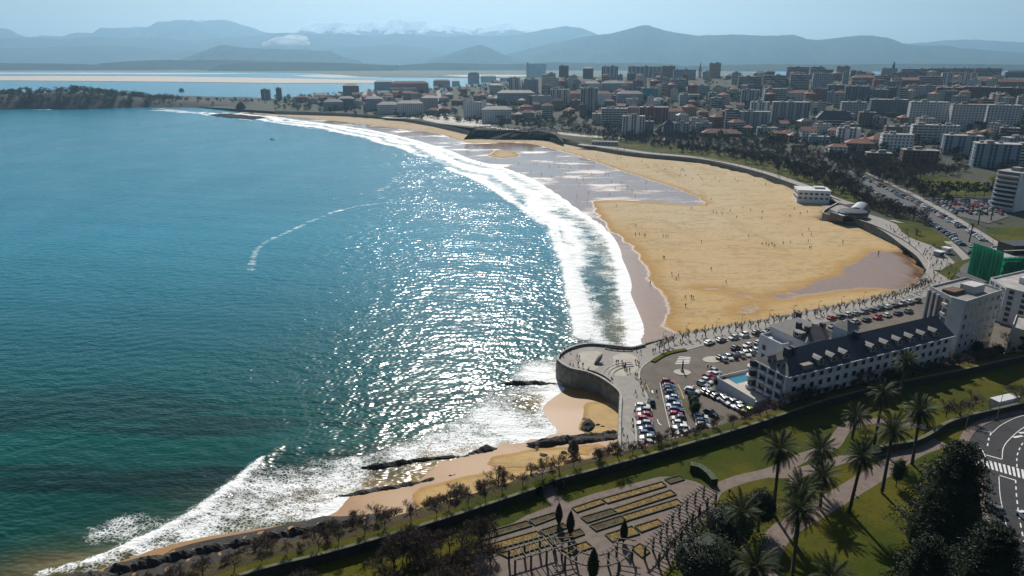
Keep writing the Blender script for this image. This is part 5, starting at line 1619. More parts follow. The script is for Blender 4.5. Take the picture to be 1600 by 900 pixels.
# skyline
for a in [(838, 121, 30, 100, 'white', 'grid', 'flat', SKY), (881, 120, 15, 103, 'brown', 'grid', 'flat', SKY), (919, 122, 16, 103, 'brown', 'grid', 'slate', SKY), (953, 123, 25, 104, 'pale grey', 'vert', 'flat', SKY),
          (1008, 121, 52, 104, 'pale grey', 'vert', 'flat', SKY), (1044, 121, 22, 103.5, 'brown', 'grid', 'flat', SKY), (1117, 122, 17, 99, 'ochre', 'grid', 'flat', SKY), (1104, 124, 12, 112, 'cream', 'grid', 'flat', SKY),
          (1070, 124, 34, 109, 'grey', 'grid', 'flat', SKY), (1189, 124, 20, 112, 'dark grey', 'grid', 'slate', SKY), (1203, 124, 14, 109, 'dark brick', 'grid', 'slate', SKY), (1247, 123, 32, 105, 'dark brick', 'band', 'flat', SKY),
          (1277, 124, 20, 105, 'brown', 'band', 'flat', SKY), (1293, 124, 16, 109, 'dark brick', 'grid', 'flat', SKY), (1317, 124, 19, 104, 'grey', 'grid', 'flat', SKY), (1337, 122, 14, 111, 'dark grey', 'grid', 'flat', SKY),
          (1355, 122, 22, 113, 'pink', 'grid', 'hip', SKY), (1390, 121, 22, 107, 'grey', 'grid', 'flat', SKY), (1432, 120, 40, 108, 'dark brick', 'band', 'flat', SKY), (1467, 120, 30, 107, 'dark brick', 'band', 'flat', SKY),
          (1503, 120, 34, 107, 'brick red', 'band', 'flat', SKY), (1545, 119, 36, 107, 'dark brick', 'band', 'flat', SKY), (1590, 121, 30, 111, 'dark grey', 'grid', 'slate', SKY), (1145, 124, 20, 117, 'dark grey', 'grid', 'slate', SKY),
          (790, 127, 18, 120, 'grey', 'grid', 'slate', SKY), (763, 128, 24, 117, 'cream', 'grid', 'slate', SKY), (740, 130, 18, 113, 'brown', 'grid', 'steep', SKY), (712, 134, 12, 125, 'grey', 'grid', 'slate', SKY),
          # upper slope
          (1350, 138, 34, 117, 'brick red', 'band', 'hip', UP), (1385, 139, 34, 119, 'brick red', 'band', 'flat', UP), (1420, 138, 34, 122, 'brick red', 'grid', 'hip', UP), (1455, 136, 34, 120, 'brick red', 'band', 'flat', UP),
          (1500, 132, 48, 114, 'white', 'vert', 'flat', UP), (1543, 138, 30, 124, 'brick red', 'grid', 'hip', UP), (1580, 140, 40, 125, 'ochre', 'grid', 'hip', UP), (1250, 140, 28, 117, 'brown', 'band', 'flat', UP),
          (1286, 142, 30, 115, 'grey', 'grid', 'flat', UP), (1310, 146, 28, 133, 'dark grey', 'vert', 'flat', UP), (1340, 158, 34, 135, 'dark grey', 'vert', 'flat', UP), (1372, 158, 30, 140, 'dark grey', 'vert', 'flat', UP),
          (1400, 156, 30, 137, 'dark brick', 'grid', 'flat', UP), (1432, 152, 26, 134, 'pale grey', 'grid', 'flat', UP), (1455, 150, 26, 134, 'grey', 'grid', 'flat', UP), (1485, 160, 36, 137, 'dark brick', 'vert', 'flat', UP),
          (1522, 160, 36, 136, 'dark brick', 'vert', 'flat', UP), (1560, 160, 36, 137, 'dark brick', 'vert', 'flat', UP), (1597, 160, 34, 138, 'dark brick', 'vert', 'flat', UP), (1172, 138, 34, 120, 'brown', 'band', 'flat', UP),
          (1210, 142, 34, 118, 'dark brick', 'band', 'flat', UP), (1100, 148, 18, 134, 'blue', 'grid', 'flat', UP), (1128, 146, 16, 134, 'grey', 'grid', 'slate', UP), (1060, 142, 24, 124, 'grey', 'band', 'flat', UP),
          (1030, 143, 22, 121, 'pale grey', 'band', 'flat', UP), (990, 140, 30, 128, 'pink', 'grid', 'hip', UP), (960, 142, 38, 127, 'pale grey', 'grid', 'slate', UP), (925, 144, 26, 127, 'white', 'grid', 'slate', UP),
          (890, 138, 30, 124, 'grey', 'grid', 'flat', UP), (860, 142, 26, 122, 'cream', 'grid', 'flat', UP), (830, 146, 22, 124, 'grey', 'grid', 'flat', UP), (804, 146, 18, 122, 'white', 'vert', 'flat', UP), (775, 146, 20, 130, 'pale grey', 'grid', 'slate', UP),
          # middle slope
          (1172, 168, 26, 141, 'grey', 'vert', 'flat', MID), (1212, 160, 32, 139, 'pale grey', 'band', 'flat', MID), (1248, 158, 28, 142, 'white', 'grid', 'gable', MID), (1188, 184, 28, 160, 'white', 'vert', 'flat', MID),
          (1236, 190, 54, 160, 'grey', 'vert', 'flat', MID), (1176, 203, 52, 175, 'grey', 'vert', 'flat', MID), (1143, 206, 20, 172, 'dark grey', 'band', 'flat', MID), (1451, 197, 53, 160, 'pale grey', 'grid', 'flat', MID),
          (1512, 203, 45, 164, 'pale grey', 'grid', 'flat', MID), (1568, 204, 46, 165, 'pale grey', 'grid', 'flat', MID), (1390, 180, 52, 156, 'dark grey', 'grid', 'flat', MID), (1335, 185, 36, 160, 'grey', 'grid', 'flat', MID),
          (1305, 205, 52, 180, 'dark brick', 'band', 'steep', MID), (1272, 200, 16, 188, 'brick red', 'grid', 'steep', MID), (1355, 198, 24, 176, 'brown', 'grid', 'flat', MID), (1375, 200, 20, 184, 'pink', 'vert', 'flat', MID),
          (1078, 165, 30, 148, 'pale grey', 'grid', 'flat', MID), (1015, 158, 24, 138, 'teal', 'grid', 'flat', MID), (985, 165, 40, 142, 'grey', 'grid', 'slate', MID), (940, 165, 32, 142, 'white', 'grid', 'hip', MID),
          (905, 160, 36, 143, 'pink', 'grid', 'hip', MID), (875, 166, 30, 140, 'cream', 'vert', 'flat', MID), (920, 178, 26, 138, 'grey', 'vert', 'flat', MID), (850, 168, 36, 150, 'pale grey', 'grid', 'flat', MID),
          # foot of the slope
          (1403, 241, 44, 211, 'white', 'grid', 'flat', LOW), (1327, 224, 32, 201, 'white', 'vert', 'flat', LOW), (1310, 248, 26, 225, 'white', 'grid', 'hip', LOW), (1345, 240, 40, 220, 'pink', 'grid', 'hip', LOW),
          (1446, 222, 36, 196, 'white', 'band', 'flat', LOW), (1480, 222, 34, 197, 'pale grey', 'grid', 'flat', LOW), (1507, 242, 52, 213, 'blue', 'vert', 'flat', LOW), (1560, 262, 60, 226, 'blue', 'vert', 'flat', LOW), (1610, 255, 30, 225, 'white', 'band', 'flat', LOW),
          (1440, 262, 50, 236, 'dark brick', 'grid', 'flat', LOW), (1375, 256, 36, 240, 'brown', 'grid', 'flat', LOW), (1281, 225, 30, 214, 'blue', 'grid', 'flat', LOW), (1100, 208, 24, 193, 'blue', 'grid', 'flat', LOW),
          (1065, 214, 22, 193, 'pale grey', 'vert', 'flat', LOW), (1045, 212, 16, 190, 'dark grey', 'grid', 'steep', LOW), (990, 214, 34, 182, 'white', 'vert', 'flat', LOW), (1010, 210, 22, 190, 'dark grey', 'grid', 'flat', LOW), (1215, 222, 24, 205, 'brick red', 'grid', 'hip', LOW),
          (1022, 190, 44, 168, 'brick red', 'vert', 'flat', LOW), (960, 196, 40, 170, 'cream', 'band', 'flat', LOW), (940, 194, 28, 178, 'cream', 'grid', 'flat', LOW), (1130, 214, 60, 207, 'brown', 'grid', 'hip', LOW), (1200, 212, 30, 200, 'pale grey', 'grid', 'flat', LOW),
          # far seafront
          (742, 184, 34, 160, 'white', 'grid', 'flat', SEA_), (776, 192, 46, 166, 'white', 'grid', 'slate', SEA_), (806, 162, 58, 141, 'grey', 'grid', 'slate', SEA_), (640, 180, 40, 157, 'pale grey', 'grid', 'slate', SEA_),
          (671, 174, 26, 148, 'grey', 'grid', 'slate', SEA_), (606, 178, 34, 160, 'pale grey', 'grid', 'slate', SEA_), (540, 170, 24, 150, 'dark grey', 'grid', 'slate', SEA_), (520, 172, 30, 156, 'grey', 'grid', 'slate', SEA_), (583, 172, 26, 150, 'grey', 'grid', 'slate', SEA_),
          (640, 146, 58, 126, 'pink', 'grid', 'hip', SEA_), (630, 148, 40, 138, 'white', 'band', 'flat', SEA_), (690, 136, 26, 124, 'brick red', 'grid', 'hip', SEA_), (548, 150, 24, 130, 'brown', 'grid', 'slate', SEA_), (600, 140, 30, 125, 'dark grey', 'grid', 'slate', SEA_),
          (415, 156, 14, 140, 'grey', 'vert', 'flat', SEA_), (436, 157, 8, 138, 'dark grey', 'grid', 'flat', SEA_), (500, 156, 20, 147, 'white', 'grid', 'slate', SEA_), (470, 160, 18, 150, 'brown', 'grid', 'hip', SEA_)]:
    bld(*a)
# church with its tower
q = PT(1040, 186)
building(q.x, q.y, q.z, 46, 14, 11, 0.1, 'pink', 'grid', 'gable', MID, label='long pink church nave with red tiled roof beside its tower', cat='church')
q = PT(1015, 182)
building(q.x, q.y, q.z, 8.5, 8.5, height_to(q.x, q.y, 152) - q.z, 0.1, 'cream', 'grid', 'flat', MID, label='square cream church tower with a flat top', cat='tower')
# slender spire on the skyline
q = PT(1093, 121)
o = empty('church_spire', q); mb = MB(); mb.box(0, 0, -3, 7, 7, 18); mb.build('shaft', WM['cream'], o)
mb = MB(); mb.lathe([(4.5, 15), (2.2, 24), (0.2, 38)], n=8); mb.build('spire', WM['pink'], o)
tag(o, 'slender church spire on the skyline beside the ochre tower block', 'spire')
# two towers of the white casino and the dome of the white skyline block
for px, py, t, lab in ((728, 183, 152, 'slim white tower at the near corner of the seafront casino'), (757, 183, 155, 'slim white tower at the inland corner of the seafront casino')):
    q = PT(px, py); h = height_to(q.x, q.y, t) - q.z
    o = empty('corner_tower', q); mb = MB(); mb.box(0, 0, -2, 7, 7, h + 2); mb.build('shaft', WM['white'], o)
    mb = MB(); mb.lathe([(4.6, h + 0.01), (4.4, h + 1.5), (2, h + 4), (0.1, h + 5.5)], n=10); mb.build('cap', m_slate, o); tag(o, lab, 'tower')
q = PT(824, 121); h = height_to(q.x, q.y, 99) - q.z
o = empty('corner_tower', q); mb = MB(); mb.box(0, 0, -2, 9, 9, h + 2); mb.build('shaft', WM['grey'], o); mb = MB(); mb.lathe([(5.5, h + .01), (5, h + 2), (2.5, h + 5), (0.1, h + 6.5)], n=10); mb.build('cap', m_slate, o)
tag(o, 'domed corner tower of the white block on the skyline', 'tower')

# infill of smaller blocks and houses
r_ = random.Random(77)
tries = 0; made = 0
cols_low = ['cream', 'pink', 'white', 'pale grey', 'ochre', 'brown', 'grey', 'brick red']
cols_hi = ['grey', 'brown', 'dark brick', 'pale grey', 'dark grey', 'cream', 'brick red']
edge_av = [tuple(PT(a, b).xy) for a, b in AVE]
while made < 270 and tries < 16000:
    tries += 1
    px = r_.uniform(480, 1640)
    lo = np.interp(px, [480, 600, 700, 820, 900, 1100, 1640], [152, 146, 138, 127, 125, 125, 124]); hi = np.interp(px, [480, 600, 700, 760, 900, 1000, 1150, 1290, 1400, 1640], [162, 172, 182, 190, 186, 200, 212, 230, 236, 250])
    py = lo + (hi - lo) * r_.random()
    q = PT(px, py)
    w = r_.uniform(9, 19)
    if any((q.x - a) ** 2 + (q.y - b) ** 2 < (c * 0.72 + w * 0.42) ** 2 for a, b, c in FOOT): continue
    upper = (py - lo) / (hi - lo) < 0.45 and px > 820
    villa = (not upper and r_.random() < 0.6) or px < 820
    h = r_.uniform(6, 8.4) if villa and r_.random() < .7 else r_.uniform(9, 13) if villa else r_.uniform(14, 24) if upper else r_.uniform(11, 18)
    where = (VIL if px < 820 else UP if upper else MID if (py - lo) / (hi - lo) < 0.75 else LOW)
    building(q.x, q.y, q.z, w, r_.uniform(10, 14), h, r_.uniform(-0.5, 0.5), r_.choice(cols_low if villa else cols_hi), r_.choice(['grid', 'grid', 'band'] if not villa else ['grid']),
             r_.choice(['hip', 'hip', 'gable', 'slate']) if villa else r_.choice(['flat', 'flat', 'hip']), where)
    made += 1
# labels: look, place, and the count from the bay end among those that look alike there
_by = {}
for b in BUILT:
    if b[3] is None: _by.setdefault((b[1], b[2]), []).append(b)
for (look, where), lst in _by.items():
    lst.sort(key=lambda b: b[5])
    for i, b in enumerate(lst):
        t = '%s %s' % (look, where)
        if len(lst) > 1: t += ', %s from the bay' % ordinal(i)
        tag(b[0], t, 'building' if b[6] > 8.5 else 'house', 'town buildings ' + where)
for b in BUILT:
    if b[3]: tag(b[0], b[3], b[4])

# ------------------------------------------------------------------ trees in the town
r_ = random.Random(5)
cnt = 0; tries = 0
while cnt < 175 and tries < 5000:
    tries += 1
    px = r_.uniform(440, 1620)
    lo = np.interp(px, [440, 600, 700, 820, 1640], [154, 142, 134, 124, 122]); hi = np.interp(px, [440, 600, 700, 760, 900, 1000, 1150, 1290, 1400, 1640], [166, 176, 188, 196, 205, 210, 222, 238, 250, 262])
    py = lo + (hi - lo) * r_.random() ** 0.8
    q = PT(px, py)
    if any((q.x - a) ** 2 + (q.y - b) ** 2 < (c * 0.8 + 3) ** 2 for a, b, c in FOOT): continue
    k = r_.choice(['leafy_far', 'leafy_far', 'pine_far', 'bare_far'])
    nm = {'leafy_far': 'evergreen_tree', 'pine_far': 'pine_tree', 'bare_far': 'bare_tree'}[k]
    tree(k, (q.x, q.y, q.z - 0.4), r_.uniform(8, 14), {'leafy_far': 'dark evergreen tree between the town buildings', 'pine_far': 'spreading pine between the town buildings', 'bare_far': 'leafless tree between the town buildings'}[k], 'tree', 'trees of the town', 2000 + cnt, nm, 1.15)
    cnt += 1
for k in range(26):
    q = PT(r_.uniform(1070, 1160), r_.uniform(154, 166))
    tree('pine_far', (q.x, q.y, q.z - 0.3), r_.uniform(11, 15), 'umbrella pine in the green grove on the middle slope', 'tree', 'pine grove', 2300 + k, 'pine_tree', 1.3)
for k in range(20):
    q = PT(r_.uniform(800, 900), r_.uniform(190, 203))
    tree('leafy_far', (q.x, q.y, q.z - 0.3), r_.uniform(8, 12), 'dark evergreen tree in the grove behind the headland gardens', 'tree', 'headland grove', 2350 + k, 'evergreen_tree', 1.2)
for k in range(46):
    t = k / 46; px = 742 + 185 * t
    q = PT(px, 203 + 7 * t + r_.uniform(-1.5, 1.5))
    tree('pollard_far', (q.x, q.y, q.z - 0.2), r_.uniform(4, 6), 'small dark tree in the row on the headland terrace, %s from the sea end' % ordinal(k), 'tree', 'headland terrace trees', 2400 + k, 'terrace_tree', 1.2)
for k in range(42):
    px = r_.uniform(930, 1090); py = np.interp(px, [930, 1090], [219, 240]) + r_.uniform(-8, 1)
    q = PT(px, py)
    tree('leafy_far', (q.x, q.y, q.z - 0.2), r_.uniform(3, 5), 'low green garden shrub beside the beach wall', 'shrub', 'gardens by the beach wall', 2450 + k, 'shrub', 1.2)
q = PT(1394, 120); tree('conifer_far', (q.x, q.y, q.z), height_to(q.x, q.y, 95) - q.z, 'tall tiered conifer standing above the skyline', 'tree', None, 1, 'conifer', 0.9)
for k in range(9):
    q = PT(1436 + 14.5 * k, 304 + 0.6 * k)
    tree('leafy_far', (q.x, q.y, q.z), 10.5, 'round dark tree behind the crowded car park, %s from the avenue' % ordinal(k), 'tree', 'round trees by the car park', 2500 + k, 'evergreen_tree', 0.9)
for k, (px, py, t) in enumerate([(1514, 380, 352), (1548, 345, 328), (1445, 352, 344), (1432, 368, 360), (1528, 352, 330)]):
    q = PT(px, py); palm(q, height_to(q.x, q.y, t), 'small palm on the lawns by the avenue, %s from the beach' % ordinal([2, 4, 1, 0, 3][k]), 'palms by the avenue', 60 + k, small=True)
# dark greenery filling the gaps between the houses
r_ = random.Random(61)
pts = []
tries = 0
fx = np.array(FOOT)
while len(pts) < 1250 and tries < 30000:
    tries += 1
    px = r_.uniform(430, 1640)
    lo = np.interp(px, [440, 600, 700, 820, 1640], [153, 142, 133, 123, 121]); hi = np.interp(px, [440, 600, 700, 760, 900, 1000, 1150, 1290, 1400, 1640], [172, 182, 191, 199, 208, 212, 224, 240, 254, 268])
    q = PT(px, lo + (hi - lo) * r_.random())
    if np.any((fx[:, 0] - q.x) ** 2 + (fx[:, 1] - q.y) ** 2 < (fx[:, 2] * 0.62 + 1.5) ** 2): continue
    pts.append((q.x, q.y))
o = tree_mass('greenery', pts, H, 5, 11, r_, lp + bp[:1], '', '', 0.3).build('greenery', [m_bark, m_leaf])
tag(o, 'dark greenery filling the gaps between the town houses', 'greenery', kind='stuff')
# the rest of the beach wood, a brown mass
r_ = random.Random(31)
pts = scatter(520, [(900, 208), (1000, 208), (1100, 216), (1200, 226), (1290, 244), (1345, 285), (1350, 305), (1290, 290), (1200, 256), (1100, 238), (1000, 226), (930, 216)], PT, r_, 4.0)
pts += scatter(240, [(1290, 240), (1340, 248), (1420, 262), (1520, 268), (1480, 276), (1425, 282), (1440, 300), (1420, 300), (1360, 280), (1310, 262)], PT, r_, 3.6)
pts += scatter(60, [(1550, 290), (1560, 262), (1640, 266), (1640, 275), (1580, 290), (1560, 305)], PT, r_, 4)
pts += scatter(70, [(1335, 310), (1365, 322), (1400, 330), (1440, 345), (1450, 352), (1420, 344), (1385, 338), (1350, 325)], PT, r_, 3.5)
o = tree_mass('woodland', pts, H, 6, 9.5, r_, bp, '', '', 0.2).build('woodland', [m_bark, m_twigf])
tag(o, 'dense mass of leafless brown trees behind the beach', 'woodland', kind='stuff')
# ------------------------------------------------------------------ the white hotel
m_hotel = mat('hotel_render', (0.50, 0.50, 0.51), 0.85, 0.1, 0.4)
m_hslate = mat('hotel_slate', (0.030, 0.034, 0.046), 0.55, 0.25, 0.8, bump=0.03, bscale=4)
m_hroof2 = mat('hotel_brown_sunlit_slate', (0.115, 0.105, 0.098), 0.7, 0.2, 0.6, bump=0.03, bscale=4)  # brown of the wing roof; also paints sunlight on the hip end
m_tan = mat('dormer_cheek', (0.22, 0.195, 0.17), 0.85, 0.15, 0.5)
m_glass = mat('dark_glass', (0.020, 0.026, 0.034), 0.12, 0.3, 0.4, spec=0.6)
m_poolw = mat('pool_water', (0.02, 0.16, 0.22), 0.08, 0.15, 0.5, spec=0.5)
m_deck = mat('pool_deck', (0.42, 0.37, 0.31), 0.85, 0.1, 0.5)
m_metal = mat('grey_metal', (0.30, 0.31, 0.32), 0.45, 0.15, 0.6, metal=0.6)
m_dark = mat('dark_metal', (0.03, 0.03, 0.032), 0.5, 0.3, 0.6)

def quad_mesh(name, w, h, material, frame=None, depth=0.12):
    """a window: framed pane set slightly proud, in the local XZ plane facing -Y"""
    mb = MB()
    mb.box(0, -depth / 2, 0, w, depth, h, m=0)
    if frame:
        t = 0.1
        for x in (-w / 2 - t / 2, w / 2 + t / 2): mb.box(x, -depth * 0.75, -t, t, depth * 1.5, h + 2 * t, m=1)
        for z in (-t, h): mb.box(0, -depth * 0.75, z + 0.001, w - 0.002, depth * 1.5, t - 0.002, m=1)
    return mb.mesh(name, [material] + ([frame] if frame else []))

hotel = empty('hotel', (75.5, 169.1, ZT), math.atan2(0.422, 0.907))
HW, HD, HE, HR = 69.0, 12.0, 12.0, 17.0
mb = MB(); mb.box(HW / 2, HD / 2, -1.5, HW, HD, HE + 1.5); mb.build('wall', m_hotel, hotel)
mb = MB()
e = 0.5; rb = 5.6
V = [(-e, -e, HE), (HW + e, -e, HE), (HW + e, HD + e, HE), (-e, HD + e, HE), (4.5, rb, HR), (HW - 1.0, rb, HR)]
mb.raw(V, [(0, 1, 5, 4), (1, 2, 5), (2, 3, 4, 5), (3, 2, 1, 0)], 0); mb.raw(V, [(3, 0, 4)], 1)  # hip end takes the paler slate as painted sunlight
roof = mb.build('roof', [m_hslate, m_hroof2], hotel)
mb = MB(); mb.box(HW / 2, -0.45, HE - 0.42, HW + 1.0, 0.5, 0.4); mb.box(-0.45, HD / 2, HE - 0.42, 0.5, HD + 0.4, 0.4); mb.build('cornice', m_trim, hotel)
def dormer(parent, x, y, z, w, d, h, face='front'):
    mb = MB(); mb.box(0, d / 2, 0, w, d, h); o = mb.build('dormer', m_tan, parent); o.location = (x, y, z)
    mb = MB(); mb.raw([(-w / 2 - .2, -.25, h), (w / 2 + .2, -.25, h), (w / 2 + .2, d, h + .1), (-w / 2 - .2, d, h + .1), (0, -.25, h + .8), (0, d, h + .8)], [(0, 1, 4), (1, 2, 5, 4), (3, 0, 4, 5), (2, 3, 5)]); mb.build('dormer_roof', m_hslate, o)
    link('dormer_window', DW, o, (0, -0.002, 0.45))
    if face == 'left': o.rotation_euler = (0, 0, -math.pi / 2)
    return o
DW = quad_mesh('dormer_window', 1.5, 1.1, m_glass, m_trim)
for x in (12.5, 17.5, 22.5, 33.5, 39.5, 45.0, 50.5, 56.0, 61.5):
    dormer(roof, x, 0.6, HE + 0.55, 2.3, 3.6, 1.9)
dormer(roof, 0.6, 7.5, HE + 0.5, 1.9, 2.6, 1.7, 'left'); dormer(roof, 0.6, 4.2, HE + 0.5, 1.9, 2.6, 1.7, 'left')
mb = MB(); mb.box(0, 0, 0, 3.6, 1.6, 1.5); o = mb.build('roof_vent', m_tan, roof); o.location = (7.4, 1.0, HE + 0.4)
for x, y in ((3.4, 4.6), (5.6, 4.8), (31, 4.8)):
    mb = MB(); mb.box(0, 0, 0, 1.1, 1.8, 3.4); o = mb.build('chimney', m_hslate, roof); o.location = (x, y, HE + 2.6)
WIN = quad_mesh('window', 1.5, 1.6, m_glass, m_trim)
for s in range(4):
    for b in range(20):
        link('window', WIN, hotel, (2.6 + b * 3.35, -0.002, s * 3.0 + 0.9))
LOG = quad_mesh('loggia', 2.3, 1.9, m_glass, m_trim, 0.18)
for s in range(4):
    for b in range(3):
        o = link('loggia', LOG, hotel, (-0.002, 10.2 - b * 3.1 - 1.4, s * 2.95 + 0.6)); o.rotation_euler = (0, 0, -math.pi / 2)
        mb = MB(); mb.box(0, -0.55, -0.12, 2.7, 1.0, 0.75); q = mb.build('balcony', m_hotel, o)
for y in (0.3, 3.75, 6.85, 9.95):
    mb = MB(); mb.box(-0.32, y, -1.0, 0.62, 0.55, HE + 0.55); mb.build('pier', m_hotel, hotel)
for s in range(4):   # rounded bay at the seaward corner
    mb = MB(); mb.lathe([(1.5, 0), (1.7, 0.1), (1.7, 1.0), (1.5, 1.02)], n=14); o = mb.build('round_balcony', m_hotel, hotel, True); o.location = (-0.4, 12.4, s * 2.95 + 0.2)
    mb = MB(); mb.lathe([(1.2, 1.03), (1.2, 2.8), (0.3, 2.81)], n=14); mb.build('bay_window', m_glass, o)
# seaward wing
mb = MB(); mb.box(26.5, 19.6, -1.5, 13, 15.1, 15.2); mb.build('wing_wall', m_hotel, hotel)
mb = MB(); V = [(19.5, 12.1, 13.72), (33.5, 12.1, 13.72), (33.5, 27.6, 13.72), (19.5, 27.6, 13.72), (26.5, 17, 17.2), (26.5, 22.5, 17.2)]
mb.raw(V, [(0, 1, 4), (1, 2, 5, 4), (2, 3, 5), (3, 0, 4, 5), (3, 2, 1, 0)]); wr = mb.build('wing_roof', m_hroof2, hotel)
mb = MB(); mb.box(17.9, 22.4, -1.5, 4.2, 9.2, 12.2); mb.build('terrace_block', m_hotel, hotel)
mb = MB()
for a in ((15.95, 22.4, 0.25, 9.2), (17.9, 17.9, 4.2, 0.25), (17.9, 26.9, 4.2, 0.25)): mb.box(a[0], a[1], 10.703, a[2], a[3], 1.0)
mb.build('terrace_parapet', m_hotel, hotel)
for y in (14.5, 17.0, 24.5):
    for s in range(3):
        o = link('window', WIN, hotel, (19.998 if y < 17.5 else 15.79, y, 1.2 + s * 3.0)); o.rotation_euler = (0, 0, -math.pi / 2)
for x, y in ((23, 15.5), (23.2, 19), (30, 25.5), (29.5, 15.6)):
    mb = MB(); mb.box(0, 0, 0, 1.2, 1.4, 2.6); o = mb.build('chimney', m_hslate, wr); o.location = (x, y, 14.6)
mb = MB(); mb.box(0, 0, 0, 2.2, 3.0, 1.6); o = mb.build('dormer', m_tan, wr); o.location = (21.0, 16.4, 14.0)
link('dormer_window', DW, o, (-1.102, 0, 0.3)).rotation_euler = (0, 0, -math.pi / 2)
# lift tower and low seaward block
mb = MB(); mb.box(31.5, 9.0, 10, 5, 5, 8.0); mb.build('stair_tower', m_hotel, hotel)
mb = MB(); mb.raw([(28.7, 6.2, 18.01), (34.3, 6.2, 18.01), (34.3, 11.8, 18.01), (28.7, 11.8, 18.01), (31.5, 9, 20.4)], [(0, 1, 4), (1, 2, 4), (2, 3, 4), (3, 0, 4)]); mb.build('tower_roof', m_hroof2, hotel)
mb = MB(); mb.box(50, 17.5, -1, 32, 11, 5.2); mb.build('podium', m_hotel, hotel)
mb = MB(); mb.box(44, 19, 4.203, 14, 5, 1.3); mb.box(57, 15.5, 4.203, 8, 3, 1.1); mb.build('roof_hedge', m_hedge, hotel)
# pool terrace
mb = MB(); mb.prism([(-6, 5), (-0.9, 5), (-0.9, 12.6), (15.4, 12.6), (15.4, 21), (-6, 21)], -0.5, 3.0, 0, 1); mb.build('pool_terrace', [m_hotel, m_deck], hotel)
mb = MB(); mb.prism([(-2.5, 16.2), (8.5, 16.2), (8.5, 19.8), (-2.5, 19.8)], 3.0, 3.05); mb.build('pool', m_poolw, hotel)
mb = MB()
for a in ((-5.9, 13, 0.2, 16), (4.7, 20.9, 21.4, 0.2)): mb.box(a[0], a[1], 3.003, a[2], a[3], 0.9)
mb.build('glass_screen', m_trim, hotel)
tag(hotel, 'white seafront hotel with dark slate roof, row of dormers and pool terrace', 'hotel')

# ------------------------------------------------------------------ flats beside it
def footprint_building(name, pts, z0, z1, wallm, label, win=None, roofm=None, parapet=0.8, floors=6, skip=(), cat='building'):
    c = Vector((sum(p[0] for p in pts) / len(pts), sum(p[1] for p in pts) / len(pts)))
    o = empty(name, (c.x, c.y, z0))
    L = [(p[0] - c.x, p[1] - c.y) for p in pts]
    n = len(L)
    if sum(L[i][0] * L[(i + 1) % n][1] - L[(i + 1) % n][0] * L[i][1] for i in range(n)) < 0: L.reverse()
    h = z1 - z0
    mb = MB(); mb.prism(L, -1.0, h); mb.build('wall', wallm, o)
    mb = MB(); mb.prism([(a * 0.97, b * 0.97) for a, b in L], h + 0.003, h + 0.15); rf = mb.build('roof', roofm or m_flat, o)
    mb = MB(); wall_along(mb, [Vector(p) * 0.985 for p in L] + [Vector(L[0]) * 0.985], 0.3, h + 0.004, h + parapet); mb.build('parapet', wallm, rf)
    if win:
        me = quad_mesh('window', win[0], win[1], m_glass, m_trim)
        sh = h / floors
        for i in range(n):
            if i in skip: continue
            a, b = Vector(L[i]), Vector(L[(i + 1) % n])
            d = (b - a); LL = d.length; d.normalize()
            nb = int(LL / win[2])
            for s in range(floors):
                for k in range(nb):
                    p = a + d * LL * (k + 0.5) / max(nb, 1)
                    w = link('window', me, o, (p.x, p.y, s * sh + 0.9)); w.rotation_euler = (0, 0, math.atan2(d.y, d.x))
    return o, L, rf
m_flats = mat('flats_render', (0.43, 0.42, 0.41), 0.85, 0.12, 0.4)
FP = [(142.7, 221.2), (142.9, 209.4), (145.0, 205.5), (164.7, 217.1), (161.5, 231.2)]
o, L, rf = footprint_building('apartment_building', FP, ZT, 26.0, m_flats, '', (1.3, 1.5, 3.6), skip=(0, 1))
a, b = Vector((142.7, 221.2)) - o.location.xy, Vector((142.9, 209.4)) - o.location.xy
for k, t in enumerate((0.14, 0.36, 0.58)):      # tall glazed bays on the seaward face
    p = a.lerp(b, t)
    mb = MB(); mb.box(0, 0, 0.5, 0.24, 1.9, 18.5); g = mb.build('glazed_bay', m_glass, o); g.location = (p.x - 0.12, p.y, 0)
    mb = MB(); mb.box(0, 0, 0, 0.7, 0.5, 19.6); g2 = mb.build('pier', m_trim, o); g2.location = (p.x - 0.36, p.y + 1.35, 0)
for s in range(6):
    p = a.lerp(b, 0.84)
    mb = MB(); mb.box(0, 0, 0, 1.0, 2.2, 0.9); g = mb.build('balcony', m_flats, o); g.location = (p.x - 0.51, p.y, 0.9 + s * 3.25)
    mb = MB(); mb.box(0, 0, 0.9, 0.12, 1.8, 1.3); mb.build('balcony_door', m_glass, g).location = (0.42, 0, 0)
mb = MB(); mb.box(3.2, 0.5, 20.16, 6.5, 4.5, 2.6, 0.5); mb.build('stair_head', m_flats, rf)
mb = MB(); mb.box(-4.0, -1.0, 20.16, 6, 4, 1.2, 0.5); mb.build('roof_terrace', mat('terracotta_deck', (0.12, 0.07, 0.05), 0.9), rf)
tag(o, 'pale grey apartment block with tall glazed bays, next to the hotel', 'building')
FP2 = ext([(1547, 437), (1572, 452), (1680, 480), (1680, 434), (1600, 425)], 19.0)
o, L, rf = footprint_building('apartment_building', FP2, ZT, 19.0, mat('modern_render', (0.46, 0.47, 0.48), 0.85, 0.1, 0.4), '', (1.7, 1.4, 3.8))
for s in range(1, 4):
    p = Vector(FP2[0]).lerp(Vector(FP2[1]), .5) - o.location.xy
    mb = MB(); mb.box(0, 0, 0, 7.0, 1.4, 0.9, -0.92); g = mb.build('balcony', m_dark, o); g.location = (p.x - 0.7, p.y - 0.6, s * 3.0)
mb = MB(); mb.box(0, 0, 13.16, 8, 6, 2.4, 0.4); mb.build('stair_head', m_trim, rf)
tag(o, 'modern pale block with dark balconies behind the glazed flats', 'building')
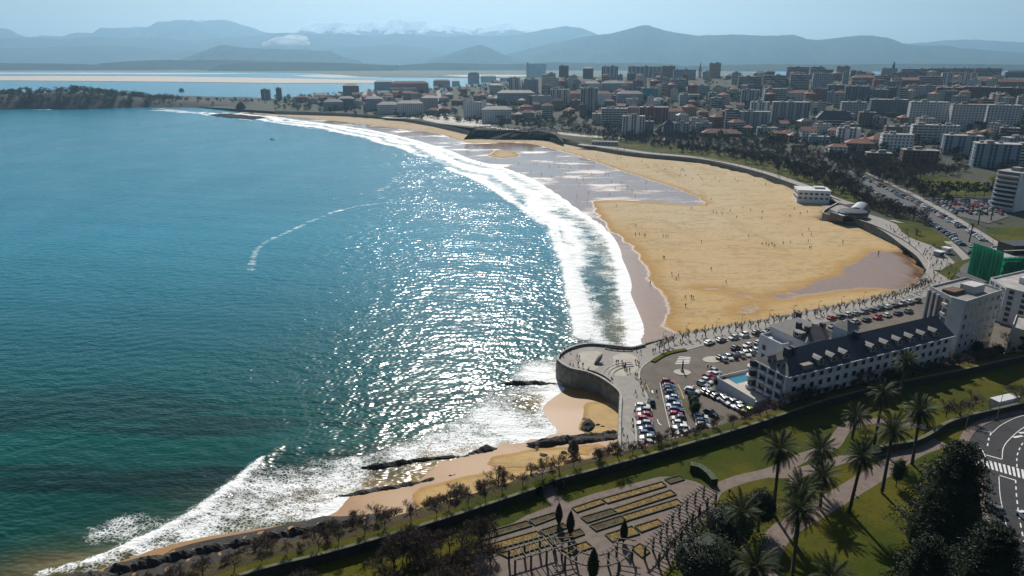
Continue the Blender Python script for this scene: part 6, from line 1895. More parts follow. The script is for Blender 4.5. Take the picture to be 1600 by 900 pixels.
FP3 = [(163.0, 207.0), (168.0, 201.5), (190.0, 211.0), (187.0, 221.0), (178.0, 213.5), (172.5, 218.5)]
o, L, rf = footprint_building('apartment_building', FP3, ZT, 16.5, mat('cream_render', (0.44, 0.39, 0.32), 0.85, 0.1, 0.4), '', (2.0, 1.2, 4.2), floors=3)
tag(o, 'low cream block with three storeys in front of the modern block', 'building')
# building wrapped in green scaffold netting
def netmat():
    m, nt, b = new_mat('green_net')
    pos = _pos(nt)
    n = _noise(nt, 0.7, 5, 0.7, _map(nt, pos, (1, 1, 0.35))).outputs['Fac']
    nt.links.new(_mix(nt, _smooth(nt, n, 0.35, 0.65), (0.020, 0.17, 0.11), (0.06, 0.30, 0.21)), b.inputs['Base Color'])
    b.inputs['Roughness'].default_value = 0.7
    tr = nt.nodes.new('ShaderNodeBsdfTranslucent'); tr.inputs[0].default_value = (0.04, 0.60, 0.36, 1)
    mx = nt.nodes.new('ShaderNodeMixShader'); mx.inputs[0].default_value = 0.6
    nt.links.new(b.outputs[0], mx.inputs[1]); nt.links.new(tr.outputs[0], mx.inputs[2]); nt.links.new(mx.outputs[0], nt.nodes['Material Output'].inputs['Surface'])
    return m
m_net = netmat()
gq = P(1541, 446, ZT); gz = height_to(gq.x, gq.y, 394)
o = empty('scaffolded_building', (gq.x + 18, gq.y + 12, ZT))
mb = MB(); mb.box(0, 0, -1, 24, 15, gz - ZT - 2.5, 0.12); mb.build('wall', WM['grey'], o)
mb = MB(); mb.box(3, 1, gz - ZT - 3.49, 15, 9, 4.2, 0.12); mb.build('penthouse', m_dark, o)
ca, sa = math.cos(0.12), math.sin(0.12)
def lw(x, y): return Vector((x * ca - y * sa, x * sa + y * ca))
for nm_i, (nm, ln) in enumerate((('netting', [lw(-13.6, 8.5), lw(-13.6, -9)]), ('netting', [lw(-13.4, -9.1), lw(13.5, -9.1)]))):
    mb = MB()
    n = 30
    pts = [ln[0].lerp(ln[1], i / n) + lw(0.18 * math.sin(i * 1.9), 0.18 * math.sin(i * 2.3)) for i in range(n + 1)]
    wall_along(mb, pts, 0.05, -0.5, gz - ZT + (-0.6 if nm_i == 0 else -3.0)); mb.build(nm, m_net, o)
for i in range(8):
    p = lw(-12.9 + i * 3.6, -8.4); mb = MB(); mb.tube([(0, 0, 0), (0, 0, gz - ZT - 2)], 0.08, 5); mb.build('scaffold_pole', m_metal, o).location = (p.x, p.y, 0)
for s in range(1, 6):
    mb = MB(); mb.box(0, -8.0, s * 3.0, 26, 1.1, 0.12, 0); g = mb.build('scaffold_deck', m_tan, o); g.rotation_euler = (0, 0, 0.12)
tag(o, 'building wrapped in bright green scaffold netting by the promenade bend', 'building')
# white slab at the edge
o = empty('apartment_building', (324.5, 441.0, 8), 0.5)
mb = MB(); mb.box(0, 0, -2, 14, 15, 25.5); mb.build('wall', WM['white'], o)
mb = MB(); mb.box(0, 0, 23.503, 14.4, 15.4, 0.5); mb.box(2, 0, 24.004, 5, 5, 2.2); mb.build('roof', m_flat, o)
for s in range(8):
    mb = MB(); mb.box(0, -0.6, 0, 13.2, 1.2, 0.95); g = mb.build('balcony', m_trim, o); g.location = (-7.7, 0, 0.6 + s * 2.9); g.rotation_euler = (0, 0, -math.pi / 2)
    mb = MB(); mb.box(0, 0.0, 1.0, 12.6, 0.1, 1.5); mb.build('balcony_glass', m_glass, g).location = (0, 0.62, 0)
tag(o, 'white eight-storey slab with balconies behind the crowded car park', 'building')
o = empty('bath_house', (218.5, 494.0, 4.2), -0.22)
mb = MB(); mb.box(0, 0, -2.5, 22, 17, 9.0); mb.build('wall', WM['white'], o)
mb = MB(); mb.box(0, 0, 6.503, 22.6, 17.6, 0.4); mb.box(5, 2, 6.905, 7, 6, 1.2); mb.build('roof', m_trim, o)
for s in range(2):
    for k in range(6):
        link('window', quad_mesh('window', 2.2, 1.4, m_glass) if s + k == 0 else bpy.data.meshes['window.003'] if 'window.003' in bpy.data.meshes else WIN, o, (-9 + k * 3.6, -8.502, 0.6 + s * 3.1))
        w = link('window', WIN, o, (-11.002, -6.8 + k * 2.6, 0.6 + s * 3.1)); w.rotation_euler = (0, 0, -math.pi / 2)
mb = MB(); mb.tube([(0, 0, 6.9), (0, 0, 13)], 0.12, 5); mb.build('flagpole', m_trim, o)
tag(o, 'white flat-roofed bath house standing at the back of the dry sand', 'building')
q = PT(1332, 340)
o = empty('restaurant', q, 0.25)
mb = MB(); mb.lathe([(9, 0), (9, 3.6), (8.2, 4.4), (4, 4.9), (0.3, 5.0)], n=22); mb.build('pavilion', m_dark, o)
mb = MB(); mb.lathe([(9.06, 0.8), (9.06, 3.0), (9.0, 3.01)], n=22); mb.build('glazing', m_glass, o)
mb = MB(); mb.box(-7, -1, -0.5, 12, 12, 3.6); mb.build('terrace_room', m_glass, o)
mb = MB()
ng = 10
for i in range(ng):
    a0, a1 = math.pi * i / ng, math.pi * (i + 1) / ng
    mb.face([(8, 4 * math.cos(a1), 3 + 2.2 * math.sin(a1)), (8, 4 * math.cos(a0), 3 + 2.2 * math.sin(a0)), (30, 4 * math.cos(a0), 3 + 2.2 * math.sin(a0)), (30, 4 * math.cos(a1), 3 + 2.2 * math.sin(a1))])
g = mb.build('barrel_roof', m_metal, o, True); g.rotation_euler = (0, 0, 0.7)
mb = MB(); mb.box(19, 0, -0.5, 21.6, 7.6, 3.49); mb.build('hall', WM['grey'], o).rotation_euler = (0, 0, 0.7)
tag(o, 'round dark beach restaurant with a pale barrel roofed hall', 'restaurant')
for px, py, w, h, m_, lab in ((1466, 402, 3.4, 2.6, WM['blue'], 'small blue kiosk on the crowded promenade bend'), (1478, 397, 3.2, 2.8, WM['white'], 'small white kiosk beside the blue one'), (1006, 0, 0, 0, None, '')):
    if not m_: continue
    q = PT(px, py); o = empty('kiosk', q, 0.4); mb = MB(); mb.box(0, 0, 0, w, w, h); mb.build('booth', m_, o); mb = MB(); mb.box(0, 0, h + .003, w + .8, w + .8, .25); mb.build('roof', m_trim, o); mb = MB(); mb.box(0, -w / 2 - .05, 1, w * .7, .1, 1.1); mb.build('hatch', m_glass, o); tag(o, lab, 'kiosk')
# low seafront pavilion by the gardens
q = PT(945, 226); o = empty('pavilion', q, -0.25); mb = MB(); mb.box(0, 0, -1, 30, 6, 4.5); mb.build('wall', WM['white'], o); mb = MB(); mb.box(0, 0, 3.503, 31, 7, .4); mb.build('roof', m_flat, o)
mb = MB()
for k in range(8): mb.box(-13 + k * 3.7, -3.05, .8, 2.4, .1, 1.6)
mb.build('window_panes', m_glass, o)['kind'] = 'stuff'; tag(o, 'long low white pavilion on the garden edge of the beach', 'pavilion')
# white winged sculpture on the far green
q = PT(1484, 266); o = empty('sculpture', q)
mb = MB()
for a, l in ((0.2, 9), (1.2, 8), (2.4, 9), (-0.8, 7)):
    mb.raw([(0, 0, 0.5), (math.cos(a) * 1.5, math.sin(a) * 1.5, 1), (math.cos(a) * 3.4, math.sin(a) * 2.4, l), (math.cos(a + .9) * 1.5, math.sin(a + .9) * 1.5, 1.0), (0.3, 0.3, 2)], [(0, 1, 2), (1, 3, 2), (3, 0, 2), (0, 4, 2)])
mb.build('wings', WM['white'], o); mb = MB(); mb.box(0, 0, -0.5, 6, 6, 1.0); mb.build('plinth', m_wallcap, o)
tag(o, 'white winged sculpture on the green behind the avenue', 'sculpture')
# container shed and lamps by the road
q = P(1568, 634, ZP); o = empty('container_shed', (q.x, q.y, ZP), 0.35)
mb = MB(); mb.box(0, 0, 0, 8.6, 2.6, 2.5); mb.build('body', WM['pale grey'], o); mb = MB(); mb.box(0, 0, 2.503, 8.7, 2.7, .12); mb.build('roof', m_trim, o)
for k in range(4): mb = MB(); mb.box(-3.2 + k * 2.1, -1.33, .1, 1.8, .05, 2.2); mb.build('door_panel', WM['white'], o)
tag(o, 'white container shed on the lawn above the curving wall', 'shed')
def lamp(q, h, label, group=None, arm=1.6):
    o = empty('street_lamp', q); mb = MB(); mb.tube([(0, 0, 0), (0, 0, h * .6), (0, 0, h)], [.10, .08, .05], 6); mb.tube([(0, 0, h), (arm * .5, 0, h + .3), (arm, 0, h + .25)], .04, 5); mb.build('pole', m_metal, o)
    mb = MB(); mb.box(arm, 0, h + .17, .7, .28, .14); mb.build('lamp_head', m_dark, o); mb = MB(); mb.lathe([(.22, 0), (.22, .3), (.12, .5)], n=8); mb.build('base', m_dark, o)
    return tag(o, label, 'street lamp', group)
lamp(P(1557, 657, ZP), 8.5, 'grey street lamp at the head of the road bend', 'road lamps'); lamp(P(1508, 672, ZP), 8, 'street lamp where the pavement meets the curving wall', 'road lamps')
for k in range(12):
    q = PT(1360 + k * 18, 292 + k * 10.4); lamp(q + Vector((9.5, 0, 0)), 9, 'tall lamp along the avenue, %s from the beach wood' % ordinal(k), 'avenue lamps')
for k in range(9):
    c = pl[min(4 + k * 12, len(pl) - 1)]; lamp(Vector((c.x - 0.6, c.y + 1.6, ZT + .12)), 5.0, 'promenade lamp post, %s from the plaza' % ordinal(k), 'promenade lamps', 0.7)

# ------------------------------------------------------------------ plaza furniture
q = P(935, 567, ZT + .13); o = empty('stone_sculpture', q, 0.9)
mb = MB(); secs = [(-2.0, .35, .5, .0), (-1.0, .75, 1.1, .1), (0, .9, 1.5, .45), (1.1, .7, 1.4, 1.0), (1.9, .35, .8, 1.7), (2.3, .1, .3, 2.2)]
ring = []
for x, w, h, z in secs: ring.append([(x, math.cos(t) * w, z + h / 2 + math.sin(t) * h / 2) for t in np.linspace(0, 2 * math.pi, 9)[:-1]])
mb.raw([p for rg in ring for p in rg], [(i * 8 + k, i * 8 + (k + 1) % 8, (i + 1) * 8 + (k + 1) % 8, (i + 1) * 8 + k) for i in range(5) for k in range(8)] + [tuple(range(7, -1, -1)), tuple(range(40, 48))])
mb.build('figure', mat('grey_granite', (0.14, 0.14, 0.14), 0.8, .3, 1), o, True); mb = MB(); mb.box(0, 0, -.1, 3.4, 1.6, .3); mb.build('plinth', m_wallcap, o)
tag(o, 'leaning grey stone sculpture in the middle of the plaza', 'sculpture')
q = P(1066, 580, ZT + .15); o = empty('monument', q); mb = MB(); mb.box(0, 0, 0, 1.0, 0.8, .7); mb.build('plinth', m_wallcap, o); mb = MB(); mb.tube([(0, 0, .7), (.08, 0, 2.2), (0, .05, 3.8)], [.34, .28, .16], 8); mb.build('column', m_dark, o)
tag(o, 'dark slender monument on the small round traffic island', 'monument')
for pts, lab in (([(946, 545.5), (960, 548), (975, 549), (988, 549)], 'long dark bench following the seaward edge of the plaza'), ([(916, 582), (930, 586), (944, 593), (953, 600)], 'curved dark bench above the cove side of the plaza')):
    l = spline([Vector(p) for p in ext(pts, ZT)], 1.0); c = l[len(l) // 2]; o = empty('bench', (c.x, c.y, ZT + .13)); l = [p - c for p in l]
    mb = MB(); wall_along(mb, l, .7, .35, .5); mb.build('seat', m_dark, o); mb = MB(); wall_along(mb, offset_line(l, .3), .1, .503, .95); mb.build('backrest', m_dark, o)
    for p in l[::2]: mb = MB(); mb.box(0, 0, 0, .3, .5, .348); mb.build('leg', m_wallcap, o).location = (p.x, p.y, 0)
    tag(o, lab, 'bench')
# bin and planter hedges in the car park island
for k, (px, py, s) in enumerate([(1080, 632, 1.6), (1083, 640, 1.9), (1086, 648, 1.8), (1130, 604, 1.4), (1120, 606, 1.5)]):
    q = P(px, py, ZT + .1); tree('leafy', q, 2.4 * s, 'dark evergreen bush among the parked cars, %s along the car park' % ordinal(k), 'shrub', 'car park bushes', 3000 + k, 'evergreen_bush', 1.0)

# ------------------------------------------------------------------ formal garden
m_soil = mat('bed_soil', (0.19, 0.115, 0.04), 0.95, 0.45, 1.2, c2=(0.30, 0.19, 0.06), bump=0.08, bscale=3)
m_soild = mat('dark_bed', (0.085, 0.060, 0.03), 0.95, 0.4, 1.2, c2=(0.12, 0.08, 0.04), bump=0.08, bscale=3)
m_yel = leafmat('dry_plants', (0.16, 0.11, 0.03), (0.26, 0.19, 0.06), .2)
m_yeld = leafmat('brown_plants', (0.06, 0.05, 0.02), (0.11, 0.08, 0.03), .2)
struct(sheet('garden_paving', ext([(735, 890), (757, 842), (822, 806), (862, 790), (838, 762), (836, 757), (852, 753), (866, 768), (886, 786), (925, 772), (1030, 745), (1050, 745), (1085, 752), (1112, 764), (1128, 770), (1112, 800), (1065, 860), (1030, 905), (990, 960), (860, 960), (750, 940)], ZP), ZP + 0.014, 0, m_path))
g7 = lambda a, b: (760 + a * .2, 720 + b * .2)
BEDS = [((680, 370), (880, 305), (915, 335), (715, 402), 0), ((925, 295), (1350, 175), (1385, 205), (965, 328), 0), ((1010, 375), (1420, 240), (1462, 272), (1048, 405), 0), ((750, 445), (965, 382), (1008, 415), (795, 482), 1),
        ((820, 508), (1040, 440), (1085, 477), (865, 548), 1), ((1075, 430), (1470, 310), (1510, 345), (1115, 465), 0), ((345, 465), (520, 412), (555, 440), (385, 503), 1), ((425, 548), (590, 495), (625, 525), (470, 586), 1),
        ((490, 610), (720, 540), (755, 578), (525, 652), 1), ((-30, 572), (300, 478), (340, 512), (0, 612), 1), ((-30, 672), (375, 560), (418, 598), (20, 710), 0), ((120, 725), (440, 622), (480, 662), (180, 755), 0),
        ((600, 695), (770, 640), (820, 680), (660, 735), 0), ((940, 580), (1130, 520), (1185, 575), (990, 630), 0), ((1170, 515), (1330, 465), (1375, 500), (1215, 557), 0), ((1400, 150), (1500, 122), (1540, 150), (1440, 180), 1), ((1140, 690), (1200, 655), (1270, 715), (1215, 755), 0)]
BL = ['short bed just inside the stairs', 'long bed along the upper lawn edge', 'long golden bed on the second terrace row', 'dark bed halfway along the axis', 'dark bed before the crossing', 'long bed nearest the far pergola', 'short dark bed beside the first cypress', 'brown bed behind the two cypresses',
      'dark bed under the second cypress', 'long grey-brown bed by the lower lawn', 'long golden bed in the lower row', 'golden bed next to the brown thicket', 'bed beside the round pergola', 'brown bed by the lone cypress', 'golden bed under the curved pergola', 'small bed by the corner hedge', 'reddish bed behind the pergola posts']
rg = random.Random(8)
for k, bd in enumerate(BEDS):
    pts = [Vector(P(*g7(*c), ZP).xy) for c in bd[:4]]
    c = sum(pts, Vector((0, 0))) / 4; pts = [c + (p - c) * 1.1 for p in pts]
    o = empty('flower_bed', (c.x, c.y, ZP)); l = [p - c for p in pts]
    mb = MB(); wall_along(mb, l + [l[0]], 0.24, 0.0, 0.30)
    for i in range(4):
        a, b = l[i], l[(i + 1) % 4]
        for j in range(int((b - a).length * 9)):
            p = a.lerp(b, rg.random()); cards(mb, (p.x + rg.uniform(-.12, .12), p.y + rg.uniform(-.12, .12), 0.30), .06, 1, .09, rg)
    mb.build('box_hedge', m_hedge, o)
    mb = MB(); mb.prism([(p.x * .97, p.y * .97) for p in l], 0.0, 0.12); mb.build('soil', m_soild if bd[4] else m_soil, o)
    mb = MB()
    ar = (l[1] - l[0]).length * (l[2] - l[1]).length
    for j in range(int(ar * 9)):
        u, v = rg.uniform(.05, .95), rg.uniform(.1, .9)
        p = l[0].lerp(l[1], u).lerp(l[3].lerp(l[2], u), v); cards(mb, (p.x, p.y, .22), .08, 1, .13, rg)
    mb.build('bedding_plants', m_yel if not bd[4] else m_yeld, o)['kind'] = 'stuff'
    tag(o, BL[k] + ' of the formal garden', 'flower bed', 'garden beds')
# stairs through the wall
o = empty('garden_stairs', P(846, 757, ZP)); A, B = P(852, 748, ZP) - o.location, P(858, 768, ZP) - o.location
for k in range(8):
    p = A.lerp(B, k / 7); mb = MB(); mb.box(0, 0, -.2, 4.2, .95, (7 - k) * .29 + .26, 0.42); mb.build('step', m_path, o).location = (p.x, p.y, 0)
for s in (-1, 1): mb = MB(); mb.box(0, 0, -.2, .4, 6.5, 2.3, 0.42 + .0); mb.build('side_wall', m_parkwall, o).location = ((A.x + B.x) / 2 + s * 2.35, (A.y + B.y) / 2 + s * 0.95, 0)
tag(o, 'stone stairs from the shore bank down into the formal garden', 'stairs')
# clipped corner hedge
l = spline([Vector(p) for p in ext([(1078, 735), (1092, 738), (1106, 748), (1116, 760)], ZP)], .7); c = l[0]; mb = MB(); wall_along(mb, [p - c for p in l], 1.6, 0, 1.9)
for j in range(700):
    i = rg.randrange(len(l)); p = l[i] - c; cards(mb, (p.x + rg.uniform(-.85, .85), p.y + rg.uniform(-.5, .5), rg.uniform(.3, 2.0)), .12, 1, .16, rg)
o = mb.build('clipped_hedge', m_hedge); o.location = (c.x, c.y, ZP); tag(o, 'thick clipped hedge at the corner of the garden path', 'hedge')
def pergola(line, label, w=3.0, h=2.9):
    l = spline([Vector(p) for p in line], 1.0); c = l[len(l) // 2].copy(); o = empty('pergola', (c.x, c.y, ZP)); l = [p - c for p in l]
    a, b = offset_line(l, w / 2), offset_line(l, -w / 2)
    post = MB(); post.box(0, 0, 0, .42, .42, h); pm = post.mesh('post', mat('pergola_stone', (0.055, 0.048, 0.042), .9, .3, 1.0))
    raf = MB(); raf.box(0, 0, 0, w + 1.4, .13, .18); rm = raf.mesh('rafter', mat('pergola_timber', (0.12, 0.10, 0.085), .8, .25, 1.2))
    for i in range(0, len(l), 3):
        for s in (a, b): link('post', pm, o, (s[i].x, s[i].y, 0))
    for s in (a, b): mb = MB(); wall_along(mb, s, .2, h + .003, h + .28); mb.build('beam', MATS['pergola_timber'], o)
    for i in range(len(l)):
        d = a[i] - b[i]; r = link('rafter', rm, o, (l[i].x, l[i].y, h + .285)); r.rotation_euler = (0, 0, math.atan2(d.y, d.x))
    return tag(o, label, 'pergola', 'garden pergolas')
cc = P(926, 862, ZP)
pergola([(cc.x + 6.2 * math.cos(t), cc.y + 6.2 * math.sin(t)) for t in np.linspace(math.pi * 1.0, math.pi * 1.98, 14)], 'half round pergola with radiating rafters at the end of the garden axis')
pergola(ext([(872, 866), (840, 876), (800, 888)], ZP), 'straight pergola beside the brown thicket'); pergola(ext([(1108, 784), (1086, 800), (1064, 822), (1046, 848), (1018, 880)], ZP), 'long pergola of stone posts along the palm lawn side of the garden')

# ------------------------------------------------------------------ cars
def carpaint(n, c): return mat('paint_' + n, c, 0.28, 0.04, 2.0, spec=0.5, coat=0.6)
CARC = {'white': (0.62, 0.62, 0.61), 'silver': (0.34, 0.35, 0.36), 'grey': (0.13, 0.135, 0.14), 'black': (0.018, 0.018, 0.02), 'red': (0.33, 0.018, 0.022), 'blue': (0.03, 0.07, 0.19), 'dark blue': (0.018, 0.03, 0.07), 'green': (0.35, 0.42, 0.05)}
PAINT = {k: carpaint(k.replace(' ', '_'), v) for k, v in CARC.items()}
m_tyre = mat('tyre', (0.015, 0.015, 0.015), 0.9); m_light = mat('head_lamp', (0.7, 0.7, 0.68), 0.1, 0.05, 2, spec=0.6); m_tail = mat('tail_lamp', (0.25, 0.01, 0.01), 0.2)
def car_body():
    mb = MB()
    prof = [(-2.08, .28), (-2.16, .55), (-2.12, .86), (-1.85, .97), (-0.6, 1.0), (0.85, .97), (1.75, .84), (2.1, .68), (2.16, .45), (2.08, .28)]
    secs = [(-.72, .9), (-.86, 1.0), (.86, 1.0), (.72, .9)]
    n = len(prof)
    rings = []
    for y, s in ((-.87, 1), (.87, 1)):
        rings.append([(x, y * (1 if z < .8 else .92), z) for x, z in prof])
    mb.raw(rings[0] + rings[1], [(i, i + 1, n + i + 1, n + i) for i in range(n - 1)] + [tuple(range(n - 1, -1, -1)), tuple(range(n, 2 * n)), (0, n, 2 * n - 1, n - 1)])
    mb.f = [tuple(reversed(f)) for f in mb.f]
    return mb
def car_cabin():
    lo = [(-1.85, -.78, .97), (0.95, -.78, .97), (0.95, .78, .97), (-1.85, .78, .97)]; hi = [(-1.42, -.60, 1.45), (0.1, -.62, 1.47), (0.1, .62, 1.47), (-1.42, .60, 1.45)]
    mb = MB(); mb.raw(lo + hi, [(0, 1, 5, 4), (1, 2, 6, 5), (2, 3, 7, 6), (3, 0, 4, 7)])
    rf = MB(); rf.raw([(-1.5, -.63, 1.44), (0.16, -.65, 1.46), (0.16, .65, 1.46), (-1.5, .63, 1.44), (-1.3, -.5, 1.5), (-.05, -.5, 1.52), (-.05, .5, 1.52), (-1.3, .5, 1.5)], [(0, 1, 5, 4), (1, 2, 6, 5), (2, 3, 7, 6), (3, 0, 4, 7), (4, 5, 6, 7)])
    for s in (-1, 1):
        rf.raw([(-.62, s * .80, .97), (-.52, s * .80, .97), (-.6, s * .64, 1.45), (-.7, s * .64, 1.45)], [(0, 1, 2, 3)])
    return mb, rf
_cab, _roof = car_cabin()
wheel = MB(); wheel.tube([(0, -.1, 0), (0, .1, 0)], .32, 10)
CM = {k: (car_body().mesh('body', p), _cab.mesh('window_glass', m_glass), _roof.mesh('roof', p)) for k, p in PAINT.items()}
WHEEL = wheel.mesh('wheel', m_tyre)
_hl = MB(); _hl.box(0, 0, 0, .12, .36, .16); HL = _hl.mesh('headlight', m_light); TL = _hl.mesh('tail_light', m_tail)
FARCAR = {}
for k, p in PAINT.items():
    mb = MB(); b = car_body(); mb.raw(b.v, b.f, 0); mb.raw(_cab.v, _cab.f, 1); mb.raw(_roof.v, _roof.f, 0)
    for x in (-1.3, 1.3): mb.box(x, 0, 0, .6, 1.76, .5, m=2)
    FARCAR[k] = mb.mesh('car', [p, m_glass, m_tyre])
rc = random.Random(17)
def car(loc, rz, col, label, group, near=True):
    if not near:
        return tag(link('car', FARCAR[col], None, loc, rz, (rc.uniform(.9, 1.08), 1, rc.choice([.97, 1.05, 1.2]))), label, 'car', group)
    o = empty('car', loc, rz, (rc.uniform(.88, 1.08), rc.uniform(.97, 1.03), rc.choice([.97, 1.0, 1.04, 1.18])))
    b, c, r = CM[col]
    bo = link('body', b, o); link('window_glass', c, o); link('roof', r, o)
    for x in (-1.32, 1.34):
        for y in (-.8, .8): link('wheel', WHEEL, o, (x, y, .32))
    for y in (-.62, .62): link('headlight', HL, bo, (2.06, y, .62)); link('tail_light', TL, bo, (-2.12, y, .68))
    return tag(o, label, 'car', group)
def heading(a, b):
    d = b - a
    return math.atan2(d.y, d.x)
def row(p0, p1, n, cols, name, z=ZT, turn=math.pi / 2, gap=0.0, jit=.25):
    A, B = P(*p0, z), P(*p1, z)
    seen = {}
    h = heading(A, B) + turn
    lst = []
    for k in range(n):
        if gap and rc.random() < gap: continue
        c = cols[k % len(cols)] if isinstance(cols, list) else rc.choice(cols)
        p = A.lerp(B, k / max(n - 1, 1)) + Vector((rc.uniform(-jit, jit), rc.uniform(-jit, jit), 0.012))
        seen[c] = seen.get(c, 0) + 1
        lst.append((p, c, seen[c]))
    for p, c, i in lst:
        t = '%s car %s' % (c, name)
        if seen[c] > 1: t = '%s car %s, %s %s from the sea' % (c, name, ordinal(i - 1), c)
        car((p.x, p.y, z + 0.012), h + (math.pi if rc.random() < .4 else 0) + rc.uniform(-.03, .03), c, t, 'cars ' + name)
row((1004, 638), (1013, 704), 10, ['white', 'silver', 'red', 'red', 'silver', 'dark blue', 'blue', 'white', 'white', 'red'], 'in the row beside the plaza pavement')
row((1044, 600), (1066, 688), 14, ['red', 'dark blue', 'black', 'dark blue', 'silver', 'blue', 'silver', 'blue', 'red', 'black', 'white', 'white', 'white', 'red'], 'in the middle car park row')
row((1117, 583), (1098, 602), 5, ['silver', 'white', 'red', 'white', 'silver'], 'in the short row by the pool terrace corner', turn=math.pi / 2 - .3)
row((1105, 613), (1168, 645), 9, ['silver', 'black', 'grey', 'grey', 'white', 'silver', 'white', 'white', 'green'], 'below the pool terrace wall', turn=math.pi / 2 - .2)
row((1109, 537.5), (1199, 518.5), 6, ['white', 'grey', 'silver', 'white', 'black', 'black'], 'along the promenade before the hotel', turn=.1)
row((1150, 546), (1186, 537), 3, ['black', 'white', 'silver'], 'in the second lane before the hotel', turn=.1)
row((1130, 563), (1200, 546), 9, ['silver', 'white', 'black', 'silver', 'white', 'grey', 'silver', 'dark blue', 'black'], 'in the slanting row by the hotel', turn=1.25)
row((1300, 499), (1433, 472), 12, ['red', 'black', 'white', 'silver', 'grey', 'black', 'dark blue', 'white', 'black', 'silver', 'white', 'black'], 'on the seafront behind the hotel', turn=.12)
row((1302, 512), (1420, 488), 8, ['grey', 'white', 'silver', 'black', 'red', 'white', 'dark blue', 'grey'], 'in the inner lane behind the hotel', turn=.12, gap=.15)
for px, py, c, h, lab in [(1018, 631, 'black', 1.55, 'black car driving between the parked rows'), (1081, 614, 'white', -.5, 'white car stopped at the end of the planted island'), (1111, 648, 'black', -.9, 'black car crossing the open asphalt near the bank'),
                          (1095, 654, 'white', -.2, 'white car parked nose in below the planted island'), (1097, 661, 'dark blue', -.2, 'dark blue car parked below the planted island'), (1098, 668, 'silver', -.2, 'silver car at the bottom of the planted island'),
                          (1128, 560, 'black', .6, 'black car beside the large traffic island')]:
    q = P(px, py, ZT); car((q.x, q.y, ZT + .012), h, c, lab, 'single cars in the car park')
for px, py, c, h, lab in [(1554, 800, 'grey', 1.75, 'grey car on the road beside the dark conifer'), (1603, 812, 'white', 1.7, 'white car at the edge of the road'), (1556, 852, 'silver', 1.7, 'silver car shaded by the conifer on the road')]:
    q = P(px, py, ZP); car((q.x, q.y, ZP + .04), h, c, lab, 'cars on the road')
# far parked cars
allc = ['white', 'white', 'silver', 'silver', 'grey', 'black', 'black', 'red', 'blue', 'dark blue']
avs = spline([Vector(PT(a, b).xy) for a, b in AVE], 2.6)
for side in (-6.6, -3.6, 4.2, 7.2):
    oo = offset_line(avs, side)
    for k in range(6, len(avs) - 8):
        if rc.random() < (.42 if abs(side) > 5 else .75): continue
        p = oo[k]; h = heading(avs[k - 1], avs[k + 1]) + (math.pi / 2 if abs(side) > 5 else 0); c = rc.choice(allc)
        if abs(side) < 5 and k % 2: continue
        car((p.x, p.y, float(H(p.x, p.y)) + .22), h + rc.uniform(-.05, .05), c, 'tiny %s car along the avenue behind the beach' % c, 'cars along the avenue', False)
lotm = []
cl = [Vector(PT(a, b).xy) for a, b in ((1455, 314), (1562, 314), (1568, 338), (1490, 336))]
for i in range(7):
    a, b = cl[0].lerp(cl[3], i / 6.5 + .03), cl[1].lerp(cl[2], i / 6.5 + .03)
    n = int((b - a).length / 2.7)
    for k in range(n):
        if rc.random() < .18: continue
        p = a.lerp(b, (k + .5) / n); c = rc.choice(allc)
        if i < 3:
            lotm.append((p, heading(a, b) + math.pi / 2, c)); continue
        car((p.x, p.y, float(H(p.x, p.y)) + .33), heading(a, b) + math.pi / 2 + rc.uniform(-.05, .05), c, 'tiny %s car in the crowded car park by the white slab' % c, 'cars in the crowded car park', False)
mb = MB(); kk = list(PAINT)
for p, h, c in lotm:
    me = FARCAR[c]; ca, sa = math.cos(h), math.sin(h); z = float(H(p.x, p.y)) + .33
    i = len(mb.v); mb.v += [(p.x + v.co.x * ca - v.co.y * sa, p.y + v.co.x * sa + v.co.y * ca, z + v.co.z) for v in me.vertices]
    for f in me.polygons: mb.f.append(tuple(j + i for j in f.vertices)); mb.m.append(kk.index(c) if f.material_index == 0 else len(kk) + f.material_index - 1)
o = mb.build('parked_cars', [PAINT[k] for k in kk] + [m_glass, m_tyre]); tag(o, 'far rows of tiny cars in the crowded car park', 'cars', kind='stuff')
for k in range(26):
    px = 655 + 110 * rc.random(); q = PT(px, np.interp(px, [655, 765], [182, 194]) + rc.uniform(-3, 2)); c = rc.choice(['white', 'silver', 'white', 'grey'])
    car((q.x, q.y, q.z + .35), rc.uniform(-.4, .2), c, 'tiny %s car on the square of the far seafront' % c, 'cars on the far seafront', False)
for k in range(14):
    px = 684 + 9 * rc.random(); py = 136 + 42 * rc.random(); q = PT(px, py); c = rc.choice(['white', 'silver', 'grey'])
    car((q.x, q.y, q.z + .6), 1.5, c, 'tiny %s car on the steep street above the far seafront' % c, 'cars on the steep street', False)

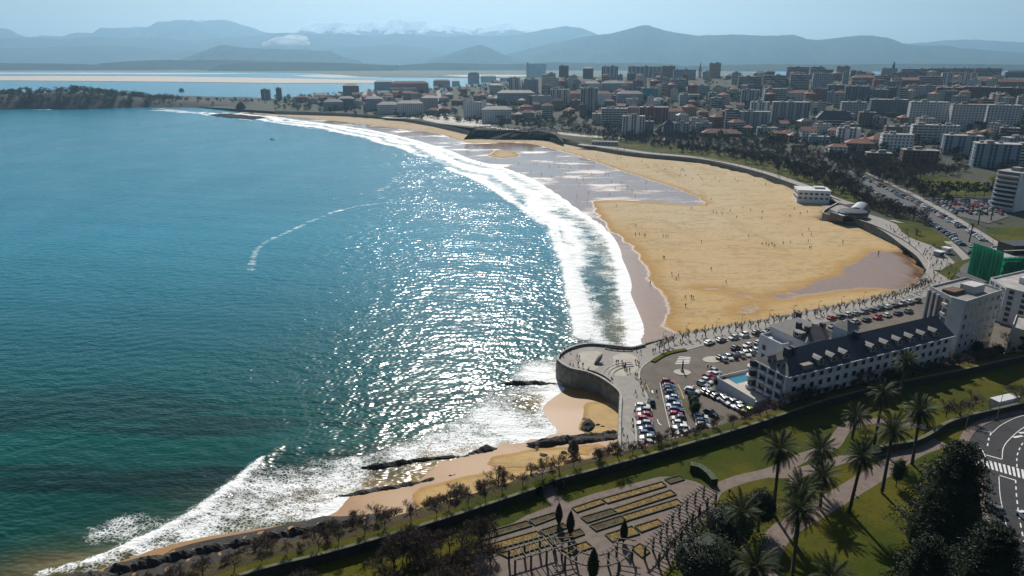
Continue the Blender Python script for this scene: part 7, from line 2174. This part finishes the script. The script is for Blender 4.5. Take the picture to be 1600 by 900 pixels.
# ------------------------------------------------------------------ people
def person_mesh(pose, tops, trous, seed):
    """one continuous figure grown from a jointed skeleton, then coloured by height"""
    st, sw, lean = {'stand': (.08, .12, 0), 'walk': (.30, .30, .04), 'stride': (.40, .38, .07), 'sit': (.1, .1, 0)}[pose]
    J = {'pel': (0, 0, .94), 'wai': (0, lean * .5, 1.12), 'che': (0, lean, 1.36), 'nec': (0, lean * 1.1, 1.50), 'hd0': (0, lean * 1.2 + .01, 1.58), 'hd1': (0, lean * 1.2 + .02, 1.70)}
    E = [('pel', 'wai'), ('wai', 'che'), ('che', 'nec'), ('nec', 'hd0'), ('hd0', 'hd1')]
    R = {'pel': .15, 'wai': .14, 'che': .17, 'nec': .06, 'hd0': .10, 'hd1': .085}
    for s, n in ((-1, 'l'), (1, 'r')):
        J.update({n + 'hip': (s * .10, 0, .88), n + 'kne': (s * .11, s * st * .55 + .03, .48), n + 'ank': (s * .11, s * st - (.05 if s * st < 0 else 0), .09), n + 'toe': (s * .13, s * st + .16, .04),
                  n + 'sho': (s * .19, lean, 1.40), n + 'elb': (s * .25, lean - s * sw * .45, 1.12), n + 'wri': (s * .24, lean - s * sw * .8 + .06, .90), n + 'han': (s * .23, lean - s * sw * .9 + .08, .82)})
        E += [('pel', n + 'hip'), (n + 'hip', n + 'kne'), (n + 'kne', n + 'ank'), (n + 'ank', n + 'toe'), ('che', n + 'sho'), (n + 'sho', n + 'elb'), (n + 'elb', n + 'wri'), (n + 'wri', n + 'han')]
        R.update({n + 'hip': .105, n + 'kne': .07, n + 'ank': .055, n + 'toe': .04, n + 'sho': .085, n + 'elb': .06, n + 'wri': .045, n + 'han': .04})
    ks = list(J); me = bpy.data.meshes.new('skel'); me.from_pydata([J[k] for k in ks], [(ks.index(a), ks.index(b)) for a, b in E], [])
    ob = bpy.data.objects.new('skel', me); COL.objects.link(ob)
    ob.modifiers.new('s', 'SKIN'); md = ob.modifiers.new('u', 'SUBSURF'); md.levels = 1
    for i, k in enumerate(ks):
        me.skin_vertices[0].data[i].radius = (R[k] * 1.05, R[k] * .85); me.skin_vertices[0].data[i].use_root = (k == 'pel')
    bpy.context.view_layer.update()
    ev = ob.evaluated_get(bpy.context.evaluated_depsgraph_get())
    out = bpy.data.meshes.new_from_object(ev); bpy.data.objects.remove(ob)
    for m_ in (trous, tops, PSKIN, PHAIR): out.materials.append(m_)
    for p in out.polygons:
        z, y, x = p.center.z, p.center.y, abs(p.center.x)
        p.material_index = 0 if z < .93 and x < .2 else 2 if (x >= .2 and z < .9) else 1 if z < 1.5 else (3 if z > 1.66 or y < lean * 1.2 - .02 else 2)
        p.use_smooth = True
    out.name = 'person'
    return out
PSKIN = mat('skin', (0.38, 0.22, 0.15), .7); PHAIR = mat('hair', (0.02, 0.015, 0.012), .8)
CLO = [('dark coat', (0.02, 0.02, 0.024), (0.02, 0.022, 0.03)), ('red jacket', (0.28, 0.025, 0.025), (0.025, 0.025, 0.035)), ('pale top', (0.42, 0.40, 0.37), (0.03, 0.04, 0.08)), ('blue jacket', (0.03, 0.06, 0.18), (0.05, 0.05, 0.05)), ('brown coat', (0.09, 0.055, 0.03), (0.02, 0.02, 0.025))]
PM = {}
for i, (nm, a, b) in enumerate(CLO):
    ta, tb = mat('top_%d' % i, a, .9), mat('trousers_%d' % i, b, .9)
    for ps in ('stand', 'walk', 'stride'): PM[(i, ps)] = person_mesh(ps, ta, tb, i)
rp = random.Random(99)
def person(loc, place, group, s=1.0):
    i = rp.choice([0, 0, 0, 0, 1, 2, 3, 4, 4]); ps = rp.choice(['stand', 'walk', 'walk', 'stride'])
    o = link('person', PM[(i, ps)], None, loc, rp.uniform(0, 6.28), rp.uniform(.95, 1.06) * s)
    return tag(o, 'person in %s %s %s' % (CLO[i][0], 'standing' if ps == 'stand' else 'walking' if ps == 'walk' else 'striding', place), 'person', group)
g3 = lambda a, b: (860 + a * .2222, 520 + b * .2222)
for a in [(100, 135), (88, 165), (140, 140), (187, 185), (203, 190), (138, 245), (160, 250), (195, 235), (228, 245), (68, 170), (463, 225), (477, 222), (503, 225), (512, 240), (518, 255), (527, 245), (525, 262), (537, 285), (557, 280), (598, 220), (612, 225), (622, 235), (605, 130), (635, 150),
          (597, 315), (608, 322), (632, 350), (635, 375), (667, 375), (600, 440), (650, 430), (745, 440), (430, 345), (590, 580), (578, 640), (580, 685), (508, 705), (540, 760), (1105, 262), (1128, 265), (720, 145), (735, 140), (795, 150), (268, 275)]:
    q = P(*g3(*a), ZT); person((q.x, q.y, ZT + .125), 'on the plaza by the car park', 'people on the plaza')
for k in range(26):
    c = pl[rp.randrange(len(pl))]; person((c.x + rp.uniform(-1.5, 1.5), c.y + rp.uniform(-2.0, 2.5), ZT + .12), 'on the seafront promenade under the pollarded trees', 'people on the promenade')
bend = [Vector(PT(a, b).xy) for a, b in [(1376, 352), (1402, 366), (1430, 384), (1452, 402), (1466, 420), (1462, 440), (1445, 452)]]
bs = spline(bend, 1.0)
for k in range(85):
    c = bs[int(len(bs) * min(.99, rp.random() ** .7))]; p = c + Vector((rp.uniform(-4, 8), rp.uniform(-4, 5)))
    person((p.x, p.y, max(float(H(p.x, p.y)) + .28, 5.6 if p.y > 300 else ZT + .1)), 'in the crowd on the promenade bend', 'people on the promenade bend')
for k in range(24):
    px = rp.uniform(960, 1300); q = PT(px, np.interp(px, [905, 960, 1010, 1100, 1180, 1245, 1300], [226, 232, 239, 248, 266, 287, 310]) + rp.uniform(-1, .5)); person((q.x, q.y, q.z + .24), 'on the far promenade beside the wood', 'people on the far promenade', 1.1)
def on_beach(px, py, place, group):
    q = P(px, py, 1.2); z = float(beach_z(np.array([q.x]), np.array([q.y]))[0]); q = P(px, py, z)
    person((q.x, q.y, z), place, group, 1.08)
g4 = lambda a, b: (1066 + a / 3, 300 + b / 3)
for a in [(15, 500), (15, 540), (42, 500), (52, 502), (135, 368), (90, 240), (310, 210), (375, 248), (392, 250), (405, 255), (432, 258), (420, 250), (473, 246), (507, 240), (563, 207), (592, 180), (605, 205), (590, 235), (597, 268), (604, 262), (752, 240), (918, 300), (920, 290), (1055, 310), (1110, 205),
          (145, 98), (160, 102), (187, 106), (225, 92), (255, 122), (283, 78), (320, 90), (372, 130), (375, 98), (525, 82), (553, 105), (586, 98), (505, 118), (112, 68), (135, 38), (42, 80), (205, 427)]:
    on_beach(*g4(*a), 'on the dry golden sand', 'people on the dry sand')
g8 = lambda a, b: (533 + a / 3, 300 + b / 3)
for a in [(1106, 22), (1160, 5), (1153, 45), (1259, 15), (1378, 22), (1208, 150), (1290, 70), (1381, 162), (1380, 205), (1398, 203), (1420, 207), (1426, 208), (1510, 212), (1522, 212), (1532, 210), (1510, 312), (1515, 314), (1550, 388), (1580, 400), (1570, 412), (1449, 434)]:
    on_beach(*g8(*a), 'on the wet lower beach', 'people on the wet sand')
for k in range(34):
    px = rp.uniform(740, 1010); py = np.interp(px, [740, 1010], [232, 290]) + rp.uniform(-6, 24) ; on_beach(px, py, 'on the wide wet flats', 'people on the wet flats')
for k in range(30):
    px = rp.uniform(930, 1230); on_beach(px, np.interp(px, [930, 1230], [246, 296]) + rp.uniform(-5, 10), 'on the strip of dry sand below the wood', 'people on the upper beach')
for px, py, lab in ((1139, 774, ''), (1335, 772, '')):
    q = P(px, py, ZP); person((q.x, q.y, ZP + .02), 'on the garden path among the palms', 'people in the garden')
# small boat and surfers' wakes far out
for k, (px, py) in enumerate([(425, 218)]):
    q = P(px, py, 0); o = empty('motor_boat', q, .3); mb = MB(); mb.raw([(-3, -1, .6), (2, -1, .7), (3.6, 0, .9), (2, 1, .7), (-3, 1, .6), (-2.8, -.6, -.2), (2.4, 0, -.2), (-2.8, .6, -.2)], [(0, 1, 6, 5), (1, 2, 6), (2, 3, 6), (3, 4, 7, 6), (4, 0, 5, 7), (0, 4, 3, 2, 1)]); mb.build('hull', m_trim, o); mb = MB(); mb.box(-.4, 0, .6, 1.8, 1.3, 1.1); mb.build('cabin', m_glass, o); tag(o, 'tiny motor boat on the open bay water', 'boat')
